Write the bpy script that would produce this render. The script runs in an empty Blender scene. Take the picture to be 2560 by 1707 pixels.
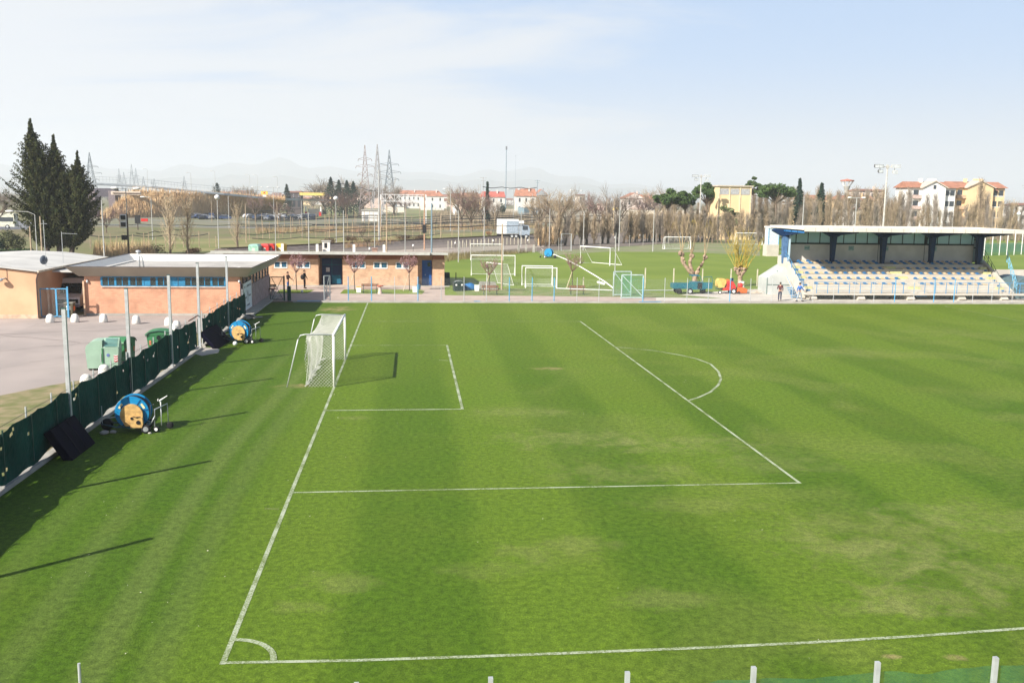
import bpy, bmesh, math, random
from mathutils import Vector, Matrix
R = math.radians
sc = bpy.context.scene
COL = sc.collection
# ---------------------------------------------------------------- camera
CP = Vector((3.5848, -17.0942, 8.7547))
yaw, pit, rol = 0.1077, 0.1511, 0.0140
FWD = Vector((math.sin(yaw)*math.cos(pit), math.cos(yaw)*math.cos(pit), -math.sin(pit)))
r0 = Vector((math.cos(yaw), -math.sin(yaw), 0)); u0 = r0.cross(FWD)
RT = math.cos(rol)*r0 + math.sin(rol)*u0
UP = -math.sin(rol)*r0 + math.cos(rol)*u0
F = 2154.9*2560/2352
cam = bpy.data.cameras.new('camera'); cam.sensor_width = 36; cam.lens = 36*F/2560
cam.clip_start = .1; cam.clip_end = 30000
co = bpy.data.objects.new('camera', cam); COL.objects.link(co)
mw = Matrix((RT, UP, -FWD)).transposed().to_4x4(); mw.translation = CP
co.matrix_world = mw; sc.camera = co
sc.render.resolution_x = 1024; sc.render.resolution_y = 682
# ---------------------------------------------------------------- world
SUN = Vector((-1.12, -.92, 1.0)).normalized()
w = bpy.data.worlds.new('World'); sc.world = w; w.use_nodes = True
nt = w.node_tree; nt.nodes.clear()
def nn(nt, t, **k):
    n = nt.nodes.new(t)
    for a, b in k.items():
        if a.startswith('i_'):
            key = a[2:]; key = int(key) if key.isdigit() else key.replace('_', ' ')
            if hasattr(b, 'links') or isinstance(b, bpy.types.NodeSocket): nt.links.new(b, n.inputs[key])
            else: n.inputs[key].default_value = b
        else: setattr(n, a, b)
    return n
def mix(nt, f, a, b, bt='MIX'):
    n = nt.nodes.new('ShaderNodeMix'); n.data_type = 'RGBA'; n.blend_type = bt
    for i, v in ((0, f), (6, a), (7, b)):
        if isinstance(v, bpy.types.NodeSocket): nt.links.new(v, n.inputs[i])
        else: n.inputs[i].default_value = v if i == 0 or len(v) == 4 else (*v, 1)
    return n.outputs[2]
def mth(nt, op, a, b=0., clamp=False):
    n = nt.nodes.new('ShaderNodeMath'); n.operation = op; n.use_clamp = clamp
    for i, v in ((0, a), (1, b)):
        if isinstance(v, bpy.types.NodeSocket): nt.links.new(v, n.inputs[i])
        else: n.inputs[i].default_value = v
    return n.outputs[0]
def ramp(nt, f, stops):
    n = nt.nodes.new('ShaderNodeMapRange'); nt.links.new(f, n.inputs[0])
    n.interpolation_type = 'SMOOTHSTEP'
    n.inputs[1].default_value, n.inputs[2].default_value, n.inputs[3].default_value, n.inputs[4].default_value = stops
    return n.outputs[0]
sky = nn(nt, 'ShaderNodeTexSky', sky_type='NISHITA', sun_disc=False, sun_elevation=math.asin(SUN.z),
         sun_rotation=math.atan2(SUN.x, SUN.y), air_density=1.0, dust_density=1.6, ozone_density=1.0, altitude=20)
tc = nn(nt, 'ShaderNodeTexCoord')
sep = nn(nt, 'ShaderNodeSeparateXYZ', i_0=tc.outputs['Generated'])
# flatten the view direction on to a cloud layer
zz = mth(nt, 'ADD', mth(nt, 'MAXIMUM', sep.outputs[2], 0), .16)
cx = mth(nt, 'DIVIDE', sep.outputs[0], zz); cy = mth(nt, 'DIVIDE', sep.outputs[1], zz)
cv = nn(nt, 'ShaderNodeCombineXYZ', i_0=cx, i_1=cy)
mp = nn(nt, 'ShaderNodeMapping', i_0=cv.outputs[0]); mp.inputs['Rotation'].default_value = (0, 0, R(28)); mp.inputs['Scale'].default_value = (.55, 1.15, 1)
n1 = nn(nt, 'ShaderNodeTexNoise', i_Vector=mp.outputs[0]); n1.inputs['Scale'].default_value = .8; n1.inputs['Detail'].default_value = 9; n1.inputs['Roughness'].default_value = .56; n1.inputs['Distortion'].default_value = .5
bias = mth(nt, 'MULTIPLY', sep.outputs[0], -.42)
cf = mth(nt, 'ADD', n1.outputs[0], bias)
cl = ramp(nt, cf, (.41, .60, 0.0, 1.0))
hz = ramp(nt, sep.outputs[2], (-.02, .15, .92, 0))
base = mix(nt, 1.0, sky.outputs[0], (1.20, 1.22, 1.26, 1), 'MULTIPLY')
hi = ramp(nt, sep.outputs[2], (.21, .33, 1, .0))
base = mix(nt, mth(nt, 'MULTIPLY', hi, .86), base, (3.3, 5.2, 8.3))
c1 = mix(nt, mth(nt, 'MULTIPLY', cl, hi), base, (6.9, 7.25, 7.8))
c2 = mix(nt, hz, c1, (6.1, 6.35, 6.6))
bg = nn(nt, 'ShaderNodeBackground', i_0=c2); bg.inputs[1].default_value = .058
nt.links.new(bg.outputs[0], nn(nt, 'ShaderNodeOutputWorld').inputs[0])
sl = bpy.data.lights.new('sun', 'SUN'); sl.energy = 5.0; sl.angle = R(.5); sl.color = (1, .945, .86)
so = bpy.data.objects.new('sun', sl); COL.objects.link(so)
so.rotation_euler = SUN.to_track_quat('Z', 'Y').to_euler(); so.location = (-60, -50, 60)
sc.view_settings.view_transform = 'Standard'; sc.view_settings.look = 'None'
sc.view_settings.exposure = 0.95; sc.view_settings.gamma = 1
sc.render.engine = 'CYCLES'
sc.cycles.volume_bounces = 1; sc.cycles.transparent_max_bounces = 24; sc.cycles.max_bounces = 6
# ---------------------------------------------------------------- ray helpers (photo pixel -> point of the place)
def ray(x, y): return FWD + RT*((x-1280)/F) - UP*((y-853.5)/F)
def at(x, y, z=0.): d = ray(x, y); return CP + d*((z-CP.z)/d.z)
def aty(x, y, Y): d = ray(x, y); return CP + d*((Y-CP.y)/d.y)
def atx(x, y, X): d = ray(x, y); return CP + d*((X-CP.x)/d.x)
def ztop(p, x, y): return aty(x, y, p[1]).z
# ---------------------------------------------------------------- materials
MC = {}
def M(name, col, rough=.8, var=.18, scale=3., metal=0., bump=0., bscale=40., col2=None, spec=.3, emis=None, alpha=None, det=5):
    if name in MC: return MC[name]
    m = bpy.data.materials.new(name); m.use_nodes = True; t = m.node_tree; b = t.nodes['Principled BSDF']
    b.inputs['Roughness'].default_value = rough; b.inputs['Metallic'].default_value = metal
    b.inputs['Specular IOR Level'].default_value = spec
    g = nn(t, 'ShaderNodeNewGeometry')
    n = nn(t, 'ShaderNodeTexNoise', i_Vector=g.outputs['Position']); n.inputs['Scale'].default_value = scale; n.inputs['Detail'].default_value = det
    if col2 is None: col2 = tuple(c*(1-var*1.6) for c in col)
    f = ramp(t, n.outputs[0], (.32, .68, 0, 1))
    t.links.new(mix(t, f, col2, col), b.inputs['Base Color'])
    if bump:
        n2 = nn(t, 'ShaderNodeTexNoise', i_Vector=g.outputs['Position']); n2.inputs['Scale'].default_value = bscale; n2.inputs['Detail'].default_value = 4
        bp = nn(t, 'ShaderNodeBump', i_Height=n2.outputs[0]); bp.inputs['Strength'].default_value = bump; bp.inputs['Distance'].default_value = .02
        t.links.new(bp.outputs[0], b.inputs['Normal'])
    if alpha is not None: b.inputs['Alpha'].default_value = alpha
    MC[name] = m; return m
def brick(name, c1, c2, mortar, sx=.25, sy=.065, stain=.2):
    m = bpy.data.materials.new(name); m.use_nodes = True; t = m.node_tree; b = t.nodes['Principled BSDF']
    b.inputs['Roughness'].default_value = .88; b.inputs['Specular IOR Level'].default_value = .2
    g = nn(t, 'ShaderNodeNewGeometry'); s = nn(t, 'ShaderNodeSeparateXYZ', i_0=g.outputs['Position'])
    v = nn(t, 'ShaderNodeCombineXYZ', i_0=mth(t, 'ADD', s.outputs[0], s.outputs[1]), i_1=s.outputs[2])
    k = nn(t, 'ShaderNodeTexBrick', i_Vector=v.outputs[0], i_Color1=(*c1, 1), i_Color2=(*c2, 1), i_Mortar=(*mortar, 1))
    k.inputs['Scale'].default_value = 1; k.inputs['Brick Width'].default_value = sx; k.inputs['Row Height'].default_value = sy; k.inputs['Mortar Size'].default_value = .006; k.inputs['Bias'].default_value = -.2
    n = nn(t, 'ShaderNodeTexNoise', i_Vector=v.outputs[0]); n.inputs['Scale'].default_value = 1.3; n.inputs['Detail'].default_value = 7
    n2 = nn(t, 'ShaderNodeTexNoise', i_Vector=v.outputs[0]); n2.inputs['Scale'].default_value = 3.1; n2.inputs['Detail'].default_value = 3
    c = mix(t, mth(t, 'MULTIPLY', ramp(t, n.outputs[0], (.42, .7, 0, 1)), stain), k.outputs[0], tuple(x*.55 for x in c2))
    c = mix(t, mth(t, 'MULTIPLY', ramp(t, n2.outputs[0], (.35, .7, 0, 1)), .25), c, c1)
    t.links.new(c, b.inputs['Base Color'])
    bp = nn(t, 'ShaderNodeBump', i_Height=k.outputs[1]); bp.inputs['Strength'].default_value = -.4; bp.inputs['Distance'].default_value = .01
    t.links.new(bp.outputs[0], b.inputs['Normal'])
    MC[name] = m; return m
def netmat(name, col, pitch, fill, kind='diamond', rough=.6):
    m = bpy.data.materials.new(name); m.use_nodes = True; t = m.node_tree; b = t.nodes['Principled BSDF']
    b.inputs['Base Color'].default_value = (*col, 1); b.inputs['Roughness'].default_value = rough
    g = nn(t, 'ShaderNodeNewGeometry'); s = nn(t, 'ShaderNodeSeparateXYZ', i_0=g.outputs['Position'])
    h = mth(t, 'ADD', s.outputs[0], s.outputs[1])
    if kind == 'diamond': a1, a2 = mth(t, 'ADD', h, s.outputs[2]), mth(t, 'SUBTRACT', h, s.outputs[2])
    else: a1, a2 = h, s.outputs[2]
    p1 = mth(t, 'FRACT', mth(t, 'DIVIDE', a1, pitch)); p2 = mth(t, 'FRACT', mth(t, 'DIVIDE', a2, pitch))
    al = mth(t, 'MAXIMUM', mth(t, 'LESS_THAN', p1, fill), mth(t, 'LESS_THAN', p2, fill))
    t.links.new(al, b.inputs['Alpha']); MC[name] = m; return m
def grassmat():
    m = bpy.data.materials.new('pitch_grass'); m.use_nodes = True; t = m.node_tree; b = t.nodes['Principled BSDF']
    b.inputs['Roughness'].default_value = .75; b.inputs['Specular IOR Level'].default_value = .15
    g = nn(t, 'ShaderNodeNewGeometry'); P = g.outputs['Position']; s = nn(t, 'ShaderNodeSeparateXYZ', i_0=P)
    X, Y = s.outputs[0], s.outputs[1]
    def noise(sc_, det=4, vec=P, rough=.55, st=None, dist=0):
        if st:
            mp = nn(t, 'ShaderNodeMapping', i_0=vec); mp.inputs['Scale'].default_value = st; vec = mp.outputs[0]
        n = nn(t, 'ShaderNodeTexNoise', i_Vector=vec); n.inputs['Scale'].default_value = sc_; n.inputs['Detail'].default_value = det; n.inputs['Roughness'].default_value = rough; n.inputs['Distortion'].default_value = dist
        return n.outputs[0]
    big = noise(.09, 5, dist=.6); mid = noise(.42, 6, dist=.4); mid2 = noise(1.1, 7, rough=.65, dist=.5); fine = noise(5.5, 7, rough=.72); blade = noise(26, 6, rough=.8)
    # mowing bands run away from the camera, so they follow X; slightly wandering
    wob = mth(t, 'MULTIPLY', mth(t, 'SUBTRACT', mid, .5), .9)
    xx = mth(t, 'ADD', X, wob)
    sn = mth(t, 'SINE', mth(t, 'MULTIPLY', mth(t, 'ADD', xx, 1.2), 2*math.pi/6.4))
    band = ramp(t, sn, (-.45, .45, 0, 1))
    c = mix(t, band, (.064, .126, .0050), (.096, .164, .0100))
    c = mix(t, mth(t, 'MULTIPLY', ramp(t, big, (.40, .66, 0, 1)), .30), c, (.110, .155, .013))
    # dry, yellower growth on the right half and in front of the box, deeper green on the left
    rt = ramp(t, X, (-4, 20, 0, 1))
    dry = mth(t, 'MULTIPLY', ramp(t, noise(.16, 6, dist=.8), (.48, .66, 0, 1)), rt)
    c = mix(t, mth(t, 'MULTIPLY', dry, .42), c, (.165, .200, .040))
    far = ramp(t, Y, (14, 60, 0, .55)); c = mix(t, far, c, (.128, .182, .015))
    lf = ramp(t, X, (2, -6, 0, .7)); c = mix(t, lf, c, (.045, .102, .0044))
    def spot(px, py, rx, ry, amt, col, rz=0):
        nonlocal c
        dx = mth(t, 'DIVIDE', mth(t, 'SUBTRACT', X, px), rx); dy = mth(t, 'DIVIDE', mth(t, 'SUBTRACT', Y, py), ry)
        d = mth(t, 'ADD', mth(t, 'MULTIPLY', dx, dx), mth(t, 'MULTIPLY', dy, dy))
        d = mth(t, 'ADD', d, mth(t, 'MULTIPLY', mth(t, 'SUBTRACT', mid2, .5), 5.5))
        d = mth(t, 'ADD', d, mth(t, 'MULTIPLY', mth(t, 'SUBTRACT', fine, .5), 2.6))
        c = mix(t, ramp(t, d, (1.3, -.5, 0, amt*.85)), c, col)
    pale = (.195, .220, .062); straw = (.30, .24, .11)
    for x, y, rx, ry, a, q in SPOTS: spot(x, y, rx, ry, a, (pale, straw)[q])
    # worn wheel tracks beside the goal line
    for ox, am in ((-3.9, .28), (-2.3, .38), (-1.2, .25), (-5.4, .18)):
        d = mth(t, 'ABSOLUTE', mth(t, 'SUBTRACT', mth(t, 'ADD', X, mth(t, 'MULTIPLY', mth(t, 'SINE', mth(t, 'MULTIPLY', Y, .13)), .5)), ox))
        c = mix(t, mth(t, 'MULTIPLY', ramp(t, d, (.55, .1, 0, am)), ramp(t, Y, (44, 30, 0, 1))), c, (.145, .185, .050))
    c = mix(t, mth(t, 'MULTIPLY', ramp(t, mid, (.45, .75, 0, 1)), .20), c, (.110, .150, .014))
    v = mix(t, ramp(t, fine, (.30, .70, 0, 1)), (.52, .55, .5), (1.36, 1.32, 1.4)); c = mix(t, .8, c, v, 'MULTIPLY')
    v = mix(t, ramp(t, blade, (.32, .68, 0, 1)), (.46, .48, .45), (1.5, 1.46, 1.5)); c = mix(t, .75, c, v, 'MULTIPLY')
    t.links.new(c, b.inputs['Base Color'])
    bp = nn(t, 'ShaderNodeBump', i_Height=blade); bp.inputs['Strength'].default_value = .7; bp.inputs['Distance'].default_value = .03
    bp2 = nn(t, 'ShaderNodeBump', i_Height=fine, i_Normal=bp.outputs[0]); bp2.inputs['Strength'].default_value = .5; bp2.inputs['Distance'].default_value = .06
    t.links.new(bp2.outputs[0], b.inputs['Normal'])
    MC['pitch_grass'] = m; return m
def paintmat(name, amt, g2=(.11, .15, .04)):
    m = bpy.data.materials.new(name); m.use_nodes = True; t = m.node_tree; b = t.nodes['Principled BSDF']; b.inputs['Roughness'].default_value = .9
    g = nn(t, 'ShaderNodeNewGeometry')
    n = nn(t, 'ShaderNodeTexNoise', i_Vector=g.outputs['Position']); n.inputs['Scale'].default_value = 22; n.inputs['Detail'].default_value = 6; n.inputs['Roughness'].default_value = .8
    n2 = nn(t, 'ShaderNodeTexNoise', i_Vector=g.outputs['Position']); n2.inputs['Scale'].default_value = 1.1; n2.inputs['Detail'].default_value = 3
    f = mth(t, 'ADD', n.outputs[0], mth(t, 'MULTIPLY', mth(t, 'SUBTRACT', n2.outputs[0], .5), .5))
    f = ramp(t, f, (.5-amt, .62-amt*.4, 0, 1))
    t.links.new(mix(t, f, g2, (.33, .37, .26)), b.inputs['Base Color']); MC[name] = m; return m
# ---------------------------------------------------------------- mesh builder
class MB:
    def __init__(s): s.v = []; s.f = []
    def add(s, vs, fs):
        o = len(s.v); s.v += [tuple(p) for p in vs]; s.f += [tuple(i+o for i in q) for q in fs]; return s
    def hexa(s, p): return s.add(p, [(0, 3, 2, 1), (4, 5, 6, 7), (0, 1, 5, 4), (1, 2, 6, 5), (2, 3, 7, 6), (3, 0, 4, 7)])
    def box(s, x0, x1, y0, y1, z0, z1):
        return s.hexa([(x0, y0, z0), (x1, y0, z0), (x1, y1, z0), (x0, y1, z0), (x0, y0, z1), (x1, y0, z1), (x1, y1, z1), (x0, y1, z1)])
    def cb(s, c, d, rz=0, mat=None):
        m = Matrix.Rotation(rz, 3, 'Z') if mat is None else mat
        ps = [Vector(c)+m @ Vector((a*d[0]/2, b*d[1]/2, e*d[2]/2)) for e in (-1, 1) for a, b in ((-1, -1), (1, -1), (1, 1), (-1, 1))]
        return s.hexa(ps)
    def bar(s, p, q, w, h=None, up=(0, 0, 1)):
        h = h or w; p, q = Vector(p), Vector(q); d = (q-p).normalized(); u = Vector(up)
        if abs(d.dot(u)) > .98: u = Vector((0, 1, 0))
        a = d.cross(u).normalized()*w/2; b = a.normalized().cross(d)*h/2
        return s.hexa([p-a-b, p+a-b, p+a+b, p-a+b, q-a-b, q+a-b, q+a+b, q-a+b])
    def tube(s, pts, rs, n=6, cap=True):
        pts = [Vector(p) for p in pts]
        if not hasattr(rs, '__len__'): rs = [rs]*len(pts)
        o = len(s.v); k = len(pts)
        for i, p in enumerate(pts):
            d = (pts[min(i+1, k-1)]-pts[max(i-1, 0)]).normalized()
            a = d.cross(Vector((0, 0, 1)) if abs(d.z) < .9 else Vector((1, 0, 0))).normalized(); b = d.cross(a)
            for j in range(n):
                t = 2*math.pi*j/n; s.v.append(tuple(p+a*(rs[i]*math.cos(t))+b*(rs[i]*math.sin(t))))
        for i in range(k-1):
            for j in range(n):
                s.f.append((o+i*n+j, o+i*n+(j+1) % n, o+(i+1)*n+(j+1) % n, o+(i+1)*n+j))
        if cap: s.f.append(tuple(o+j for j in range(n))[::-1]); s.f.append(tuple(o+(k-1)*n+j for j in range(n)))
        return s
    def lathe(s, prof, n=20, c=(0, 0, 0), mat=None):
        o = len(s.v); c = Vector(c); m = mat or Matrix.Identity(3)
        for r, z in prof:
            for j in range(n):
                t = 2*math.pi*j/n; s.v.append(tuple(c+m @ Vector((r*math.cos(t), r*math.sin(t), z))))
        for i in range(len(prof)-1):
            for j in range(n): s.f.append((o+i*n+j, o+i*n+(j+1) % n, o+(i+1)*n+(j+1) % n, o+(i+1)*n+j))
        s.f.append(tuple(o+j for j in range(n))[::-1]); s.f.append(tuple(o+(len(prof)-1)*n+j for j in range(n)))
        return s
    def prism(s, poly, a, b, ax='y'):
        g = {'y': lambda p, t: (p[0], t, p[1]), 'x': lambda p, t: (t, p[0], p[1]), 'z': lambda p, t: (p[0], p[1], t)}[ax]
        n = len(poly); vs = [g(p, a) for p in poly]+[g(p, b) for p in poly]
        return s.add(vs, [tuple(range(n)), tuple(range(2*n-1, n-1, -1))]+[(i, i+n, (i+1) % n+n, (i+1) % n) for i in range(n)])
    def ell(s, c, r, n=10, m=7, rnd=0, rg=None):
        o = len(s.v); c = Vector(c)
        for i in range(m+1):
            a = math.pi*i/m
            for j in range(n):
                t = 2*math.pi*j/n; q = 1+(rg.uniform(-rnd, rnd) if rg else 0)
                s.v.append((c.x+q*r[0]*math.sin(a)*math.cos(t), c.y+q*r[1]*math.sin(a)*math.sin(t), c.z+q*r[2]*math.cos(a)))
        for i in range(m):
            for j in range(n): s.f.append((o+i*n+j, o+(i+1)*n+j, o+(i+1)*n+(j+1) % n, o+i*n+(j+1) % n))
        return s
    def leaves(s, c, r, n, size, rg, shell=.5, up=0):
        c = Vector(c)
        for _ in range(n):
            d = Vector((rg.gauss(0, 1), rg.gauss(0, 1), rg.gauss(0, 1))).normalized()
            k = rg.random()**shell
            p = c+Vector((d.x*r[0], d.y*r[1], d.z*r[2]))*k
            a = Vector((rg.gauss(0, 1), rg.gauss(0, 1), rg.gauss(0, 1)+up)).normalized()
            b = a.cross(Vector((rg.gauss(0, 1), rg.gauss(0, 1), rg.gauss(0, 1)))).normalized()
            z = size*rg.uniform(.6, 1.4); a = a*z; b = b*z*.5
            s.add([p-a*.5-b*.5, p-a*.5+b*.5, p+a*.5+b*.35, p+a*.5-b*.35], [(0, 1, 2, 3)])
        return s
    def sheet(s, pts, z=0.): return s.add([(p[0], p[1], z) for p in pts], [tuple(range(len(pts)))])
    def build(s, name, mat, parent=None, world=False, smooth=False, loc=None):
        me = bpy.data.meshes.new(name); o = bpy.data.objects.new(name, me)
        off = Vector((0, 0, 0))
        if parent is not None and world: off = Vector(parent['_loc'])
        if parent is None and loc is None and s.v:
            xs = [v[0] for v in s.v]; ys = [v[1] for v in s.v]; off = Vector(((min(xs)+max(xs))/2, (min(ys)+max(ys))/2, min(v[2] for v in s.v)))
            o.location = off
        if loc is not None: off = Vector(loc); o.location = off
        me.from_pydata([(v[0]-off.x, v[1]-off.y, v[2]-off.z) for v in s.v], [], s.f); me.update()
        me.materials.append(mat)
        if smooth:
            for p in me.polygons: p.use_smooth = True
        COL.objects.link(o)
        if parent is not None: o.parent = parent
        return o
def tag(o, label=None, cat=None, group=None, kind=None):
    if label: o['label'] = label
    if cat: o['category'] = cat
    if group: o['group'] = group
    if kind: o['kind'] = kind
    return o
def thing(name, label, cat, loc=(0, 0, 0), rz=0, group=None):
    o = bpy.data.objects.new(name, None); COL.objects.link(o); o.empty_display_size = .2
    o.location = loc; o.rotation_euler = (0, 0, rz); o['_loc'] = tuple(loc)
    return tag(o, label, cat, group)
def dup(root, loc, rz=0, label=None, group=None, sc_=1.):
    r = root.copy(); COL.objects.link(r); r.location = loc; r.rotation_euler = (0, 0, rz); r.scale = (sc_,)*3 if not hasattr(sc_, '__len__') else sc_
    if label: r['label'] = label
    if group: r['group'] = group
    for ch in list(root.children):
        c = ch.copy(); COL.objects.link(c); c.parent = r
        for g in list(ch.children):
            d = g.copy(); COL.objects.link(d); d.parent = c
    return r
def struct(name, mb, mat, smooth=False): return tag(mb.build(name, mat, smooth=smooth), kind='structure')
def patch(name, px, mat, z): # ground sheet outlined by points of the photo projected on the ground
    return struct(name, MB().sheet([at(x, y, 0) for x, y in px], z), mat)
def S_(x, y): p = at(x, y); return p.x, p.y
SPOTS = []
for x, y, rx, ry, a, q in [(1365, 921, .9, .5, .9, 1), (1290, 1030, 2.6, 1.0, .5, 0), (1420, 1095, 3.0, 1.6, .6, 0), (1700, 1110, 3.4, 1.5, .6, 0), (1540, 1180, 3.0, 1.3, .45, 0),
                           (845, 773, 1.3, 2.0, .9, 1), (880, 1045, .8, .35, .6, 0), (2390, 1643, .25, .14, .9, 1), (2230, 1640, .2, .1, .8, 1), (2200, 1390, 2.2, 1.5, .7, 0), (2300, 1500, 1.8, 1.0, .8, 0),
                           (1400, 1370, 1.6, .9, .5, 0), (850, 1450, 1.0, .7, .5, 0), (760, 1515, .7, .5, .5, 0), (2420, 1290, 2.5, 1.5, .55, 0), (730, 965, .9, .6, .7, 1), (1950, 1160, 2.5, 1.3, .4, 0), (2110, 880, 4, 2.4, .35, 0), (2350, 830, 4, 3, .3, 0),
                           (2190, 1330, 3.2, 2.0, .5, 0), (1650, 1500, 1.2, .8, .45, 0), (1240, 1420, 1.4, .6, .35, 0), (2460, 1440, 1.5, 1.2, .6, 0), (1750, 1260, 2.2, .9, .35, 0), (2150, 1520, 1.4, .5, .5, 0)]:
    px, py = S_(x, y); SPOTS.append((px, py, rx, ry, a, q))
GR = grassmat()
DRY = M('dry_meadow', (.125, .135, .048), .95, scale=.05, col2=(.17, .135, .075), det=9)
PATH = M('pink_asphalt', (.42, .33, .28), .9, .1, .7, bump=.2)
CONC = M('concrete', (.38, .36, .32), .85, .14, 1.6, bump=.25, bscale=14)
PALEC = M('pale_paving', (.50, .46, .40), .85, .1, .8, bump=.15)
PARK = M('parking_asphalt', (.35, .30, .275), .95, .16, .35, bump=.5, bscale=30, col2=(.30, .26, .24), det=12)
FIELD2 = M('practice_grass', (.150, .200, .026), .85, scale=.12, col2=(.118, .170, .018), bump=.3, bscale=6, det=8)
WORN = M('worn_grass', (.155, .19, .075), .9, scale=.2, col2=(.21, .20, .12), det=8)
BALL = M('ballast', (.20, .165, .14), .95, .2, 2, det=8)
ROADM = M('road_asphalt', (.19, .195, .205), .85, .12, .3)
GALV = M('galvanised_steel', (.50, .52, .52), .45, .1, 5, metal=.35)
WHITE = M('white_paint', (.80, .79, .75), .45, .06, 2, spec=.5)
DKGREEN = M('dark_green_paint', (.02, .07, .055), .5)
BLUEP = M('light_blue_paint', (.10, .34, .56), .5, .12)
NAVY = M('navy_paint', (.007, .028, .085), .5, .12)
BLACK = M('black_rubber', (.016, .016, .018), .7, spec=.3)
RUST = M('rusty_pipe', (.20, .08, .05), .8)
WOOD = M('weathered_wood', (.30, .22, .15), .85, .2, 4)
DWOOD = M('brown_bench_wood', (.20, .085, .045), .7)
RED = M('red_paint', (.52, .03, .025), .45, .12); YEL = M('yellow_paint', (.70, .42, .03), .5, .12); ORG = M('orange_paint', (.62, .12, .02), .5, .12)

# ---- ground and paving
struct('ground', MB().sheet([(-14000, -200), (14000, -200), (14000, 18000), (-14000, 18000)], -.03), DRY)
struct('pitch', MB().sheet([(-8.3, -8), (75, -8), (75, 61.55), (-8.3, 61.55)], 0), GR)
struct('parking_area', MB().sheet([(-60, 20), (-14.8, 20), (-12.0, 26.0), (-9.6, 30), (-8.7, 31), (-8.7, 53.2), (-60, 53.2)], -.006), PARK)
vg = M('weedy_verge', (.13, .145, .045), .95, scale=1.2, col2=(.28, .22, .13), bump=.6, bscale=12, det=8)
struct('verge', MB().sheet([(-70, -8), (-8.6, -8), (-8.6, 31.5), (-10.6, 30), (-13, 27), (-15, 23.5), (-22, 21), (-70, 21)], -.001), vg)
struct('verge', MB().sheet([(-9.6, 37.6), (-8.9, 37.6), (-8.9, 53.0), (-10.2, 53.0), (-10.0, 44)], 0.0), vg)
patch('path', [(640, 753), (2700, 759), (2700, 735), (1900, 727), (1500, 722), (1112, 723), (1112, 700), (640, 700)], PATH, -.004)
patch('paved_apron', [(1640, 752), (2700, 757), (2700, 700), (1850, 724), (1640, 742)], PALEC, 0.002)
patch('practice_field', [(1112, 738), (1112, 650), (1150, 640), (1340, 628), (1520, 620), (1700, 608), (1900, 593), (2650, 600), (2650, 727), (1820, 728), (1760, 738), (1640, 742)], FIELD2, .001)
patch('lawn_strip', [(1143, 737), (1810, 746), (1500, 720), (1135, 722)], M('trampled_grass', (.115, .17, .035), .9, scale=.7, col2=(.19, .19, .08), bump=.4, bscale=10), .004)
patch('lawn_bed', [(850, 734), (1055, 735), (1062, 728), (1050, 724), (860, 724)], FIELD2, .006)
patch('lawn_bed', [(690, 733), (768, 733), (786, 725), (700, 724)], FIELD2, .006)
patch('worn_touchline', [(1360, 640), (1340, 628), (1520, 619), (1700, 607), (1900, 593), (1900, 640), (1740, 631), (1520, 629)], WORN, .005)
patch('railway_ballast', [(560, 636), (900, 621), (1100, 612), (1340, 598), (1360, 592), (1340, 585), (1100, 600), (900, 611), (560, 626)], M('dark_ballast', (.15, .125, .11), .95, .2, 1.5), .004)
patch('railway_margin', [(650, 646), (900, 640), (1112, 650), (1340, 628), (1560, 616), (1900, 592), (1900, 560), (1500, 580), (1340, 598), (900, 621), (560, 640)], BALL, 0.0)
patch('gravel_strip', [(900, 640), (1112, 640), (1200, 628), (1360, 618), (1360, 611), (1100, 620), (900, 630)], M('pale_gravel', (.38, .32, .27), .95), .003)
patch('meadow', [(230, 640), (560, 632), (1000, 608), (1330, 590), (1330, 575), (1000, 590), (600, 596), (230, 600)], M('green_meadow', (.23, .20, .09), .95, scale=.11, col2=(.145, .16, .05), det=10), .001)
patch('meadow', [(600, 555), (1100, 545), (1100, 520), (800, 504), (600, 500)], M('far_meadow', (.17, .20, .07), .95, scale=.04, col2=(.22, .19, .10), det=8), .001)
patch('rail_yard', [(220, 566), (640, 572), (1340, 583), (1900, 572), (1900, 545), (1300, 548), (640, 545), (220, 540)], M('yard_ballast', (.20, .18, .14), .95, scale=.08, col2=(.14, .15, .07), det=10), .002)
patch('road', [(-60, 575), (230, 572), (230, 548), (-60, 556)], ROADM, .004)
patch('road', [(-60, 668), (60, 664), (170, 650), (170, 640), (60, 646), (-60, 650)], M('pale_road', (.42, .39, .36), .9), .005)
for a, b in (((230, 548), (640, 556)), ((640, 556), (1000, 570)), ((220, 560), (900, 575)), ((640, 547), (1340, 566)), ((1000, 560), (1900, 560)), ((1100, 570), (1900, 568)), ((300, 541), (1100, 552))):
    p, q = at(*a), at(*b); n = Vector((p.y-q.y, q.x-p.x, 0)).normalized()*1.6
    struct('railway_track', MB().sheet([p-n, q-n, q+n, p+n], .012), M('steel_track', (.23, .24, .26), .5, .25, 1.2, metal=.3))
# ballast bank carrying the near railway line, with its rails
bk = MB(); ra = MB()
L0, L1 = at(560, 630), at(1345, 591); dL = (L1-L0).normalized(); nL = Vector((dL.y, -dL.x, 0))
bk.hexa([L0+nL*2.8, L1+nL*2.8, L1-nL*2.8, L0-nL*2.8, L0+nL*1.7+Vector((0, 0, .45)), L1+nL*1.7+Vector((0, 0, .45)), L1-nL*1.7+Vector((0, 0, .45)), L0-nL*1.7+Vector((0, 0, .45))])
struct('railway_embankment', bk, M('dark_ballast', (.085, .065, .06)))
for k in (-.75, .75): ra.bar(L0+nL*k+Vector((0, 0, .53)), L1+nL*k+Vector((0, 0, .53)), .09, .15)
struct('railway_rails', ra, M('rusty_rail', (.10, .055, .04), .6))

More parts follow.
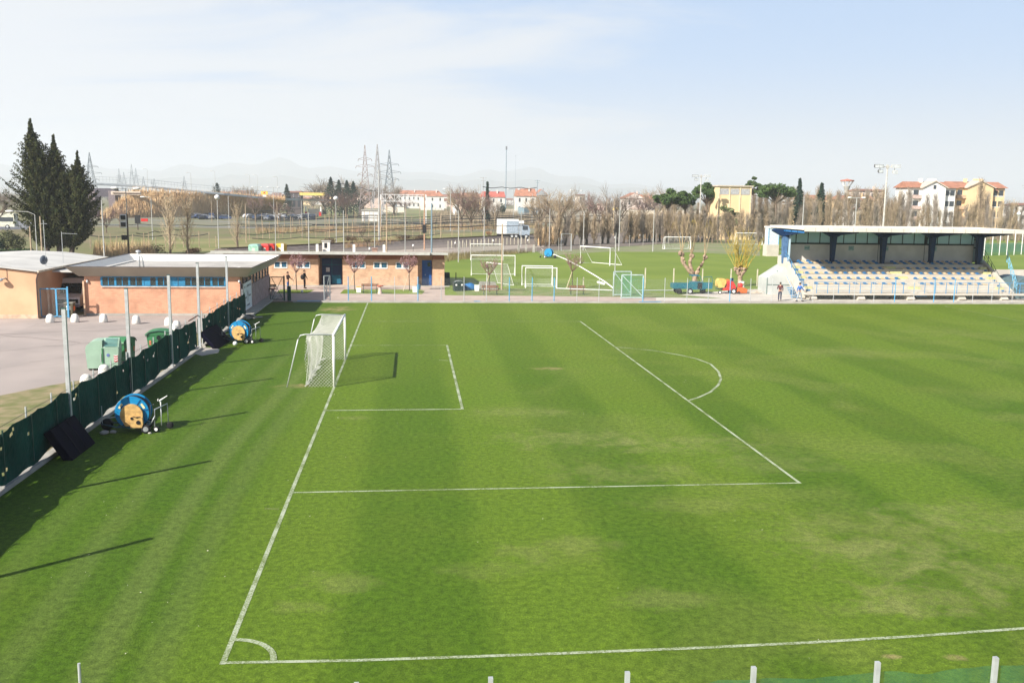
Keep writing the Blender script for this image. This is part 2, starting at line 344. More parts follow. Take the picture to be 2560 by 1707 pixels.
# ---- hills
def hill(prof, dist, mat):
    vs = []; fs = []; rg = random.Random(int(dist)); P0 = []
    xs = list(range(-500, 3100, 25))
    for x in xs:
        for (a, ya), (b, yb) in zip(prof, prof[1:]):
            if a <= x <= b: y = ya+(yb-ya)*(x-a)/(b-a)
        P0.append((x, y+rg.uniform(-1.6, 1.6)))
    for k, (dd, zf) in enumerate(((0, 0), (dist*.06, .55), (dist*.12, 1), (dist*.25, .75), (dist*.4, 0))):
        for x, y in P0:
            p = aty(x, y, dist*1.12); z = max(p.z, 3)*zf*(1+.08*math.sin(x*.05+k*2)); q = aty(x, y, dist+dd)
            vs.append((q.x, dist+dd, z-1.5))
    n = len(xs)
    for k in range(4):
        for i in range(n-1): fs.append((k*n+i, k*n+i+1, (k+1)*n+i+1, (k+1)*n+i))
    struct('hills', MB().add(vs, fs), mat, smooth=True)
hm = M('hill_slopes', (.075, .10, .06), 1, scale=.004, col2=(.16, .14, .09), det=9)
hill([(-500, 430), (0, 405), (60, 414), (120, 404), (215, 409), (330, 428), (480, 415), (600, 410), (690, 398), (760, 412), (860, 424), (960, 423), (1010, 425), (1120, 438), (1200, 431), (1290, 421), (1340, 423), (1420, 440), (1500, 455), (1700, 470), (3100, 505)], 9400, hm)
hill([(-500, 452), (0, 440), (150, 446), (300, 440), (470, 446), (620, 438), (800, 448), (960, 441), (1100, 452), (1300, 450), (1500, 466), (1800, 486), (3100, 512)], 7300, hm)

# ---- pitch markings
W2 = 30.0
PNT = paintmat('line_paint', .10); PNTF = paintmat('line_paint_faint', .0, (.10, .135, .02))
def line(pts, w, mat=PNT, z=.006):
    b = MB(); L = []; Rr = []
    pts = [Vector((p[0], p[1], 0)) for p in pts]
    for i, p in enumerate(pts):
        d = (pts[min(i+1, len(pts)-1)]-pts[max(i-1, 0)]).normalized(); n = Vector((-d.y, d.x, 0))*w/2
        L.append(p+n); Rr.append(p-n)
    k = len(pts); b.add([(p.x, p.y, z) for p in L+Rr], [(i+k, i+1+k, i+1, i) for i in range(k-1)])
    struct('pitch_line', b, mat)
def pl(*a): return [S_(x*K_, y*K_) for x, y in a]
K_ = 2560/2352
goal_line = pl((505, 1522), (575, 1355), (672, 1129), (748, 941), (769, 886), (795, 826), (852, 699))
line([(0.02, -.05), (0, 10.42), (0, 21.36), (0, 26.3), (0, 33.7), (-.05, 61.4)], .11)
tl = pl((505, 1522), (800, 1517), (1050, 1509), (1300, 1500), (1600, 1488), (1850, 1476), (2100, 1461), (2352, 1443))+[(30, -.15)]
line(tl, .10, z=.010)
line([(.06, 10.42), (15.76, 10.42)], .10); line([(15.76, 10.36), (15.76, 49.58)], .10, z=.010); line([(.06, 49.58), (15.7, 49.58)], .12, PNTF)
line([(.06, 21.36), (5.69, 21.36)], .12); line([(5.69, 21.30), (5.69, 38.64)], .12, z=.010); line([(.06, 38.64), (5.6, 38.64)], .12, PNTF)
arc = pl((1580, 920), (1606, 912), (1632, 900), (1650, 884), (1656, 870), (1650, 853), (1632, 836), (1600, 824), (1560, 815), (1500, 805), (1450, 800), (1412, 797))
line(arc, .12)
line([(0.95*math.cos(t*math.pi/24), 0.95*math.sin(t*math.pi/24)) for t in range(13)], .12, z=.012)
line(pl((2170, 703), (2352, 740))+[(49, 40)], .12, PNTF)
line(pl((608, 1168), (640, 1169)), .10, PNTF); line(pl((1008, 827), (1030, 828)), .1, PNTF)
# ---- kerb on the far side, with blue painted lengths
kb = thing('kerb', 'long pale concrete kerb between the far side of the pitch and the pink path', 'kerb', (25, 61.9, 0))
MB().box(-6.2, 75, 61.6, 62.0, -.05, .12).build('kerb_stone', CONC, kb, 1)
MB().box(-4.4, 75, 62.0, 62.25, -.05, .05).build('drain_channel', M('dark_channel', (.10, .09, .08)), kb, 1)
for a, b in ((1597, 1652), (743, 800), (1185, 1200)):
    x0, x1 = aty(a, 757, 61.8).x, aty(b, 757, 61.8).x
    MB().box(x0, x1, 61.58, 61.98, .12, .126).build('painted_length', BLUEP, kb, 1)
kl = thing('kerb', 'low concrete footing under the green windbreak fence beside the goal line', 'kerb', (-8.45, 20, 0))
MB().box(-8.62, -8.32, -2, 37.45, -.05, .13).build('footing', CONC, kl, 1)
MB().box(-8.62, -8.32, 38.3, 52.7, -.05, .13).build('footing', CONC, kl, 1)

# ---- main goal
NETM = M('net_cord', (.62, .62, .56), .8)
def goal_net_grid(mb, fn, nu, nv, r): # diamond mesh over a surface fn(u,v)
    for i in range(-nv, nu):
        for sgn in (1, -1):
            pts = []
            for j in range(nv+1):
                u = (i+j) if sgn == 1 else (i+nv-j)
                if 0 <= u <= nu: pts.append(fn(u/nu, j/nv))
            if len(pts) > 1: mb.tube(pts, r, 3, False)
g = thing('football_goal', 'full size white football goal with hanging net on the goal line of the main pitch', 'goal', (0, 30, 0))
fr = MB(); y0, y1 = 26.3, 33.7
for y in (y0, y1): fr.tube([(0, y, 0), (0, y, 2.44)], .06, 10)
fr.tube([(0, y0-.06, 2.44), (0, y1+.06, 2.44)], .06, 10)
fr.build('goal_frame', WHITE, g, True, True)
for y in (y0, y1):
    MB().tube([(0, y, 2.44), (-1.25, y, 2.46), (-1.5, y, 2.42), (-1.62, y, 2.2), (-2.15, y, 0)], [.028]*5, 8).build('stanchion', GALV, g, True, True)
def back(u, v):
    y = y0+u*(y1-y0); sag = .16*math.sin(u*math.pi)
    P_ = [(0, 2.42), (-1.25, 2.42-sag*1.6), (-1.12, 1.2), (-1.20, .35), (-1.32, .02)]
    t = v*(len(P_)-1); i = min(int(t), len(P_)-2); f = t-i
    x = P_[i][0]*(1-f)+P_[i+1][0]*f; z = P_[i][1]*(1-f)+P_[i+1][1]*f
    return (x+.05*math.sin(u*17)*(v > .3), y, z)
nb = MB(); goal_net_grid(nb, back, 46, 25, .0068)
nb.build('net_back', NETM, g, True)
for yy in (y0, y1):
    ns = MB()
    goal_net_grid(ns, lambda u, v: (-(1.25-.1*v+.12*math.sin(v*3))*u, yy+.08*math.sin(u*3.1)*math.sin(v*3.1), 2.42*(1-v)), 8, 16, .0062)
    ns.tube([(-1.2, yy, 2.42), (-1.15, yy, 1.2), (-1.3, yy, .02)], .012, 4)
    ns.build('net_side', NETM, g, True)
b = MB(); rg = random.Random(3)
for k in range(26):
    u = k/26; y = y0+u*(y1-y0); b.tube([(-1.30+rg.uniform(-.1, .1), y, .04), (-1.2+rg.uniform(-.15, .2), y+.15, .12), (-1.3, y+.3, .03)], .012, 3)
b.build('net_hem', NETM, g, True)

# ---- left side: fences
WIND = M('green_windbreak', (.008, .070, .052), .85, .25, .6, spec=.1)
b = WIND.node_tree.nodes['Principled BSDF']; b.inputs['Transmission Weight'].default_value = 0
def wind(x, a, e, name_parent, seed, top0=1.86, gaps=.004):
    rg = random.Random(seed); mb = MB(); ny = int((e-a)/.11); nz = 16; pts = {}
    for i in range(ny+1):
        y = a+(e-a)*i/ny
        ph = (y % 2.0)/2.0; top = top0-.10*math.sin(ph*math.pi)-.03*math.sin(y*2.3)+.05*math.sin(y*.45)
        bot = .20+.06*math.sin(y*3.1)+.08*math.sin(y*.9)
        for j in range(nz+1):
            pts[i, j] = len(mb.v); z = bot+(top-bot)*j/nz
            mb.v.append((x+.03*math.sin(y*3.14)*math.sin(z*2)+.012*rg.uniform(-1, 1), y, z))
    holes = set()
    for i in range(ny):
        for j in range(1, nz-1):
            if rg.random() < gaps: holes.add((i, j)); 
            if rg.random() < gaps*.12: [holes.add((i+k, j+k//2)) for k in range(rg.randint(2, 4))]
    for i in range(ny):
        for j in range(nz):
            if (i, j) in holes: continue
            mb.f.append((pts[i, j], pts[i+1, j], pts[i+1, j+1], pts[i, j+1]))
    return mb.build('windbreak_fabric', WIND, name_parent, True)
CHAIN = netmat('chain_link', (.30, .33, .32), .085, .07)
def fence_run(parent, x, a, e, step, top=2.0):
    y = a
    while y <= e+.01:
        MB().box(x-.06, x-.02, y-.03, y+.03, 0.1, top+.05).build('fence_post', GALV, parent, True); MB().box(x+.10, x+.13, y-.025, y+.025, .3, top-.18).build('post_shade_strip', DKGREEN, parent, True); y += step  # front strip added for the dark line a post makes through the fabric
    MB().add([(x-.01, a, .12), (x-.01, e, .12), (x-.01, e, top-.06), (x-.01, a, top-.06)], [(0, 1, 2, 3)]).build('wire_mesh', CHAIN, parent, True)
    for z in (.25, 1.0, 1.9): MB().tube([(x+.03, a, z), (x+.03, e, z)], .006, 4).build('tension_wire', BLACK, parent, True)
f1 = thing('fence', 'long chain link fence covered in torn dark green fabric along the left of the pitch', 'fence', (-8.5, 18, 0))
fence_run(f1, -8.5, -1.6, 36.9, 2.13); wind(-8.44, -2, 36.6, f1, 5)
f2 = thing('fence', 'short length of green fabric covered fence between the open gateway and the brick building', 'fence', (-8.5, 46, 0))
fence_run(f2, -8.5, 38.6, 52.2, 2.2); wind(-8.44, 38.2, 52.4, f2, 8, 1.78)
gt = thing('pipe_portal', 'rusty red pipe frame bridging the open gateway in the green fence', 'gate', (-8.5, 37, 0))
for a_, b_ in (((-8.5, 35.2, 1.92), (-8.5, 37.6, 1.95)), ((-8.5, 36.7, .06), (-8.5, 38.1, .06))): MB().tube([a_, b_], .03, 6).build('pipe', RUST, gt, True)
patch('threshold_slab', [(482, 884), (500, 868), (535, 869), (549, 874), (546, 882), (505, 890)], PALEC, .012)
# tall net posts
NETF = netmat('ball_stop_net', (.20, .21, .21), .12, .035)
tp = thing('net_post', 'dummy', 'net post', (-8.45, 16.8, 0))
MB().box(-.065, .065, -.065, .065, 0, 4.75).build('post', GALV, tp)
MB().box(-.075, .075, -.075, .075, 4.75, 4.78).build('cap', DKGREEN, tp)
tp['label'] = 'tall grey steel net post nearest the camera rising behind the dark crash mat'; tp['group'] = 'tall ball stop net posts along the left fence'
for y, z, l in ((24.05, 1, 'tall grey net post behind the green fence in front of the pale green recycling container'), (31.1, 1.0, 'tall grey net post beside the dark green wheeled bin'), (37.5, 1.03, 'tall grey net post on the far side of the fence gateway'), (45.9, 1.0, 'tall thin brownish net post in front of the right end of the brick building'), (9.6, 1, 'tall grey net post just beyond the left edge whose long thin shadow crosses the grass'), (2.4, 1, 'net post out of view at the near left whose shadow falls below the others')):
    dup(tp, (-8.45, y, 0), 0, l, None, (1, 1, z))
bn = thing('ball_stop_net', 'barely visible thin high netting strung between the tall posts above the green fence', 'net', (-8.45, 30, 1.9))
for a, e in ((9.6, 16.8), (16.8, 24.05), (24.05, 31.1), (31.1, 37.5), (37.5, 45.9)):
    mb = MB(); n = 10
    vs = [(-8.45, a+(e-a)*i/n, 1.85) for i in range(n+1)]+[(-8.45, a+(e-a)*i/n, 4.65-.12*math.sin(math.pi*i/n)) for i in range(n+1)]
    mb.add(vs, [(i, i+1, i+n+2, i+n+1) for i in range(n)]); mb.build('net_panel', NETF, bn, True)
# foreground fence at the foot of the stand we look from
FGN = netmat('green_windbreak_net', (.02, .13, .07), .022, .20)
ff = thing('fence', 'grey post fence with sagging green net cropped by the bottom edge of the picture', 'fence', (9, -4, 0))
for x in (-3.1, .77, 2.76, 4.75, 6.84, 8.83, 10.84, 12.81, 14.9):
    MB().box(x-.035, x+.035, -4.035, -3.965, 0, 1.66).build('fence_post', GALV, ff, True)
MB().tube([(-1.14, -4, 0), (-1.14, -4, 2.13)], .022, 8).build('fence_pole', GALV, ff, True)
mb = MB(); N_ = 120
vs = []
for i in range(N_+1):
    x = 5.5+i*.1; ph = ((x-.85) % 1.99)/1.99
    vs.append((x, -3.95+.02*math.sin(x*7), min(1.43+.12*abs(ph-.5)*2-.02*math.sin(x*5), 1.5)*min(1, .93+.008*(x-5.5))))
mb.add([(v[0], v[1], .1) for v in vs]+vs, [(i, i+1, i+N_+2, i+N_+1) for i in range(N_)]); mb.build('windbreak_fabric', FGN, ff, True)

# cracks across the parking area
CRK = M('crack_tar', (.16, .13, .12), .95); rg = random.Random(44)
for k, (x0, y0, x1, y1) in enumerate(((-24, 33, -10.5, 44), (-30, 41, -14, 46), (-20, 27, -13, 38), (-34, 50, -16, 40))):
    pts = [(x0+(x1-x0)*i/16+rg.uniform(-.25, .25), y0+(y1-y0)*i/16+rg.uniform(-.25, .25)) for i in range(17)]; cb__ = MB(); L = []
    for i, p in enumerate(pts): cb__.v += [(p[0], p[1]-.035, .0), (p[0]+.02, p[1]+.035, .0)]
    cb__.f += [(2*i, 2*i+2, 2*i+3, 2*i+1) for i in range(16)]; struct('asphalt_crack', cb__, CRK)

rg = random.Random(90); dz = MB()
for _ in range(130):
    x, y = rg.uniform(-8, 22), rg.uniform(-2.5, 30)
    if rg.random() < .5: x = rg.uniform(-8, 1)
    r_ = rg.uniform(.006, .014); dz.leaves((x, y, .03), (.03, .03, .01), 2, r_*2, rg)
tag(dz.build('daisies', M('daisy_white', (.62, .60, .48), .8)), 'tiny pale daisies and leaf flecks scattered over the grass', 'flowers', kind='stuff')
V = Vector
# ---- white dome bollards
DOME = M('white_concrete', (.78, .76, .70), .7, .10, 6)
db = thing('dome_bollard', 'x', 'bollard', (0, 0, 0), 0, 'white domed concrete bollards round the parking area')
MB().lathe([(.26, 0), (.28, .03), (.27, .25), (.24, .40), (.19, .50), (.11, .56), (.01, .58)], 20).build('dome', DOME, db, False, True)
dl = [(126, 806, 'white dome bollard farthest left, in front of the blue framed gate'), (188, 805, 'white dome bollard before the grey bin and van, second from the left of the row'), (259, 805, 'white dome bollard before the left part of the brick wall, third from the left'),
      (341, 809, 'white dome bollard before the middle of the brick wall, beside a tall net post'), (422, 814, 'white dome bollard partly hidden behind a tall net post, right end of the row'), (442, 823, 'white dome bollard just behind the dark green fence, the farther of a close pair'),
      (437, 836, 'white dome bollard just behind the dark green fence, the nearer of a close pair'), (261, 940, 'white dome bollard in front of the pale green recycling container'), (216, 966, 'large looking white dome bollard nearest the camera behind the green fence')]
for i, (x, y, l) in enumerate(dl):
    p = at(x, y)
    if i == 0: db.location = p; db['label'] = l
    else: dup(db, p, i*.7, l)
# ---- recycling container (pale green, pitched blue lid)
PG = M('pale_green_plastic', (.31, .45, .34), .5, .10, 1.5, spec=.4); PG2 = M('teal_lid', (.13, .36, .38), .45, .15, 3); GRN = M('bin_green', (.045, .19, .075), .5, .12)
rc = thing('recycling_container', 'large pale green recycling container with teal slatted lid on the parking area', 'container', tuple(at(262, 921)), R(8))
rc.scale = (.86, .86, .9)
b = MB(); b.prism([(-.82, 0.12), (.82, 0.12), (.90, 1.22), (.86, 1.27), (-.86, 1.27), (-.90, 1.22)], -.62, .62); b.build('bin_body', PG, rc)
MB().prism([(-.88, 1.27), (.02, 1.27), (.02, 1.66), (-.36, 1.66), (-.62, 1.58), (-.84, 1.40)], -.60, .60).build('round_lid', PG, rc)
MB().prism([(-.60, 1.27), (.60, 1.27), (.02, 1.74), (-.02, 1.74)], .045, .90, 'x').build('pitched_lid', PG, rc)
l = MB()
for k in range(7):
    t = (k+.5)/7; l.bar((.14, -.62+.56*t, 1.31+.43*t), (.82, -.62+.56*t, 1.31+.43*t), .05, .02)
l.build('slatted_opening', PG2, rc)
MB().bar((.02, -.64, .15), (.02, -.64, 1.25), .06).build('rib', GRN, rc); MB().bar((-.08, -.66, .5), (-.08, -.66, .95), .03).build('handle', GALV, rc)
HZ = M('white_sticker', (.7, .7, .68)); RS = M('red_sticker', (.55, .03, .03))
st = MB().box(.62, .84, -.637, -.632, .45, .85).build('hazard_sticker', HZ, rc)
h = MB()
for k in range(3): h.add([(.62, -.641, .50+.13*k), (.73, -.641, .45+.13*k), (.84, -.641, .50+.13*k), (.84, -.641, .56+.13*k), (.73, -.641, .51+.13*k), (.62, -.641, .56+.13*k)], [(0, 1, 4, 5), (1, 2, 3, 4)])
h.build('stripe', RS, st)
MB().lathe([(.09, 0), (.09, .006)], 16, (.32, -.632, .85), Matrix.Rotation(R(90), 3, 'X')).build('round_label', M('blue_label', (.15, .2, .45)), rc)
for x in (-.7, .7):
    for y in (-.45, .45): MB().lathe([(.1, -.03), (.1, .03)], 12, (x, y, .1), Matrix.Rotation(R(90), 3, 'X')).build('wheel', BLACK, rc)
def dumpster(loc, rz, label, mat=GRN):
    t = thing('wheeled_bin', label, 'bin', loc, rz)
    MB().prism([(-.52, .16), (.52, .16), (.64, 1.08), (-.64, 1.08)], -.50, .50).build('bin_body', mat, t)
    l = MB(); l.prism([(.56*math.cos(a*math.pi/10)*1.28, 1.09+.26*math.sin(a*math.pi/10)) for a in range(11)], -.53, .53); l.build('lid', mat, t)
    MB().tube([(-.68, -.55, 1.05), (-.5, -.56, 1.24), (0, -.57, 1.33), (.5, -.56, 1.24), (.68, -.55, 1.05)], .025, 6).build('lid_rim', DKGREEN, t)
    MB().tube([(.72, -.55, 1.10), (.72, .5, 1.10)], .02, 6).build('handle', DKGREEN, t)
    MB().tube([(0, -.53, .35), (0, -.53, .95)], .04, 8).lathe([(.11, -.03), (.11, .03)], 12, (0, -.53, .95), Matrix.Rotation(R(90), 3, 'X')).build('pedal_arm', M('dark_metal', (.03, .03, .03), .4, metal=.6), t)
    for x in (-.45, .45):
        MB().box(x-.05, x+.05, -.515, -.505, .55, .8).build('hazard_sticker', M('orange_sticker', (.7, .22, .1)), t)
        for y in (-.4, .4): MB().lathe([(.09, -.03), (.09, .03)], 12, (x, y, .09), Matrix.Rotation(R(90), 3, 'X')).build('wheel', BLACK, t)
    return t
dumpster(tuple(at(402, 883)), R(6), 'green wheeled waste bin with domed lid behind the fence left of the gateway')
dumpster(tuple(at(303, 905)), R(80), 'darker wheeled bin seen side on immediately right of the pale green container')
# ---- hose reel irrigators
RB = M('reel_blue', (.008, .22, .46), .4, .14, 2, spec=.5); CREAM = M('cream_yellow_housing', (.60, .38, .14), .55, .3, 7, spec=.3, col2=(.40, .25, .10)); HOSE = M('black_hose', (.03, .035, .05), .5)
RM = Matrix.Rotation(R(90), 3, 'X')
def wheel(t, c, r, wd, hub=WHITE, name='wheel', rz=0):
    m = Matrix.Rotation(rz, 3, 'Z') @ RM
    w_ = MB().lathe([(r*.62, -wd/2), (r*.94, -wd/2), (r, -wd/4), (r, wd/4), (r*.94, wd/2), (r*.62, wd/2)], 20, c, m).build(name, BLACK, t, False, True)
    MB().lathe([(r*.15, -wd*.56), (r*.55, -wd*.54), (r*.60, -wd*.4), (r*.60, wd*.4), (r*.55, wd*.54), (r*.15, wd*.56)], 16, c, m).build('rim', hub, w_)
rl = thing('hose_reel_irrigator', 'blue hose reel irrigator with cream gearbox beside the nearest dark crash mat', 'irrigator', (-6.72, 18.35, 0), R(3), 'blue hose reel irrigators beside the fence')
def ring(t, y, r0_, r1_, mat, name, wd=.035):
    return MB().lathe([(r0_, -wd/2), (r1_, -wd/2), (r1_+.012, 0), (r1_, wd/2), (r0_, wd/2)], 40, (0, y, .74), RM).build(name, mat, t, False, False)
ring(rl, -.27, .10, .60, RB, 'flange'); ring(rl, .27, .10, .60, RB, 'flange')
MB().lathe([(.50, -.24), (.50, .24)], 32, (0, 0, .74), RM).build('hose_drum', RB, rl, False, True)
b = MB()
for k in range(6):
    y = -.2+.08*k; b.tube([(.53*math.cos(a*math.pi/16), y, .74+.53*math.sin(a*math.pi/16)) for a in range(33)], .034, 6, False)
b.build('coiled_hose', HOSE, rl, False, True)
sp = MB()
for k in range(8):
    a = k*math.pi/4+.2; sp.bar((.12*math.cos(a), -.295, .74+.12*math.sin(a)), (.59*math.cos(a), -.295, .74+.59*math.sin(a)), .025, .02)
sp.build('flange_rib', M('deep_blue', (.01, .10, .28), .5), rl)
for a in (.55, 2.55):
    lb = MB().prism([(.51*math.cos(a+d), .74+.51*math.sin(a+d)) for d in (-.22, -.08, .08, .22)]+[(.43*math.cos(a+d), .74+.43*math.sin(a+d)) for d in (.22, .08, -.08, -.22)], -.302, -.296)
    o = lb.build('round_label', M('cream_label', (.75, .66, .38)), rl)
yh = MB(); yh.prism([(.40*math.cos(R(t)), .68+.40*math.sin(R(t))) for t in range(-35, 216, 12)]+[(-.22, .26), (.38, .26)], -.40, -.30); yh.build('gear_cover', CREAM, rl)
MB().prism([(.0, .24), (.40, .24), (.44, .36), (.42, .60), (.10, .66), (.0, .50)], -.60, -.44).build('gearbox', CREAM, rl)
MB().lathe([(.075, 0), (.075, .02)], 14, (.28, -.60, .44), RM).build('bore', BLACK, rl); MB().lathe([(.05, 0), (.05, .02)], 12, (.06, -.60, .60), RM).build('dial', BLACK, rl)
MB().tube([(.10, -.62, .68), (.2, -.63, .64), (.38, -.62, .66)], .015, 5).build('lever', BLACK, rl)
fr = MB()
for y in (-.36, .36): fr.tube([(-1.15, y*.3, .30), (-.55, y, .22), (.5, y, .22), (.62, y, .42)], .03, 6); fr.tube([(-.35, y, .22), (0, y, .74), (.35, y, .22)], .025, 6)
fr.tube([(.5, -.36, .22), (.5, .36, .22)], .03, 6); fr.tube([(-.5, -.36, .22), (-.5, .36, .22)], .03, 6)
fr.build('frame', M('blue_grey_frame', (.04, .10, .13), .5, metal=.3), rl, False, True)
wheel(rl, (.52, -.52, .17), .17, .10, M('rim_white', (.55, .56, .58), .4, metal=.5)); wheel(rl, (.42, .50, .17), .17, .10); wheel(rl, (-1.0, .15, .22), .22, .14, BLACK); 
b = MB(); b.tube([(-1.13, .02, .3), (-1.13, .02, .95)], .014, 6); b.tube([(-.95, .2, .45), (-.62, .2, .50)], .02, 6); b.build('stand_leg', GALV, rl)
sc_ = MB(); sc_.tube([(.80, -.36, .20), (.82, -.36, .86), (1.18, .10, .98), (1.20, .12, .26)], .022, 6); sc_.tube([(.66, -.36, .30), (.82, -.36, .62)], .016, 6); sc_.tube([(1.0, -.13, .20), (1.0, -.13, .98)], .016, 6); sc_.tube([(.60, -.2, .45), (.62, -.1, .98), (.72, 0, .98)], .016, 6)
sc_.build('sprinkler_cart', M('galv_light', (.62, .64, .64), .4, metal=.3), rl, False, True)
sg = MB(); sg.tube([(1.0, -.13, .98), (1.0, -.13, 1.10), (.94, -.13, 1.16)], .025, 6); sg.tube([(.96, -.15, 1.14), (1.22, -.02, 1.30)], [.03, .018], 8); sg.bar((.90, -.16, 1.14), (.92, -.14, 1.22), .02); sg.build('sprinkler_gun', WHITE, rl)
wheel(rl, (.86, -.42, .13), .11, .07); wheel(rl, (1.24, .16, .14), .13, .08, BLACK)
dup(rl, (-6.62, 39.9, 0), R(-8), 'farther blue hose reel irrigator standing just beyond the fence gateway', None, .98)
# ---- crash mats
MATM = M('navy_vinyl', (.0035, .0035, .014), .85, .2, 2, spec=.08)
def mat_slab(A, B, lean, label, th=.28, h=1.25):
    A, B = V(A), V(B); e = (B-A).normalized(); up = V(lean).normalized(); n = e.cross(up).normalized()
    if n.x < 0: n = -n
    t = thing('crash_mat', label, 'crash mat', tuple((A+B)/2))
    b = MB(); b.hexa([A, B, B-n*th, A-n*th, A+up*h, B+up*h, B+up*h-n*th, A+up*h-n*th]); o = b.build('mat_cover', MATM, t, True)
    bv = o.modifiers.new('bevel', 'BEVEL'); bv.width = .04; bv.segments = 2
    b = MB()
    for k in (.33, .62): b.tube([A+(B-A)*k+n*.012, A+(B-A)*(k+.02)+up*h*.5+n*.02, A+(B-A)*(k-.01)+up*h+n*.012], .008, 4)
    b.build('seam', BLACK, t, True)
mat_slab(at(183, 1151), at(240, 1107), (-.62, -.05, 1), 'dark navy crash mat leaning on the near part of the green fence')
mat_slab(at(560, 868)-V((.2, .6, 0)), at(580, 850), (-.9, 0, 1), 'farther dark navy crash mat leaning behind the second hose reel', .25, 1.35)
# ---- stones, cones, debris by the fence
rg = random.Random(9); ST = M('grey_stone', (.40, .38, .34), .9, .15, 8)
for (x, y, s, l) in ((262, 1085, .17, 'pale stone lying on the grass between the crash mat and the hose reel'), (283, 1082, .13, 'smaller grey stone beside the wheel of the nearer hose reel'), (375, 1084, .07, 'small pale wheel chock on the grass in front of the nearer hose reel')):
    p = at(x, y); o = MB().ell((p.x, p.y, s*.35), (s, s*.75, s*.5), 10, 6, .18, rg).build('stone', ST, smooth=True); tag(o, l, 'stone')
def ball(x, y, l, r=.11):
    p = at(x, y); o = MB().ell((p.x, p.y, r), (r, r, r), 16, 10).build('football', WHITE, smooth=True); tag(o, l, 'football')
ball(588, 864, 'white ball on the grass below the farther hose reel', .13); ball(755, 732, 'white football on the path edge beside the staked tree and the gate', .12)
p = at(626, 797); rg = random.Random(4)
t = thing('rubble_pile', 'small heap of pale timber and stones at the near corner of the brick building', 'rubble', tuple(p))
for k in range(7):
    MB().cb((rg.uniform(-.9, .7), rg.uniform(-.6, .6), rg.uniform(.05, .22)), (rg.uniform(.3, 1.3), rg.uniform(.08, .3), rg.uniform(.05, .16)), rg.uniform(0, 3)).build('plank' if k % 2 else 'stone_block', ST if k % 2 else CONC, t)

# ---- peach building on the left (A)
PEACH = M('peach_render', (.62, .385, .235), .9, .07, .5, col2=(.50, .30, .18), det=10, bump=.15, bscale=25)
A = thing('peach_building', 'low peach rendered building with pale shallow roof at the left edge', 'building', (-30, 51.2, 0))
AX = -22.35
b = MB(); b.prism([(-40, 0), (AX, 0), (AX, 3.22), (-25.6, 3.60), (-28.5, 3.70), (-32, 3.5), (-40, 3.0)], 51.2, 66); b.build('wall', PEACH, A, True)
b = MB(); Zr = [(-40, 3.05), (-32, 3.56), (-28.5, 3.76), (-25.6, 3.66), (AX+.15, 3.27)]
b.prism([(x, z+.09) for x, z in Zr]+[(x, z) for x, z in Zr[::-1]], 51.0, 66.4); b.build('roof', M('grey_membrane_roof', (.50, .49, .46), .8, .10, .5), A, True)
MB().box(AX+.15, AX+.23, 51.0, 66.4, 3.22, 3.36).build('gutter', M('cream_trim', (.66, .58, .44), .6), A, True)
MB().tube([(AX+.15, 51.1, 3.2), (AX+.08, 51.05, 2.9), (AX+.03, 51.05, 2.75), (AX+.03, 51.05, .05)], .05, 8).build('downpipe', M('brown_pipe', (.10, .06, .045), .6), A, True)
MB().box(-40, AX+.02, 51.12, 51.197, 0, .28).build('plinth', M('stained_plinth', (.58, .42, .30)), A, True)
p = aty(13, 698, 51.1)
b = MB(); b.tube([(p.x, 51.2, p.z+.05), (p.x-.1, 50.85, p.z+.03)], .05, 8); b.ell((p.x-.28, 50.82, p.z-.02), (.26, .16, .14), 12, 8); b.build('wall_lamp', GALV, A, True, True)
MB().tube([(p.x+.1, 51.17, p.z), (p.x+.1, 51.17, 3.5)], .012, 5).build('lamp_cable', BLACK, A, True)
# dish and mast
dp = aty(115, 664, 54.0); d = thing('satellite_dish', 'dark grey satellite dish on a thin aerial mast on the pale roof', 'satellite dish', (dp.x, 54.0, 3.55))
MB().tube([(0, 0, -.1), (0, 0, 3.2)], .022, 6).build('mast', GALV, d); m = Matrix.Rotation(R(60), 3, 'Z') @ RM
MB().lathe([(.02, .10), (.18, .07), (.33, 0), (.33, .02), (.18, .09), (.01, .12)], 20, (-.12, -.05, .35), m).build('dish', M('dark_dish', (.10, .12, .15), .4), d, False, True)
b = MB(); b.bar((-.25, 0, 2.95), (.25, 0, 2.95), .02); b.bar((0, -.3, 2.95), (0, .3, 2.95), .02); b.build('aerial', GALV, d)
d2 = thing('roof_aerial', 'short yagi aerial behind the satellite dish', 'aerial', (dp.x+.5, 56, 3.55)); b = MB(); b.tube([(0, 0, 0), (0, 0, 2.3)], .02, 6); b.build('mast', GALV, d2)
b = MB(); b.bar((0, 0, 2.2), (1.1, 0, 2.15), .02); [b.bar((.15+.18*k, -.2, 2.17), (.15+.18*k, .2, 2.17), .012) for k in range(6)]; b.build('aerial', GALV, d2)

# ---- brick building with tray roof (B)
BRK = brick('salmon_brick', (.57, .29, .18), (.46, .225, .14), (.56, .38, .27), .26, .07, .45)
B = thing('brick_building', 'salmon brick clubhouse with flared grey fascia and a strip of blue framed windows', 'building', (-14, 52.8, 0))
X0, X1, Y0, Y1 = -19.75, -8.86, 52.9, 66.6
MB().box(X0, X1, Y0, Y1, 0, 2.86).build('wall', BRK, B, True)
FAS = M('grey_fascia', (.42, .38, .31), .8, .10, .6, bump=.1)
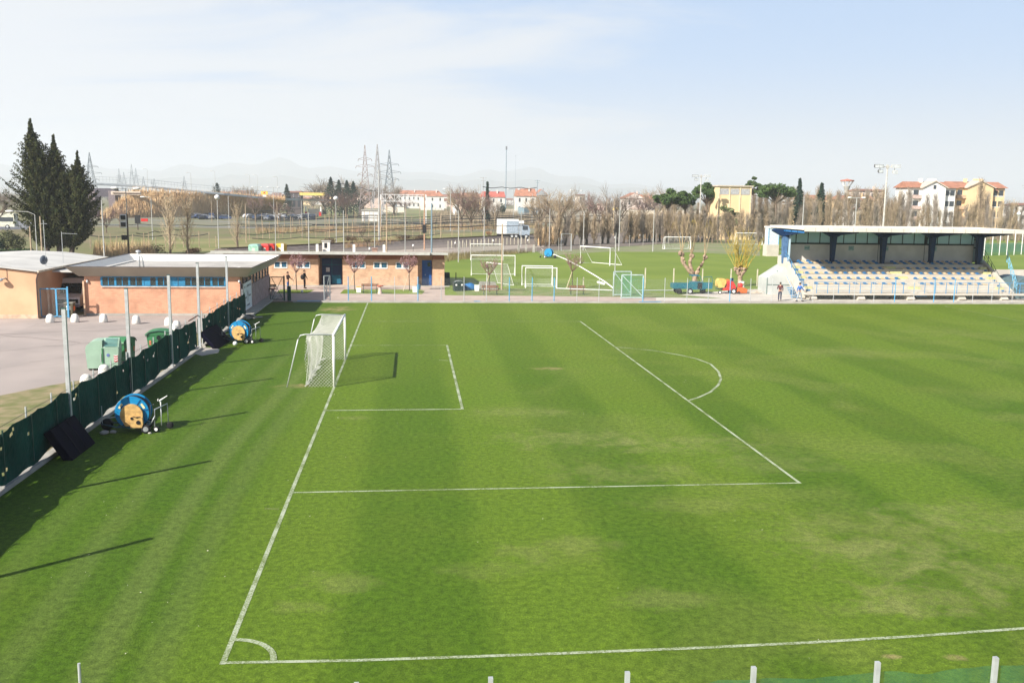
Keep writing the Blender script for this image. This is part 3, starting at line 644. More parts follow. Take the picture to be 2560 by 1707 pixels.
# flared fascia: bottom ring, top ring, inner tray
bt = [(X0-.35, Y0-.1), (X1+.55, Y0-.1), (X1+.55, Y1+.1), (X0-.35, Y1+.1)]; tpz = [(X0-1.0, Y0-.95), (X1+1.05, Y0-.95), (X1+1.05, Y1+.75), (X0-1.0, Y1+.75)]
ZB, ZT = 2.84, 3.56
vs = [(x, y, ZB) for x, y in bt]+[(x, y, ZT) for x, y in tpz]+[(x+.1*(1 if i in (0, 3) else -1), y+.1*(1 if i < 2 else -1), ZT+.002) for i, (x, y) in enumerate(tpz)]
b = MB(); b.add(vs, [(i, (i+1) % 4, (i+1) % 4+4, i+4) for i in range(4)]+[(i+4, (i+1) % 4+4, (i+1) % 4+8, i+8) for i in range(4)]+[(3, 2, 1, 0)]); b.build('fascia', FAS, B, True)
tb = [(X0-.25, Y0-.2), (X1+.3, Y0-.2), (X1+.3, Y1), (X0-.25, Y1)]
vs = [(x+.1*(1 if i in (0, 3) else -1), y+.1*(1 if i < 2 else -1), ZT) for i, (x, y) in enumerate(tpz)]+[(x, y, ZT-.52) for x, y in tb]
MB().add(vs, [((i+1) % 4, i, i+4, (i+1) % 4+4) for i in range(4)]).build('parapet_lining', M('white_membrane', (.80, .76, .68), .7, .05), B, True)
MB().sheet(tb, ZT-.515).build('roof', M('grey_roof_felt', (.42, .40, .37), .9, .14, .7), B, True)
e = MB()
for i in range(4): a_, c_ = tpz[i], tpz[(i+1) % 4]; e.bar((*a_, ZT+.02), (*c_, ZT+.02), .10, .04)
e.build('metal_edge', M('dark_trim', (.09, .075, .07), .6), B, True)
WB = M('window_blue', (.03, .22, .40), .5); GL = M('dark_glass', (.02, .035, .035), .12, .3, 4, spec=.8)
wx0, wx1, wz0, wz1 = aty(253, 700, 52.8).x, aty(562, 700, 52.8).x, 2.12, 2.82
fx = MB(); n = 18
fx.box(wx0, wx1, 52.84, 52.88, wz0, wz0+.06).box(wx0, wx1, 52.84, 52.88, wz1-.05, wz1)
wd = (wx1-wx0)/n
for i in range(n+1): x = wx0+i*wd; fx.box(x-(.07 if i % 2 == 0 else .03), x+(.07 if i % 2 == 0 else .03), 52.83, 52.879, wz0+.06, wz1-.05)
o = fx.build('window_strip', WB, B, True)
for i in range(n):
    x = wx0+i*wd; solid = i in (6, 10, 11)
    o2 = MB().box(x+.07, x+wd-.03, 52.86, 52.885, wz0+.06, wz1-.05).build('panel' if solid else 'pane', WB if solid else GL, o)
    o2.location = (0, 0, 0)
    for v in o2.data.vertices: v.co -= V(B['_loc'])
MB().box(wx0-.05, wx1+.05, 52.80, 52.9, wz0-.07, wz0).build('sill', M('pale_sill', (.68, .52, .42)), B, True)
for x in (218, 598):
    q = aty(x, 704, 52.8); MB().ell((q.x, 52.82, q.z), (.09, .09, .12), 12, 8).build('wall_lamp', GALV, B, True, True)
q = aty(210, 730, 52.8); MB().box(q.x-.06, q.x+.06, 52.72, 52.9, 0, 2.5).build('downpipe', M('cream_pipe', (.60, .40, .26)), B, True)
MB().box(X0-.02, X1+.02, 52.86, 52.898, 0, .16).build('plinth', CONC, B, True)
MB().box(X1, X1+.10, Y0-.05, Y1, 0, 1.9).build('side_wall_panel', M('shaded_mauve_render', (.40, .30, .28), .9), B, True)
sw = MB().box(X1-.0, X1+.06, Y0+1.0, Y1-.3, 1.95, 2.8).build('side_window_strip', GL, B, True)
b = MB()
for k in range(9): y = Y0+1.0+k*1.5; b.box(X1+.061, X1+.12, y, y+.12, 1.93, 2.82)
for v in b.v: pass
b.build('side_mullion', M('mauve_frame', (.35, .28, .28)), B, True)
MB().box(X1+.1, X1+.9, Y0-.3, Y1+.1, 0, .14).build('side_step', CONC, B, True)
MB().box(X1+.02, X1+.1, Y0-.16, Y0-.06, 0, 2.5).build('corner_post', M('dark_post', (.03, .03, .05), .5), B, True)
b = MB()
for k, (x, y) in enumerate(((-12.2, 54.2), (-13.5, 54.3), (-18.6, 53.6), (-17.9, 53.7), (-9.5, 56.2))): b.lathe([(.11, 0), (.11, .16), (.15, .18), (.15, .24), (.02, .27)], 10, (x, y, ZT-.51))
b.build('roof_vent', WHITE, B, True)
b = MB(); fl = aty(348, 650, 58); b.tube([(fl.x, 58, 3.05), (fl.x, 58, 3.9), (fl.x-.12, 58, 4.3)], .07, 8); b.tube([(fl.x+.3, 58.1, 3.05), (fl.x+.2, 58, 3.95), (fl.x-.05, 58, 4.1)], .06, 8); b.ell((fl.x-.05, 58, 4.32), (.2, .2, .12), 8, 6); b.build('flue_pipe', GALV, B, True, True)
# sign board with bird emblem at the near corner
sb = thing('sign_board', 'white sign board with a dark bird emblem on the side of the brick building', 'sign', (X1+.14, 54.9, 0))
SA, SB_ = 53.3, 56.6
bd = MB().box(X1+.13, X1+.18, SA, SB_, .30, 2.25).build('board', M('sign_white', (.68, .72, .74), .6, .04), sb, True)
MB().box(X1+.12, X1+.19, SA-.05, SA, .25, 2.3).box(X1+.12, X1+.19, SB_, SB_+.05, .25, 2.3).box(X1+.12, X1+.19, SA, SB_, 2.25, 2.3).box(X1+.12, X1+.19, SA, SB_, .25, .30).build('frame', WHITE, sb, True)
ink = M('black_ink', (.02, .02, .025), .6)
def shape(polys, name):
    m_ = MB()
    for pl_ in polys: m_.add([(X1+.184, 54.95+u, 1.25+v) for u, v in pl_], [tuple(range(len(pl_)))])
    m_.build(name, ink, sb, True)
shape([[(-.10, -.42), (.05, -.40), (.16, -.05), (.10, .12), (-.02, .02)], [(-.02, .0), (.08, .12), (-.30, .48), (-.42, .42), (-.14, .18)], [(.08, .08), (.16, -.05), (.34, .22), (.28, .46), (.20, .20)], [(.12, .0), (.20, .02), (.30, .10), (.2, .11)]], 'bird_emblem')
def lettering(row, y0_, y1_, z, h):
    m_ = MB(); rg = random.Random(row)
    n_ = int((y1_-y0_)/(h*.75))
    for k in range(n_):
        y = y0_+k*h*.78
        if rg.random() < .12: continue
        m_.box(X1+.183, X1+.186, y, y+h*.16, z, z+h)
        for zz in rg.sample((0, .42, .84), 2): m_.box(X1+.183, X1+.186, y+h*.16, y+h*.55, z+h*zz, z+h*(zz+.16))
        if rg.random() < .5: m_.box(X1+.183, X1+.186, y+h*.55, y+h*.68, z+h*.1, z+h*.9)
    m_.build('lettering', ink, sb, True)
lettering(1, 53.6, 56.3, 1.92, .16); lettering(2, 53.7, 54.5, 1.10, .15); lettering(3, 55.4, 56.3, 1.16, .13); lettering(4, 54.3, 55.7, .50, .14)
MB().box(AX, X0, Y0+1.2, 66, 3.0, 3.12).build('gap_roof', M('grey_membrane_roof', (.50, .49, .46), .8, .10, .5), B, True)
MB().box(AX, X0, 60, 60.2, 0, 3.0).build('gap_dark_closure', M('gap_shade', (.05, .04, .035)), B, True)  # closure added to keep the gap dark; its colour stands for shade
# blue gate between the two buildings, van, bin
q = thing('gate', 'blue framed two leaf mesh gate across the gap between the peach and brick buildings', 'gate', (-21.2, 51.6, 0))
gx0, gx1, gx2 = aty(104, 790, 51.6).x, aty(142, 790, 51.6).x, aty(170, 790, 51.6).x
for a_, c_ in ((gx0, gx1), (gx1+.06, gx2)):
    g_ = MB().bar((a_, 51.6, .1), (a_, 51.6, 2.05), .06).bar((c_, 51.6, .1), (c_, 51.6, 2.05), .045).bar((a_, 51.6, .1), (c_, 51.6, .1), .06).bar((a_, 51.6, 2.05), (c_, 51.6, 2.05), .06).build('gate_leaf', BLUEP, q, True)
MB().add([(gx0, 51.6, .1), (gx2, 51.6, .1), (gx2, 51.6, 2.05), (gx0, 51.6, 2.05)], [(0, 1, 2, 3)]).build('wire_mesh', CHAIN, q, True)
MB().box(gx0-.35, gx0-.06, 51.55, 51.65, 0, 2.15).build('side_panel', M('dull_blue_panel', (.05, .12, .28), .6), q, True); MB().box(gx2+.02, gx2+.10, 51.55, 51.65, 0, 2.2).build('gate_post', BLUEP, q, True)
WV = M('van_white', (.62, .62, .62), .3, .05, spec=.6)
vx = aty(165, 740, 54.5).x
v = thing('van', 'old white high roofed van parked nose out in the dark gap behind the gate', 'van', (vx, 54.6, 0))
b = MB(); b.prism([(-.0, .45), (.0, 1.12), (.75, 1.30), (1.35, 2.12), (1.55, 2.42), (5.2, 2.50), (5.3, .42)], -.92, .92, 'x')
b.build('body', WV, v)
b = MB(); b.add([(-.80, .74, 1.33), (.80, .74, 1.33), (.74, 1.30, 2.05), (-.74, 1.30, 2.05)], [(0, 1, 2, 3)]); b.v = [(x, y-.03, z+.01) for x, y, z in b.v]; b.build('windscreen', GL, v)
MB().box(-.90, .90, -.08, -.005, .42, .62).build('bumper', M('grey_bumper', (.25, .25, .26)), v); MB().box(-.55, .55, -.03, .0, .70, .98).build('grille', M('black_grille', (.03, .03, .035)), v)
for x in (-.74, .74): MB().lathe([(.11, 0), (.12, .03)], 14, (x, -.0, .84), RM).build('headlight', GL if x < -9 else M('lamp_glass', (.6, .6, .58), .1), v); MB().box(x*.93-.12, x*.93+.12, -.03, -.002, .7, .98).build('headlight_bezel', BLACK, v)
MB().box(-.26, .26, -.10, -.085, .44, .56).build('number_plate', WHITE, v)
for x in (-.98, .98): MB().box(x-.1, x+.1, .85, .93, 1.35, 1.65).build('mirror', BLACK, v); MB().box(x*.945-.012, x*.945+.012, 1.2, 2.1, 1.38, 1.98).build('side_window', GL, v)
for x in (-.82, .82):
    for y in (.85, 4.3): MB().lathe([(.2, -.1), (.31, -.1), (.33, 0), (.31, .1), (.2, .1)], 18, (x, y, .33), Matrix.Rotation(R(90), 3, 'Y')).build('wheel', BLACK, v)
q = at(176, 793); wb = thing('wheeled_bin', 'small grey brown wheeled bin standing in front of the white van', 'bin', tuple(q))
BB = M('brown_bin', (.10, .085, .05), .6, .15); MB().prism([(-.24, .08), (.24, .08), (.29, 1.0), (-.29, 1.0)], -.26, .28).build('bin_body', BB, wb); MB().box(-.31, .31, -.31, .34, 1.0, 1.08).build('lid', M('greyish_lid', (.25, .24, .2)), wb); MB().box(.30, .33, -.2, .1, .5, .8).build('sticker', ORG, wb); MB().box(-.16, .12, -.268, -.262, .55, .85).build('label', WHITE, wb)
for x in (-.24, .24): MB().lathe([(.1, -.03), (.1, .03)], 12, (x, .25, .1), Matrix.Rotation(R(90), 3, 'Y')).build('wheel', BLACK, wb)
# hipped roof hall and wall behind B
hr = thing('hall', 'low building with pale hipped roof just showing behind the brick building', 'building', (-22, 96, 0))
p0, p1 = aty(500, 640, 98), aty(600, 640, 98); xc = (p0.x+p1.x)/2
MB().box(p0.x, p1.x, 95, 102, 0, p0.z-.5).build('wall', M('cream_wall', (.55, .45, .35)), hr, True)
zt = aty(548, 630, 98).z; zb = aty(500, 640, 98).z
MB().add([(p0.x-.4, 94.6, zb), (p1.x+.4, 94.6, zb), (p1.x+.4, 102.4, zb), (p0.x-.4, 102.4, zb), (xc-.8, 98.5, zt), (xc+.8, 98.5, zt), (p0.x-.4, 94.6, zb-.3), (p1.x+.4, 94.6, zb-.3), (p1.x+.4, 102.4, zb-.3), (p0.x-.4, 102.4, zb-.3)], [(0, 1, 5, 4), (1, 2, 5), (2, 3, 4, 5), (3, 0, 4), (6, 7, 1, 0), (7, 8, 2, 1), (8, 9, 3, 2), (9, 6, 0, 3), (9, 8, 7, 6)]).build('roof', M('grey_sheet_roof', (.40, .38, .35), .8), hr, True)

# ---- yellow brick changing rooms
YB = brick('yellow_brick', (.56, .355, .22), (.41, .25, .155), (.50, .39, .29), .27, .075, .45)
C_ = thing('changing_rooms', 'long low yellow brick changing room block with flat grey roof and blue doors', 'building', (-2, 76.5, 0))
YF = 76.5
def cx_(x): return aty(x, 690, YF).x
xs = [cx_(560), cx_(796.4), cx_(856.7), cx_(1044.5), cx_(1080.7), cx_(1111)]
ZW = 3.12
MB().box(xs[0], xs[1], YF, YF+7.0, 0, 2.70).build('wall', YB, C_, True)
MB().box(xs[1], xs[2], YF+1.5, YF+7.0, 0, 2.70).build('wall', M('recess_wall_shade', (.20, .12, .08)), C_, True)  # dark brown puts the shade of the deep doorway into the wall colour
MB().box(xs[2], xs[3], YF, YF+7.0, 0, 2.70).build('wall', YB, C_, True)
MB().box(xs[3]+.0, xs[5], YF+1.0, YF+7.0, 0, 2.70).build('wall', YB, C_, True)
MB().box(xs[4]+.02, xs[5], YF+.35, YF+.995, 0, ZW-.02).build('wall_pier', YB, C_, True)
for a_, c_, y_ in ((xs[0], xs[1], YF), (xs[1], xs[2], YF+1.5), (xs[2], xs[3], YF), (xs[3], xs[5], YF+1.0)): MB().box(a_+.001, c_-.001, y_+.001, y_+.3, 2.70, ZW-.005 if y_ == YF else ZW-.09).build('wall_top', YB if y_ != YF+1.5 else M('recess_wall_shade', (.20, .12, .08)), C_, True)
RFF = M('roof_fascia', (.44, .44, .40), .7, .1)
ra_, rb_ = xs[0]-1, aty(1075, 630, 75.4).x; MB().hexa([(ra_, 75.5, 3.14), (rb_, 75.5, 3.14), (rb_, YF+7.8, 2.72), (ra_, YF+7.8, 2.72), (ra_, 75.5, 3.42), (rb_, 75.5, 3.42), (rb_, YF+7.8, 2.92), (ra_, YF+7.8, 2.92)]).build('roof', RFF, C_, True)
ra_, rb_ = aty(1072, 630, 75.9).x, aty(1120, 630, 76.1).x; MB().hexa([(ra_, 76.1, 3.13), (rb_, 76.1, 3.13), (rb_, YF+7.7, 2.74), (ra_, YF+7.7, 2.74), (ra_, 76.1, 3.34), (rb_, 76.1, 3.34), (rb_, YF+7.7, 2.90), (ra_, YF+7.7, 2.90)]).build('roof', RFF, C_, True)
SOLD = brick('soldier_course', (.26, .10, .055), (.20, .075, .045), (.35, .22, .15), .08, .3, .2)
for a_, c_, yy in ((xs[0], xs[1], YF), (xs[2], xs[3], YF), (xs[4]+.02, xs[5], YF+.35)): MB().box(a_, c_, yy-.006, yy-.002, 2.62, ZW).build('dark_brick_band', SOLD, C_, True)
def window(x0, x1, par=C_, yf=YF, zz=(1.72, 2.36)):
    a_, c_ = cx_(x0), cx_(x1); z0, z1 = zz
    f_ = MB().box(a_, c_, yf-.05, yf-.003, z0, z0+.09).box(a_, c_, yf-.05, yf-.003, z1-.05, z1).box(a_, a_+.07, yf-.05, yf-.003, z0+.09, z1-.05).box(c_-.07, c_, yf-.05, yf-.003, z0+.09, z1-.05).box((a_+c_)/2-.09, (a_+c_)/2+.09, yf-.052, yf-.003, z0+.09, z1-.05).build('window', WHITE, par, True)
    for u0, u1 in ((a_+.07, (a_+c_)/2-.09), ((a_+c_)/2+.09, c_-.07)):
        p_ = MB().box(u0, u1, yf-.02, yf-.004, z0+.09, z1-.05); p_.v = [(q_[0]-par['_loc'][0], q_[1]-par['_loc'][1], q_[2]-par['_loc'][2]) for q_ in p_.v]; o_ = p_.build('pane', GL, f_)
        g_ = MB(); k_ = 5
        for i_ in range(1, k_): x_ = u0+(u1-u0)*i_/k_; g_.box(x_-.012, x_+.012, yf-.045, yf-.03, z0+.09, z1-.05)
        g_.v = [(q_[0]-par['_loc'][0], q_[1]-par['_loc'][1], q_[2]-par['_loc'][2]) for q_ in g_.v]; g_.build('window_bars', BLUEP, f_)
for a_, c_ in ((686, 719), (742, 776), (880, 914), (934, 969), (989.5, 1023)): window(a_, c_)
# blue doors
dx0, dx1 = cx_(802), cx_(852)
d_ = MB().box(dx0, dx1, YF+1.40, YF+1.497, 0, 2.6).build('double_door', NAVY, C_, True)
MB().box(dx0+(dx1-dx0)*.5-.03, dx0+(dx1-dx0)*.5+.03, YF+1.37, YF+1.40, 0, 2.6).box(dx0, dx1, YF+1.37, YF+1.40, 1.95, 2.02).build('door_frame', M('teal_paint', (.01, .10, .15)), C_, True)
MB().box(dx0+.4, dx0+.75, YF+1.36, YF+1.38, 1.28, 1.7).build('paper_notice', M('paper', (.5, .5, .5)), C_, True)
MB().box(dx0+1.0, dx1-.1, YF+1.36, YF+1.39, .1, .95).build('door_panel', M('teal_blue_panel', (.012, .12, .20)), C_, True)
a_, c_ = aty(1055, 690, YF+1.0).x, aty(1079, 690, YF+1.0).x
d_ = MB().box(a_, c_, YF+.93, YF+.997, 0.02, 2.52).build('side_door', M('door_blue', (.012, .075, .26), .45, .1), C_, True)
MB().box(a_+.55, a_+.85, YF+.91, YF+.929, 1.9, 2.3).build('door_window', GL, C_, True); MB().box(a_+.3, a_+.36, YF+.88, YF+.93, 1.0, 1.12).build('door_handle', GALV, C_, True)
for x in (706, 793, 885, 960): # flue pipes
    u = aty(x, 620, 79); MB().box(u.x-.12, u.x+.12, 78.9, 79.1, 2.9, 3.95).build('vent_pipe', DOME, C_, True)
u = aty(816, 620, 80); ch = MB().box(u.x-.38, u.x+.38, 79.6, 80.4, 2.9, 4.2).build('chimney', M('chimney_white', (.72, .66, .60)), C_, True); MB().box(u.x-.46, u.x+.46, 79.5, 80.5, 4.2, 4.28).build('chimney_cap', CONC, C_, True); MB().box(u.x-.18, u.x+.12, 79.585, 79.598, 3.55, 4.05).build('chimney_opening', BLACK, C_, True)
u = aty(937, 620, 80); MB().box(u.x-.26, u.x+.26, 79.7, 80.3, 2.9, 3.5).box(u.x-.33, u.x+.33, 79.6, 80.4, 3.5, 3.58).build('chimney_stub', M('brick_brown', (.35, .22, .17)), C_, True)
MB().box(xs[0], xs[5]+.5, YF-.55, YF+.0, -.01, .06).build('apron', CONC, C_, True)

# ---- benches
bench = thing('bench', 'brown slatted bench on bent black tube legs before the wall of the changing rooms', 'bench', tuple(at(925, 733)), R(2), 'brown slatted park benches along the path')
s_ = MB(); [s_.box(-.78, .78, -.16+k*.13, -.05+k*.13, .42, .46) for k in range(3)]; s_.build('seat', DWOOD, bench)
s_ = MB(); [s_.box(-.78, .78, .24, .27, .60+k*.13, .71+k*.13) for k in range(2)]; s_.build('backrest', DWOOD, bench)
for x in (-.6, .6): MB().tube([(x, .24, .8), (x, .22, .44), (x, -.16, .41), (x, -.18, .03), (x, .25, .03), (x, .22, .44)], .028, 6).build('leg', DKGREEN, bench)
for x, y, l in ((1226, 737, 'brown slatted bench on black tube legs beside the white bin and first goal'), (1443, 737, 'brown slatted bench below the round pink crowned tree in front of the small goals'), (668, 735, 'brown bench half hidden behind the dark green gate near the brick building')):
    dup(bench, tuple(at(x, y)), R(1), l)
# white pedestal stools / planters
for x, y, l, c in ((950, 734, 'white pedestal table with red brown top on the lawn bed by the changing rooms', 1), (1037, 731, 'white square litter bin beside the grey pole near the blue side door', 0), (897, 731, 'white box with yellow lid at the left end of the path bench', 2), (1192, 727, 'white tub at the left end of the bench near the blue tarpaulin', 0), (682, 742, 'white pedestal with red top behind the dark green gate', 1)):
    t = thing('pedestal' if c == 1 else 'litter_bin', l, 'table' if c == 1 else 'bin', tuple(at(x, y)))
    if c == 1: MB().lathe([(.22, 0), (.14, .3), (.13, .62), (.18, .66)], 12).build('pedestal_base', M('pale_pink_concrete', (.62, .50, .42)), t); MB().lathe([(.30, .66), (.32, .70), (.3, .75)], 16).build('table_top', M('red_top', (.40, .10, .06)), t)
    else: MB().prism([(-.2, 0), (.2, 0), (.22, .5), (-.22, .5)], -.2, .2).build('bin_body', WHITE, t); MB().box(-.24, .24, -.24, .24, .5, .55).build('lid', YEL if c == 2 else WHITE, t)
t = thing('litter_bin', 'blue grey litter bin on the grey pole by the blue side door', 'bin', tuple(at(1047, 733))); MB().lathe([(.16, .35), (.19, .8)], 12).build('bin_body', M('bin_bluegrey', (.05, .13, .22)), t)
# dark bins and blue bag right of the changing rooms
for x, y, l in ((1145, 727, 'dark green wheeled bin lying beside the blue tarpaulin'),):
    t = thing('wheeled_bin', l, 'bin', tuple(at(x, y)), .15); MB().prism([(-.42, 0), (.42, 0), (.46, .8), (.2, .95), (-.2, .95), (-.46, .8)], -.4, .4).build('bin_body', M('darkest_green', (.012, .03, .028), .5), t); MB().lathe([(.09, 0), (.09, .01)], 12, (-.25, -.41, .6), RM).lathe([(.09, 0), (.09, .01)], 12, (.3, -.41, .6), RM).build('reflector', WHITE, t)
    MB().tube([(-.4, -.3, .9), (0, -.35, 1.0), (.35, -.3, .92)], .03, 6).build('grab_rail', GALV, t)
p = at(1170, 725); rg = random.Random(2)
o = MB().ell((p.x+.1, p.y, .25), (.75, .45, .42), 14, 8, .08, rg).build('blue_tarpaulin', M('tarpaulin_blue', (.015, .13, .33), .5), smooth=False); tag(o, 'blue tarpaulin bundle on the grass right of the dark bin', 'tarpaulin')
t = thing('crate_stack', 'dark crate and post leaning at the right end of the changing rooms', 'crate', tuple(at(1120, 712))); MB().prism([(-.35, 0), (.25, 0), (.15, 1.25), (-.35, 1.25)], -.3, .3).build('crate', M('dark_crate', (.03, .04, .05)), t); MB().tube([(.8, 0, 0), (.8, 0, 1.25)], .05, 6).build('post', BLACK, t)
o = MB().prism([(p.x+.9, .0), (p.x+2.9, 0), (p.x+2.7, .72), (p.x+1.2, .78)], p.y+.2, p.y+.9).build('folded_net_heap', M('net_heap', (.30, .29, .25), .95, .25, 6)); tag(o, 'heap of folded grey goal netting behind the white tub', 'net')
# ---- persons
SKIN = M('skin', (.42, .24, .16), .6, .05); HAIR = M('dark_hair', (.03, .02, .015), .7)
def skin_obj(name, J, E, mat, parent, sub=1):
    me = bpy.data.meshes.new(name); me.from_pydata([j[0] for j in J], E, []); o = bpy.data.objects.new(name, me); COL.objects.link(o)
    me.materials.append(mat)
    s = o.modifiers.new('skin', 'SKIN'); s.use_smooth_shade = True
    for i, j in enumerate(J):
        r = j[1]; r = r if hasattr(r, '__len__') else (r, r); me.skin_vertices[0].data[i].radius = r
    me.skin_vertices[0].data[0].use_root = True
    m = o.modifiers.new('subdivision', 'SUBSURF'); m.levels = sub; m.render_levels = sub
    o.parent = parent; return o
def person(loc, rz, label, top, legs_m, shoe, stride=.0, la=(0, 0), ra=(0, 0), hair=HAIR, h=1.0, long_top=False, bag=None):
    t = thing('person', label, 'person', loc, rz); t.scale = (h, h, h)
    # joints: facing -Y.  la/ra = (forward swing, elbow bend)
    def arm(sx, sw, el):
        sh = V((sx*.19, 0, 1.43)); e = sh+V((sx*.05, -math.sin(sw)*.28, -math.cos(sw)*.28)); w_ = e+V((0, -math.sin(sw+el)*.25, -math.cos(sw+el)*.25)); return sh, e, w_
    def leg(sx, st): hp = V((sx*.09, 0, .92)); kn = V((sx*.10, -.10*st-.02, .50)); an = V((sx*.105, -.24*st+(.06 if st < 0 else 0), .08)); return hp, kn, an
    L = arm(-1, *la); Rr = arm(1, *ra); LL = leg(-1, stride); RL = leg(1, -stride)
    J = [((0, 0, .98), (.12, .10)), ((0, 0, 1.18), (.12, .09)), ((0, 0, 1.38), (.15, .09)), ((0, -.01, 1.50), .055), ((0, -.02, 1.57), .06), ((0, -.03, 1.66), (.075, .095)), ((0, -.03, 1.735), (.06, .07))]
    E = [(0, 1), (1, 2), (2, 3), (3, 4), (4, 5), (5, 6)]
    for A_, sx in ((L, -1), (Rr, 1)):
        k = len(J); J += [(A_[0], .052), (A_[1], .040), (A_[2], .027)]; E += [(2, k), (k, k+1), (k+1, k+2)]
        d = (A_[2]-A_[1]).normalized(); palm = A_[2]+d*.07; J.append((palm, (.035, .018))); E.append((k+2, k+3)); side = V((0, 1, 0)).cross(d).normalized() if abs(d.y) < .9 else V((0, 0, 1))
        fw = d.cross(V((sx, 0, 0))).normalized()
        for q_, (off, ln) in enumerate(((-.027, .066), (-.009, .080), (.009, .075), (.027, .058))):
            i0 = len(J); J.append((palm+fw*off+d*ln*.5, .009)); J.append((palm+fw*off+d*ln-V((sx*.015, 0, 0)), .008)); E += [(k+3, i0), (i0, i0+1)]
        i0 = len(J); J.append((A_[2]+d*.03+fw*.045, .010)); J.append((A_[2]+d*.065+fw*.06, .009)); E += [(k+2, i0), (i0, i0+1)]
    for G_ in (LL, RL):
        k = len(J); J += [(G_[0], .082), (G_[1], .056), (G_[2], .038), (G_[2]+V((0, -.12, -.045)), .035)]; E += [(0, k), (k, k+1), (k+1, k+2), (k+2, k+3)]
    skin_obj('body', J, E, SKIN, t)
    f = MB(); f.ell((0, -.128, 1.645), (.014, .02, .022), 6, 5); f.build('nose', SKIN, t, False, True)
    f = MB(); [f.ell((sx*.032, -.112, 1.675), (.012, .008, .007), 6, 4) for sx in (-1, 1)]; f.build('eyes', BLACK, t)
    MB().ell((0, -.118, 1.605), (.024, .008, .006), 6, 4).build('mouth', M('lip', (.3, .1, .08)), t)
    f = MB(); [f.ell((sx*.083, -.02, 1.655), (.012, .02, .032), 6, 5) for sx in (-1, 1)]; f.build('ears', SKIN, t)
    MB().ell((0, .0, 1.71), (.088, .105, .075), 12, 8).ell((0, .035, 1.66), (.082, .07, .09), 12, 8).build('hair', hair, t, False, True)
    JT = [((0, 0, .93 if not long_top else .82), (.155, .12)), ((0, 0, 1.18), (.145, .115)), ((0, 0, 1.38), (.175, .115)), ((0, -.01, 1.475), (.09, .08))]; ET = [(0, 1), (1, 2), (2, 3)]
    for A_ in (L, Rr): k = len(JT); JT += [(A_[0], .070), (A_[1], .056), (A_[2]-(A_[2]-A_[1])*.06, .042)]; ET += [(2, k), (k, k+1), (k+1, k+2)]
    skin_obj('jacket', JT, ET, top, t)
    JP = [((0, 0, .95), (.135, .11)), ((0, 0, 1.0), (.13, .105))]; EP = [(0, 1)]
    for G_ in (LL, RL): k = len(JP); JP += [(G_[0]-V((0, 0, .04)), .098), (G_[1], .072), (G_[2]+V((0, 0, .01)), .055)]; EP += [(0, k), (k, k+1), (k+1, k+2)]
    skin_obj('trousers', JP, EP, legs_m, t)
    for G_ in (LL, RL): c = G_[2]; MB().ell((c.x, c.y-.06, max(c.z-.03, .05)), (.05, .14, .05), 10, 6).build('shoe', shoe, t, False, True)
    if bag: o_ = MB().ell((-.22, .12, 1.10), (.13, .20, .24), 12, 8).build('shoulder_bag', bag, t, False, True)
    return t
JEAN = M('blue_denim', (.03, .10, .28), .85, .15, 8); BLK = M('black_cloth', (.012, .010, .012), .9); DKB = M('navy_cloth', (.015, .022, .06), .9)
person(tuple(at(720, 727)), R(70), 'person in a dark top and blue jeans standing behind the dark gate', M('dark_brown_cloth', (.045, .025, .02), .9), JEAN, BLK, .3, (.9, .5), (.5, .5))
person(tuple(at(761.5, 721)), R(78), 'person dressed all in black with a dark bag standing before the yellow brick wall', BLK, BLK, BLK, 0, (.15, .6), (.2, .4), long_top=True, bag=M('black_bag', (.015, .013, .015)))
person(tuple(at(1949, 752)), R(160), 'person in a maroon top and dark trousers at the left end of the grandstand', M('maroon_cloth', (.10, .012, .02), .9), DKB, BLK, .1, (.1, .2), (.35, .9), h=.95)
person(tuple(at(1998, 753.5)), R(100), 'person in a bright blue jacket and pale jeans walking past the grandstand front', M('bright_blue_cloth', (.02, .14, .50), .8), M('pale_jeans', (.30, .36, .42), .9), BLK, .9, (.5, .3), (-.4, .3), h=.96)
# ---- dark green gate and blue-white gate in the far rail
def mesh_gate(loc, w_, h_, mat, label, rz=0, braces=((0, 0, 1, 1),), name='gate', post=.05, extra=None):
    t = thing(name, label, 'gate', loc, rz)
    for x in (0, w_): MB().bar((x, 0, 0), (x, 0, h_), post).build('upright', mat, t)
    MB().bar((0, 0, h_), (w_, 0, h_), post).bar((0, 0, .12), (w_, 0, .12), post).build('rail', mat, t)
    for a_ in braces: MB().bar((a_[0]*w_, 0, .12+a_[1]*(h_-.12)), (a_[2]*w_, 0, .12+a_[3]*(h_-.12)), post*.7).build('brace', mat, t)
    MB().add([(0, .01, .12), (w_, .01, .12), (w_, .01, h_), (0, .01, h_)], [(0, 1, 2, 3)]).build('wire_mesh', extra or CHAIN, t)
    return t
p = at(676, 752); mesh_gate(tuple(p), 1.15, 2.0, DKGREEN, 'dark green framed gate with crossed braces at the corner of the brick building', 0, ((.1, 0, .9, 1), (.1, 1, .9, 0)), post=.06)
p = at(711, 752)
t = thing('gate_post', 'pair of thick dark green gate posts standing left of the entrance to the pitch', 'post', tuple(p)); MB().box(-.06, .06, -.06, .06, 0, 2.1).build('post', DKGREEN, t); MB().box(.25, .55, -.05, .05, 0, 1.25).build('post_panel', DKGREEN, t)
p = at(811, 752); mesh_gate(tuple(p), .55, 2.1, GALV, 'open pale grey gate leaf with diagonal bracing at the entrance to the pitch', R(35), ((.1, .1, .9, 1), (.1, .55, .9, .1)), post=.07)
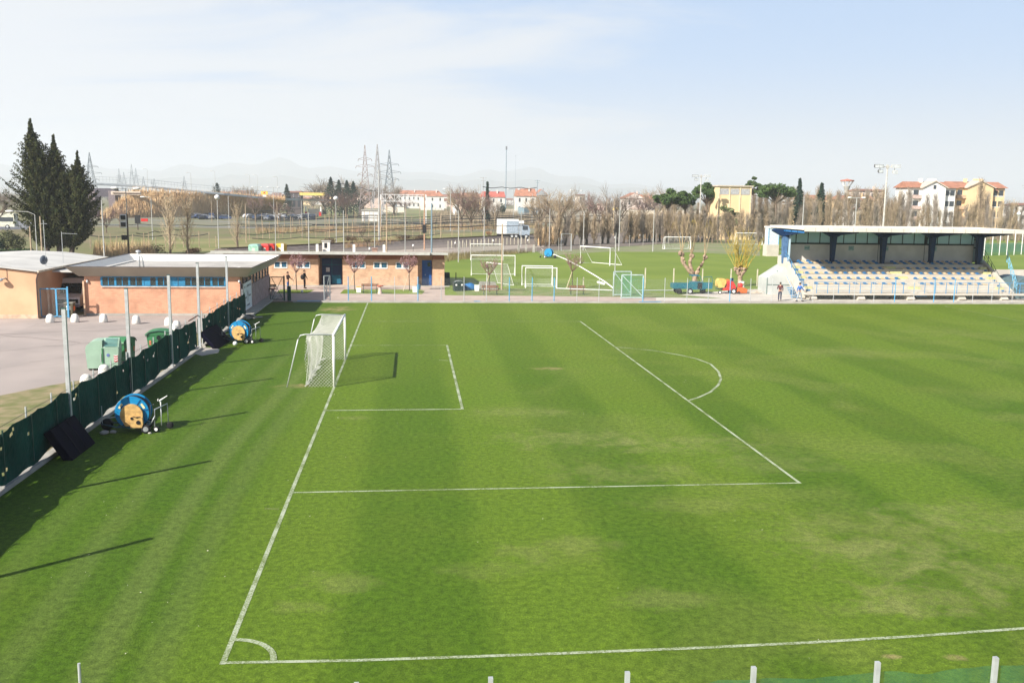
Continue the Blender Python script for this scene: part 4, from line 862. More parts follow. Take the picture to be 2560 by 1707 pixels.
# ---- far rail fence posts
rf = thing('fence', 'row of thin grey and blue mesh fence posts along the far side of the pitch', 'fence', (25, 62.4, 0))
RAILM = netmat('rail_mesh', (.40, .43, .42), .09, .035)
blue = (871, 929, 1045, 1273, 1330, 1385, 1607, 1824, 2236, 2334, 2384)
posts = [871, 929, 987, 1045, 1103, 1160, 1216, 1273, 1330, 1385, 1442, 1497, 1607, 1661, 1717, 1770, 1824, 1875, 1929, 1980, 2032, 2083, 2135, 2184, 2236, 2284, 2334, 2384, 2431, 2479, 2530]
for x in posts:
    u = aty(x, 752, 62.45).x; bl = x in blue
    MB().tube([(u, 62.45, .0), (u, 62.45, 2.12)], .038 if bl else .028, 8).build('fence_post', BLUEP if bl else GALV, rf, True)
ua, ub = aty(871, 752, 62.45).x, aty(2700, 752, 62.45).x
MB().add([(ua, 62.46, .1), (ub, 62.46, .1), (ub, 62.46, 2.0), (ua, 62.46, 2.0)], [(0, 1, 2, 3)]).build('wire_mesh', RAILM, rf, True)
p = at(1553, 747); mesh_gate(tuple(p), 1.95, 2.15, M('pale_green_steel', (.42, .52, .50), .5), 'nearer pale green framed mesh gate leaf standing open beside the path', 0, ((0, 1, 1, .05),), post=.09, extra=netmat('green_panel_mesh', (.03, .25, .17), .05, .14))
p = at(1533, 740); mesh_gate(tuple(p), 1.68, 2.25, M('pale_green_steel', (.42, .52, .50), .5), 'farther pale green framed mesh gate leaf behind the first, with green netting', R(6), ((0, 1, 1, .05),), post=.09, extra=MC['green_panel_mesh'])
# ---------------------------------------------------------------- grandstand
CREAMC = M('cream_concrete', (.50, .455, .385), .85, .08, 1.2, bump=.15); GREYC = M('grey_back_wall', (.62, .58, .53), .85, .10, 1.1, col2=(.54, .50, .46))
SEATB = M('seat_blue', (.04, .17, .36), .45, .15, 8); SEATO = M('seat_orange', (.60, .46, .29), .5, .12, 8); SEATY = M('seat_yellow', (.52, .50, .24), .5, .1, 8)
PANE = M('translucent_panel', (.60, .74, .76), .35, .10, .4, spec=.5)
t_ = PANE.node_tree; pb_ = t_.nodes['Principled BSDF']; tr_ = nn(t_, 'ShaderNodeBsdfTranslucent'); tr_.inputs[0].default_value = (.62, .80, .82, 1); mx_ = nn(t_, 'ShaderNodeMixShader', i_1=pb_.outputs[0], i_2=tr_.outputs[0]); mx_.inputs[0].default_value = .55; t_.links.new(mx_.outputs[0], [n_ for n_ in t_.nodes if n_.type == 'OUTPUT_MATERIAL'][0].inputs[0])
G_ = thing('grandstand', 'small covered grandstand with rows of blue and orange seats and a flat white edged roof', 'grandstand', (49, 65, 0))
sx0, sx1 = 39.9, 58.9
b = MB(); NR = 7; rows = []
for i in range(NR):
    y0_, y1_ = 65.35+.74*i, 65.35+.74*(i+1); z_ = .46+.42*i
    rows.append((y0_, y1_, z_))
prof = [(65.35, .45)]
for (a_, c_, z_) in rows: prof += [(a_, z_), (c_, z_)]
prof += [(70.60, 3.0), (71.1, 3.0), (71.1, 2.4), (67.2, .42)]
b.prism(prof, sx0-.3, sx1+.6, 'x'); b.build('terrace_steps', CREAMC, G_, True)
MB().box(sx0-.6, sx1+3.2, 64.6, 65.35, .45, .60).build('front_walkway', CREAMC, G_, True)
# raised bench step on every row (its front face reads as a second line)
b = MB()
for (a_, c_, z_) in rows[:-1]: b.box(sx0+.4, sx1, c_-.36, c_-.002, z_+.002, z_+.40)
b.build('bench_plinth', CREAMC, G_, True)
nse = 0; stuff = {0: MB(), 1: MB()}
proto = {}
for (cix, mt) in ((0, SEATB), (1, SEATO)):
    m_ = MB(); m_.prism([(-.20, .02), (.20, .02), (.20, .06), (.12, .075), (-.12, .075), (-.20, .06)], -.19, .17).prism([(-.18, .05), (.18, .05), (.15, .17), (.0, .20), (-.15, .17)], .15, .19)
    o_ = m_.build('seat', mt, G_); proto[cix] = (o_, m_)
seatpos = []
for ri in range(1, 7):
    a_, c_, z_ = rows[ri]
    x = sx0+(.9 if ri > 1 else 1.2); k = 0
    while x < sx1-.7:
        ais = 48.6+.25*(6-ri) < x < 49.9+.25*(6-ri)
        if not ais: seatpos.append((ri, x, c_-.20 if ri < 6 else c_-.3, z_+.40 if ri < 6 else z_+.1, k % 2))
        x += .475; k += 1
first = {0: True, 1: True}
for n_, (ri, x, y, z, k) in enumerate(seatpos):
    if n_ < 100:
        o_, m_ = proto[k]
        if first[k]: first[k] = False; ob = o_
        else: ob = o_.copy(); COL.objects.link(ob); ob.parent = G_
        ob.location = (x-49, y-65, z)
    else:
        m_ = proto[k][1]; stuff[k].add([(v[0]+x, v[1]+y, v[2]+z) for v in m_.v], m_.f)
for k, mt in ((0, SEATB), (1, SEATO)): tag(stuff[k].build('seats', mt, G_, True), kind='stuff')
# painted step treads in the aisle and at both ends
for ri in range(0, 6):
    a_, c_, z_ = rows[ri]
    for xs_, xe in ((sx0-.25, sx0+.55), (48.7+.25*(6-ri), 49.8+.25*(6-ri)), (sx1-.2, sx1+.5)):
        MB().box(xs_, xe, a_+.01, a_+.3, z_+.0, z_+.21).build('aisle_step', CREAMC if ri in (0, 2) else SEATY, G_, True); MB().box(xs_, xe, a_-.012, a_-.002, z_-.20, z_-.05).build('step_nosing', SEATB, G_, True)
# back wall, windows
WX0, WX1, WY = 39.75, 59.1, 71.1
MB().box(WX0, WX1, WY, WY+.15, 2.9, 4.75).build('back_wall', GREYC, G_, True)
MB().box(WX0, WX1, WY-.02, WY+.17, 4.75, 4.9).build('window_beam', M('dark_beam', (.035, .045, .045), .6), G_, True)
MB().box(WX0, WX1, WY+.05, WY+.09, 4.9, 6.05).build('glazed_panel', PANE, G_, True)
for x in (44.45, 49.35, 54.15): MB().box(x-.25, x+.02, WY-.16, WY+.0, 4.9, 6.1).build('dark_pier', M('dark_beam', (.035, .045, .045), .6), G_, True); MB().box(x-.19, x-.15, WY-.012, WY-.002, 2.95, 4.75).build('wall_joint', BLACK, G_, True)
x = WX0+1.0
while x < WX1:
    MB().box(x-.03, x+.03, WY+.0, WY+.049, 4.9, 6.05).build('mullion', BLACK, G_, True); x += 1.21
for x in (41.9, 46.4, 49.95, 54.95): # small notices
    n_ = MB().box(x-.27, x+.27, WY-.02, WY-.004, 4.18, 4.62).build('notice', M('pale_notice', (.36, .48, .44)), G_, True)
    m_ = MB(); [m_.box(x-.20, x+.20-.05*k, WY-.026, WY-.0215, 4.36-.09*k, 4.41-.09*k) for k in range(1)]; m_.v = [(q_[0]-49, q_[1]-65, q_[2]) for q_ in m_.v]; m_.build('notice_text', M('teal_ink', (.05, .18, .22)), n_)
# side glazing at both ends
SG = M('side_glass', (.36, .47, .52), .3, .1, .6, spec=.6)
MB().box(39.55, 39.6, 69.6, 71.25, 3.1, 6.0).build('side_glazing', SG, G_, True)
MB().box(59.4, 59.45, 69.9, 71.25, 3.1, 6.0).build('side_glazing', SG, G_, True); MB().box(59.1, 59.45, WY+.02, WY+.07, 3.1, 6.0).build('corner_glazing', SG, G_, True)
for z in (3.15, 4.5, 5.3): MB().box(59.1, 59.5, WY-.02, WY+.02, z, z+.07).build('glazing_rail', BLACK, G_, True)
# tapered steel columns with cantilever brackets
for i, x in enumerate((39.25, 44.1, 49.2, 54.2, 59.1)):
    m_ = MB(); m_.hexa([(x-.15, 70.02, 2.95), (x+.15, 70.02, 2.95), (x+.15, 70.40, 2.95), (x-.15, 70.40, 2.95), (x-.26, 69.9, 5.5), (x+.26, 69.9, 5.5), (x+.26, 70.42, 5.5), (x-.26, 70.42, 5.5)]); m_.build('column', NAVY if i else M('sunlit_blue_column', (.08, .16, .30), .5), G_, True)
    m_ = MB(); m_.prism([(x-.26, 5.5), (x+.26, 5.5), (x+1.5, 6.08), (x+1.5, 6.19), (x-1.3, 6.19), (x-1.3, 6.02)], 69.95, 70.38); m_.build('column_head', NAVY, G_, True)
    m_ = MB(); m_.prism([(65.3, 6.06), (69.95, 5.62), (70.0, 6.19), (65.3, 6.19)], x-.12, x+.12, 'x'); m_.prism([(70.38, 5.7), (73, 6.08), (73, 6.19), (70.38, 6.19)], x-.12, x+.12, 'x'); m_.build('roof_bracket', NAVY, G_, True)
MB().box(38.95, 60.1, 65.0, 73.2, 6.19, 6.24).build('roof_soffit', M('navy_soffit', (.02, .045, .10), .6), G_, True)
MB().box(38.9, 60.15, 64.93, 65.0, 6.17, 6.52).box(38.9, 60.15, 73.2, 73.27, 6.3, 6.52).box(38.86, 38.93, 64.93, 73.27, 6.30, 6.52).box(60.12, 60.19, 64.93, 73.27, 6.2, 6.52).build('roof_edge', M('cream_white_fascia', (.66, .62, .54), .6, .10, 1.2, det=9), G_, True)
jb = MB(); [jb.box(39.9+1.2*k, 39.925+1.2*k, 64.915, 64.929, 6.18, 6.51) for k in range(17)]; jb.build('roof_edge_joint', M('joint_grey', (.30, .28, .25)), G_, True)
MB().box(38.93, 60.12, 65.0, 73.2, 6.40, 6.47).build('roof_deck', M('pale_roof', (.62, .60, .56), .7), G_, True)
for i in range(5): x = 39.2+i*.4; MB().box(39.0, 39.06, 65.3+i*1.5, 66.6+i*1.5, 6.02, 6.18).build('blue_edge_panel', M('mid_blue', (.03, .18, .45), .5), G_, True)
# left stringer wall, back stair block
b = MB(); b.prism([(65.3, .1), (65.3, .95), (70.3, 3.65), (71.5, 3.65), (71.5, 2.9), (70.4, 2.3), (66.6, .1)], sx0-.75, sx0-.4, 'x'); b.build('stringer_wall', CREAMC, G_, True)
b = MB(); b.prism([(65.3, .1), (65.3, .7), (70.4, 3.4), (71.2, 3.4), (71.2, 2.5), (66.8, .1)], sx1+.75, sx1+1.0, 'x'); b.build('stringer_wall', CREAMC, G_, True)
for x in (40.0, 44.6, 49.4, 54.4, 58.6): # concrete feet
    m_ = MB(); m_.prism([(64.68, .0), (66.0, .0), (66.0, .447), (64.95, .447), (64.55, .12)], x-.33, x+.33, 'x'); m_.build('concrete_foot', CREAMC, G_, True)
MB().box(sx0-.2, sx1+.6, 66.6, 66.9, 0, .40).build('under_stand_shade', M('void_shade', (.012, .014, .012)), G_, True)  # near-black box stands in for the shade under the walkway
# railings
m_ = MB(); x = 40.3; RB_ = M('rail_blue', (.06, .22, .42), .5, .1)
MB().bar((40.3, 64.75, 1.62), (48.6, 64.75, 1.62), .04).bar((50.0, 64.75, 1.62), (60.9, 64.75, 1.62), .04).bar((40.3, 64.75, 1.18), (48.6, 64.75, 1.18), .018).bar((50.0, 64.75, 1.18), (60.9, 64.75, 1.18), .018).bar((40.3, 64.75, .82), (60.9, 64.75, .82), .018).build('front_rail', RB_, G_, True)
while x < 61: MB().bar((x, 64.75, .6), (x, 64.75, 1.62), .045).build('rail_upright', RB_, G_, True); x += 1.04
def stair_rail(x, mt, nm, y0_=65.5, y1_=70.4, off=.0):
    z0_, z1_ = 1.55, 4.35
    m_ = MB()
    for k in (0, .33, .66): m_.tube([(x, y0_, z0_-k), (x, y1_, z1_-k), (x, y1_+(1.0 if y1_ > 70 else .1), z1_-k)], .022, 6)
    for k in range(6): t = k/5; y = y0_+(y1_-y0_)*t; m_.tube([(x, y, z0_+(z1_-z0_)*t-1.0), (x, y, z0_+(z1_-z0_)*t)], .03, 6)
    m_.build(nm, mt, G_, True)
stair_rail(sx0-.58, RB_, 'stair_rail'); stair_rail(sx1+1.0, DKGREEN, 'stair_rail', 67.2, 70.4)
stair_rail(sx1+1.3, M('rail_pale_blue', (.16, .40, .55), .5), 'stair_rail', 65.4, 67.3)
m_ = MB()
for k in range(5): m_.box(38.5+.02*k, 39.2, 66.0+.3*k, 66.28+.3*k, .1+.18*k, .16+.18*k)
for x in (38.5, 39.2): m_.tube([(x, 66.0, .95), (x, 67.5, 2.0)], .025, 6); m_.tube([(x, 66.0, 0), (x, 66.0, .95)], .025, 6)
m_.build('steel_steps', RB_, G_, True)
# translucent pitched shelter beside the stand
SHL = M('milky_sheet', (.42, .44, .42), .4, .12, .8, spec=.5)
for (xa, xb, l) in ((1907, 1957, 'grey translucent sheeted lean-to at the left side of the grandstand'),):
    pa, pb = at(xa, 732), at(xb, 735); t = thing('lean_to_shelter', l, 'shelter', tuple((pa+pb)/2)); hw = (pb-pa).length/2
    MB().hexa([(-hw, -.8, 0), (hw+.3, -1.2, 0), (hw+.3, 1.5, 0), (-hw, 1.5, 0), (-hw, -.8, 1.55), (hw+.3, -1.2, 3.0), (hw+.3, 1.5, 3.0), (-hw, 1.5, 1.55)]).build('sheeting', SHL, t)
    m_ = MB(); [m_.bar((x, -.83-.2*(x > 0), 0), (x, -.83-.2*(x > 0), 1.6+.7*(x+hw)/hw), .05) for x in (-hw, 0, hw)]; m_.bar((-hw, -.85, .95), (hw+.3, -1.25, .95), .04); m_.build('shelter_frame', M('green_grey_frame', (.16, .24, .22)), t)
t = thing('arched_shelter', 'grey curved shelter roof at the right foot of the grandstand', 'shelter', (62.2, 67.5, 0))
prof = [(1.9*math.cos(a*math.pi/16), 1.75*math.sin(a*math.pi/16)) for a in range(17)]
MB().prism([(x, .3+z) for x, z in prof]+[(-1.9, 0), (1.9, 0)][0:2], -1.2, 2.5).build('arched_cover', M('dark_arch', (.10, .15, .16), .4), t)
MB().tube([(-2.2, -2.4, .3), (-2.2, -2.4, 1.5), (2.5, -2.4, 1.5), (2.5, -2.4, .3)], .035, 6).tube([(-2.2, -2.4, .9), (2.5, -2.4, .9)], .025, 6).tube([(0, -2.4, .3), (0, -2.4, 1.5)], .03, 6).build('guard_rail', BLUEP, t)
o = MB().box(61.5, 75, 78, 78.2, 0, 1.9).build('white_wall', PALEC); tag(o, 'plain pale wall beyond the right end of the grandstand', 'wall')
t = thing('ticket_kiosk', 'small white kiosk with blue edges behind the left side of the grandstand', 'kiosk', tuple(at(1926, 640))); t.scale = (.62, .62, 1)
MB().box(-1.6, 1.6, -1.5, 1.5, 0, 1.9).build('base', CREAMC, t); MB().box(-1.3, 1.5, -1.3, 1.3, 1.9, 4.6).build('body', M('kiosk_mosaic', (.35, .42, .50), .5, .5, 9, col2=(.65, .68, .7)), t); MB().box(-1.5, 1.7, -1.5, 1.5, 4.6, 4.85).build('roof', WHITE, t)
for x in (-1.3, 1.5): MB().bar((x, -1.35, 1.9), (x, -1.35, 4.6), .12).build('corner_post', BLUEP, t)

# ---------------------------------------------------------------- practice goals
def small_goal(loc, rz, w_, h_, d_, label, net=True, mat=WHITE, r=.055, top=.6):
    t = thing('practice_goal', label, 'goal', loc, rz)
    MB().tube([(-w_/2, 0, 0), (-w_/2, 0, h_), (w_/2, 0, h_), (w_/2, 0, 0)], r, 8).build('goal_frame', mat, t)
    m_ = MB()
    for x in (-w_/2, w_/2): m_.tube([(x, 0, h_), (x, top, h_-.02), (x, d_, .0), (x, 0, .03)], r*.6, 6)
    m_.tube([(-w_/2, d_, .02), (w_/2, d_, .02)], r*.6, 6); m_.build('support_frame', mat, t)
    if net:
        N_ = NETSM; a_, c_ = -w_/2, w_/2
        MB().add([(a_, 0, h_), (c_, 0, h_), (c_, top, h_-.05), (a_, top, h_-.05), (c_, d_-.1, 0), (a_, d_-.1, 0), (a_, 0, 0), (c_, 0, 0)], [(0, 1, 2, 3), (3, 2, 4, 5), (0, 3, 5, 6), (1, 7, 4, 2)]).build('net', N_, t)
    return t
NETSM = netmat('practice_net', (.50, .52, .48), .11, .10)
small_goal(tuple(at(1353, 720)), R(-4), 3.1, 2.0, 1.5, 'small white netted practice goal standing in front of its twin beside the path bench')
small_goal(tuple(at(1343, 714)), R(-4), 3.1, 2.0, 1.2, 'small white practice goal partly hidden directly behind its twin', False)
small_goal(tuple(at(1233, 689)), R(-3), 5.0, 2.3, 1.8, 'white netted practice goal in the middle of the group right of the changing rooms')
small_goal(tuple(at(1217, 651)), R(-3), 4.6, 2.3, 1.8, 'white practice goal farthest back right of the changing rooms, near the railway')
small_goal(tuple(at(1236, 712)), R(-62), 2.9, 2.2, 1.4, 'white practice goal turned sideways behind the pink tree and path bench')
small_goal(tuple(at(1487, 661)), R(-55), 5.6, 2.35, 2.4, 'white full size practice goal seen at an angle in the middle of the practice field', False, r=.075)
small_goal(tuple(at(1694, 623)), R(2), 4.9, 2.2, 1.4, 'white netted practice goal near the poplar row, left of the yellow twigged tree', r=.08)
small_goal(tuple(at(1873, 612)), R(2), 5.6, 2.4, 1.4, 'white practice goal behind the yellow twigged tree, close to the grandstand', r=.08)
small_goal(tuple(at(1416, 627)), R(0), 1.7, 2.9, .8, 'narrow white goal frame at the foot of the poplar row', False, GALV)
t = dup(rl, tuple(at(1372, 645)), R(150), 'blue hose reel far out on the practice field at the end of the white hose', 'x', 1.05); t['group'] = 'blue hose reel irrigators beside the fence'
del t['group']
hs = MB(); P_ = [at(*q_) for q_ in ((1384, 637), (1415, 650), (1450, 668), (1490, 692), (1512, 706), (1533, 722))]; hs.tube([p_+V((0, 0, .08)) for p_ in P_], .07, 6)
tag(hs.build('irrigation_hose', WHITE), 'long white hose laid diagonally across the practice field', 'hose')
hs = MB(); hs.tube([at(1495, 708)+V((0, 0, .1)), at(1510, 712)+V((0, 0, .1))], .14, 6); tag(hs.build('hose_coupling', WHITE), 'thick white coupling lying on the diagonal hose', 'hose')
for a_, c_, l in (((1390, 722), (1530, 727), 'grey pipe on the grass right of the twin small goals'), ((1590, 727), (1690, 727), 'grey pipe on the grass in front of the bare goal posts')):
    tag(MB().tube([at(*a_)+V((0, 0, .05)), at(*c_)+V((0, 0, .05))], .05, 6).build('pipe', GALV), l, 'pipe')
# concrete stakes
t = None
for i, (x, yb, yt) in enumerate(((1612, 722, 670), (1683, 723, 671), (1755, 720, 672), (1892, 716, 673), (1826, 722, 672), (1458, 720, 693))):
    p = at(x, yb); h_ = aty(x, yt, p.y).z
    o = MB().box(p.x-.05, p.x+.05, p.y-.05, p.y+.05, 0, h_).build('concrete_stake', M('pale_stake', (.55, .50, .38))); tag(o, 'thin pale concrete stake standing on the grass behind the far pitch rail', 'stake', 'thin pale stakes on the grass behind the rail')
# ---------------------------------------------------------------- small tarpaulin truck, machinery
TL = M('teal_truck_paint', (.008, .12, .16), .4, .12, 3, spec=.5)
p = at(1725, 734); t = thing('utility_truck', 'small teal open topped utility truck with its door open under the pollarded tree', 'truck', tuple(p), R(-4))
MB().box(-1.75, .0, -.65, .65, .50, .58).box(-1.75, .0, -.68, -.62, .58, .98).box(-1.75, .0, .62, .68, .58, .98).box(-1.80, -1.74, -.65, .65, .55, .95).build('cargo_bed', TL, t)
MB().prism([(0, .45), (1.35, .45), (1.45, .80), (1.2, 1.1), (.9, 1.15), (0, 1.15)], -.62, .62).build('cab_body', TL, t)
m_ = MB(); m_.tube([(.0, -.6, 1.1), (.0, -.6, 1.75), (.75, -.6, 1.75), (1.05, -.6, 1.1)], .035, 6).tube([(.0, .6, 1.1), (.0, .6, 1.75), (.75, .6, 1.75), (1.05, .6, 1.1)], .035, 6).tube([(0, -.6, 1.75), (0, .6, 1.75)], .035, 6).tube([(.75, -.6, 1.75), (.75, .6, 1.75)], .035, 6); m_.build('roll_frame', TL, t)
MB().box(-.05, .75, -.6, .6, 1.73, 1.79).build('canopy', TL, t)
d_ = MB().box(1.0, 1.95, -.75, -.70, .55, 1.15).build('open_door', TL, t); MB().tube([(1.0, -.72, 1.15), (1.1, -.72, 1.65), (1.85, -.72, 1.70), (1.95, -.72, 1.15)], .03, 6).build('door_frame', TL, d_); MB().box(.55, 1.0, -.63, -.58, .5, 1.1).build('footwell', BLACK, t)
wheel(t, (-.15, -.62, .28), .28, .16, GALV); wheel(t, (-1.2, -.58, .28), .28, .16, BLACK); wheel(t, (-1.2, .58, .28), .28, .16, BLACK); wheel(t, (1.2, 0, .28), .28, .16, BLACK)
p = at(1826, 734); t = thing('sprayer_machine', 'red and yellow wheeled sprayer machine beside the smaller pollarded tree', 'machine', tuple(p))
MB().prism([(-1.45, .75), (-1.3, .6), (-.65, .6), (-.55, .8), (-.6, 1.3), (-.75, 1.45), (-1.25, 1.45), (-1.42, 1.25)], -.4, .4).build('yellow_tank', M('tank_yellow', (.62, .44, .12), .6), t)
m_ = MB(); m_.prism([(-.9, .35), (.3, .35), (.4, .7), (.1, 1.2), (-.5, 1.25), (-.7, .8)], -.4, .4); m_.build('engine_cover', RED, t); MB().ell((-.35, 0, 1.18), (.32, .3, .22), 12, 8).build('red_drum', ORG, t, False, True)
MB().prism([(.5, .1), (1.5, .1), (1.55, .45), (1.1, .65), (.6, .6)], -.35, .35).build('mower_deck', ORG, t); MB().ell((.95, 0, .80), (.28, .25, .28), 10, 8).build('motor', RED, t, False, True)
MB().tube([(-1.5, 0, .5), (-.9, 0, .42), (.7, 0, .4), (1.0, .2, .9)], .05, 6).build('chassis_tube', DKB, t); MB().box(.05, .2, -.1, .1, .8, 1.5).build('blue_lever_box', NAVY, t)
wheel(t, (.15, -.45, .26), .26, .12); wheel(t, (-1.2, -.45, .17), .17, .1); wheel(t, (.15, .45, .26), .26, .12); wheel(t, (.7, -.4, .13), .13, .1, BLACK)
p = at(1853, 726); t = thing('drum', 'white drum standing behind the orange mower deck', 'drum', tuple(p)); MB().lathe([(.26, 0), (.28, .05), (.28, .85), (.26, .9), (.0, .9)], 16).build('drum_body', WHITE, t, False, False); MB().lathe([(.283, .55), (.283, .7)], 16).build('drum_label', M('dull_label', (.4, .35, .15)), t)
p = at(1884, 734); rg = random.Random(12); t = thing('branch_pile', 'pale heap of cut branches left of the lean-to shelter', 'branches', tuple(p))
for k in range(16): a = rg.uniform(-1.3, 1.3); MB().tube([(a, rg.uniform(-.4, .4), .05), (a+rg.uniform(.3, 1.0), rg.uniform(-.4, .4), rg.uniform(.1, .55))], .03, 5).build('cut_branch', M('pale_wood', (.50, .42, .33)), t)

# ---------------------------------------------------------------- trees
BARK = M('bark', (.20, .15, .11), .95, .25, 6); BARKP = M('plane_bark', (.38, .27, .19), .9, .28, 5, bump=.4, bscale=9); TWIG = M('twig_tan', (.37, .285, .19), .9, .25, 1.5); TWIGG = M('twig_grey', (.32, .27, .22), .9, .25, 1); TWIGY = M('twig_yellow', (.48, .36, .07), .85, .25, 2); TWIGR = M('twig_reddish', (.22, .14, .12), .9, .25, 1); DTR = M('dark_trunk', (.10, .075, .055), .95, .3, 2)
PINK = M('pink_twig', (.34, .17, .18), .85, .2, 4)
def bare_columnar(seed, H, W, nb=60, nt=6, r=.026, trunk_r=.16, clear=.25, tm=DTR, cm=TWIG, upr=.9, name='bare_poplar', lab='', cat='tree'):
    rg = random.Random(seed); t = thing(name, lab, cat)
    m_ = MB(); pts = []; x = y = 0
    for k in range(8): z = H*.78*k/7; pts.append((x, y, z)); x += rg.uniform(-.12, .12); y += rg.uniform(-.12, .12)
    m_.tube(pts, [trunk_r*(1-.85*k/7)*(1+rg.uniform(-.15, .25)) for k in range(8)], 7)
    m_.build('trunk', tm, t)
    c = MB()
    for k in range(nb):
        f = clear+(1-clear)*rg.random()**.9; i = min(int(f*7*.98), 6); a_, b_ = V(pts[i]), V(pts[i+1]); p0 = a_+(b_-a_)*(f*7-int(f*7)) if f < .98 else b_
        p0 = V((p0.x, p0.y, H*.78*f)); an = rg.uniform(0, 2*math.pi); L = H*rg.uniform(.14, .30)*(1.1-f*.5); out = W*rg.uniform(.3, 1)*(1.1-f*.55)
        d = V((math.cos(an), math.sin(an), 0))
        p1 = p0+d*out*.55+V((0, 0, L*.35)); p2 = p0+d*out+V((0, 0, L*upr+L*.1))
        c.tube([p0, p1, p2], [r*1.4, r, r*.45], 3, False)
        for _ in range(nt):
            s_ = rg.random(); q0 = p0+(p1-p0)*s_ if rg.random() < .5 else p1+(p2-p1)*s_; a2 = rg.uniform(0, 2*math.pi); l2 = L*rg.uniform(.3, .7)
            q1 = q0+V((math.cos(a2)*l2*.42, math.sin(a2)*l2*.42, l2*rg.uniform(.5, 1)))
            c.tube([q0, q1], [r*.62, r*.3], 3, False)
    c.build('crown', cm, t); return t
def bare_round(seed, H, W, r=.035, tm=BARK, cm=TWIGG, name='bare_tree', lab='', depth=4, n0=6, up=.5, nf=(4, 6)):
    rg = random.Random(seed); t = thing(name, lab, 'tree'); m_ = MB(); c = MB()
    th = H*.22; m_.tube([(0, 0, 0), (rg.uniform(-.1, .1), 0, th*.5), (0, 0, th)], [H*.028, H*.022, H*.02], 8)
    def grow(p, d, L, rr, k):
        if k == 0: return
        e = p+d*L; mid = p+d*L*.5+V((rg.uniform(-.1, .1), rg.uniform(-.1, .1), rg.uniform(-.05, .1)))*L
        (m_ if k >= depth-1 else c).tube([p, mid, e], [rr, rr*.8, rr*.6], 5 if k >= depth-1 else 3, False)
        for _ in range(rg.randint(*nf)):
            nd = (d+V((rg.gauss(0, .5), rg.gauss(0, .5), rg.gauss(.18, .4)))).normalized(); s_ = rg.uniform(.45, 1)
            grow(p+(e-p)*s_, nd, L*rg.uniform(.55, .8), max(rr*.5, r*.5), k-1)
    for k in range(n0):
        an = k*2*math.pi/n0+rg.uniform(-.4, .4); d = V((math.cos(an)*W/H, math.sin(an)*W/H, up+rg.uniform(.2, .7))).normalized()
        grow(V((0, 0, th*rg.uniform(.7, 1))), d, H*rg.uniform(.26, .36), H*.012, depth)
    m_.build('trunk', tm, t); c.build('crown', cm, t); return t
def put(x, yb, yt, proto, H, label, group=None, rg=random, Y=None, sw=1.):
    p = at(x, yb) if Y is None else aty(x, yb, Y); p = V((p.x, p.y, 0)); h_ = aty(x, yt, p.y).z
    s_ = h_/H
    return dup(proto, tuple(p), rg.uniform(0, 6.28), label, group, (s_*sw, s_*sw, s_))
rg = random.Random(77)
def hide(t):  # prototypes become real trees where the photo has them
    return t
# near row of pollard-like poplars at the far edge of the practice field
colp = [bare_columnar(11+k, 6.2, .95, 130, 8, .034, .21, .10, DTR, (TWIG, TWIGG, TWIG)[k % 3]) for k in range(5)]
GP = 'bare upright poplars in a row behind the practice field'; LP = 'bare upright poplar with rough dark trunk in the row behind the practice field'
used = set()
def putc(k, x, yb, yt, lab, grp, protos, H, Y=None, sw=1.):
    pr = protos[k % len(protos)]
    if id(pr) not in used:
        used.add(id(pr)); p = at(x, yb) if Y is None else aty(x, yb, Y); h_ = aty(x, yt, p.y).z; s_ = h_/H
        pr.location = (p.x, p.y, 0); pr.scale = (s_*sw, s_*sw, s_); pr.rotation_euler = (0, 0, rg.uniform(0, 6)); pr['label'] = lab
        if grp: pr['group'] = grp
        return pr
    return put(x, yb, yt, pr, H, lab, grp, rg, Y, sw)
tx = [1396, 1413, 1433, 1453, 1468, 1487, 1508, 1521, 1544, 1559, 1573, 1589, 1604, 1620, 1636, 1651, 1668, 1684, 1700, 1728, 1742, 1758, 1776, 1793, 1804, 1822, 1840, 1858, 1881, 1892, 1904, 1920]
for k, x in enumerate(tx):
    yb = 614-(x-1396)*.040+rg.uniform(-1, 1); putc(rg.randrange(5), x+rg.uniform(-2, 2), yb, rg.uniform(518, 534)-(x > 1600)*4, LP, GP, colp, 6.2, sw=rg.uniform(.8, 1.15))
for x in range(1340, 1400, 12): putc(rg.randrange(5), x, 616, rg.uniform(540, 560), LP, GP, colp, 6.2, sw=.9)
# taller feathery trees behind
fep = [bare_columnar(31+k, 12, 1.35, 90, 7, .034, .18, .10, BARK, (TWIG, TWIGG, M('twig_pale', (.42, .33, .22), .9, .2, 1))[k % 3], 1.0, 'feathery_poplar') for k in range(5)]
GF = 'tall feathery bare poplars behind the grandstand'; LF = 'tall slender bare poplar in the dense pale brown belt of trees behind the grandstand'
n = 0
for (Y, xa, xb, st, yt0, yt1) in ((205, 1900, 2600, 15, 490, 520), (240, 1860, 2275, 14, 458, 495), (285, 1900, 2270, 15, 455, 485), (330, 2390, 2610, 15, 498, 520), (235, 2400, 2620, 17, 505, 530), (230, 1640, 1900, 17, 500, 520), (290, 1660, 1800, 16, 490, 508), (165, 2440, 2640, 18, 540, 565)):
    x = xa
    while x < xb:
        yt = rg.uniform(yt0, yt1)
        putc(rg.randrange(5), x, 560, yt, LF, GF, fep, 12, Y, rg.uniform(.8, 1.3)); x += st*rg.uniform(.7, 1.3); n += 1
for x, yb, yt, l, Y in ((2314, 0, 476, 'slender bare tree before the white apartment block, left one', 262), (2334, 0, 474, 'slender bare tree before the white apartment block, right one', 262), (2447, 0, 438, 'tall dark trunked bare tree in front of the cream apartment block', 262), (2464, 0, 470, 'second bare tree before the cream apartment block, right of the tallest', 262)):
    putc(1 if l[0] == 's' else 3, x, 560, yt, l, None, fep, 12, Y, 1.1)
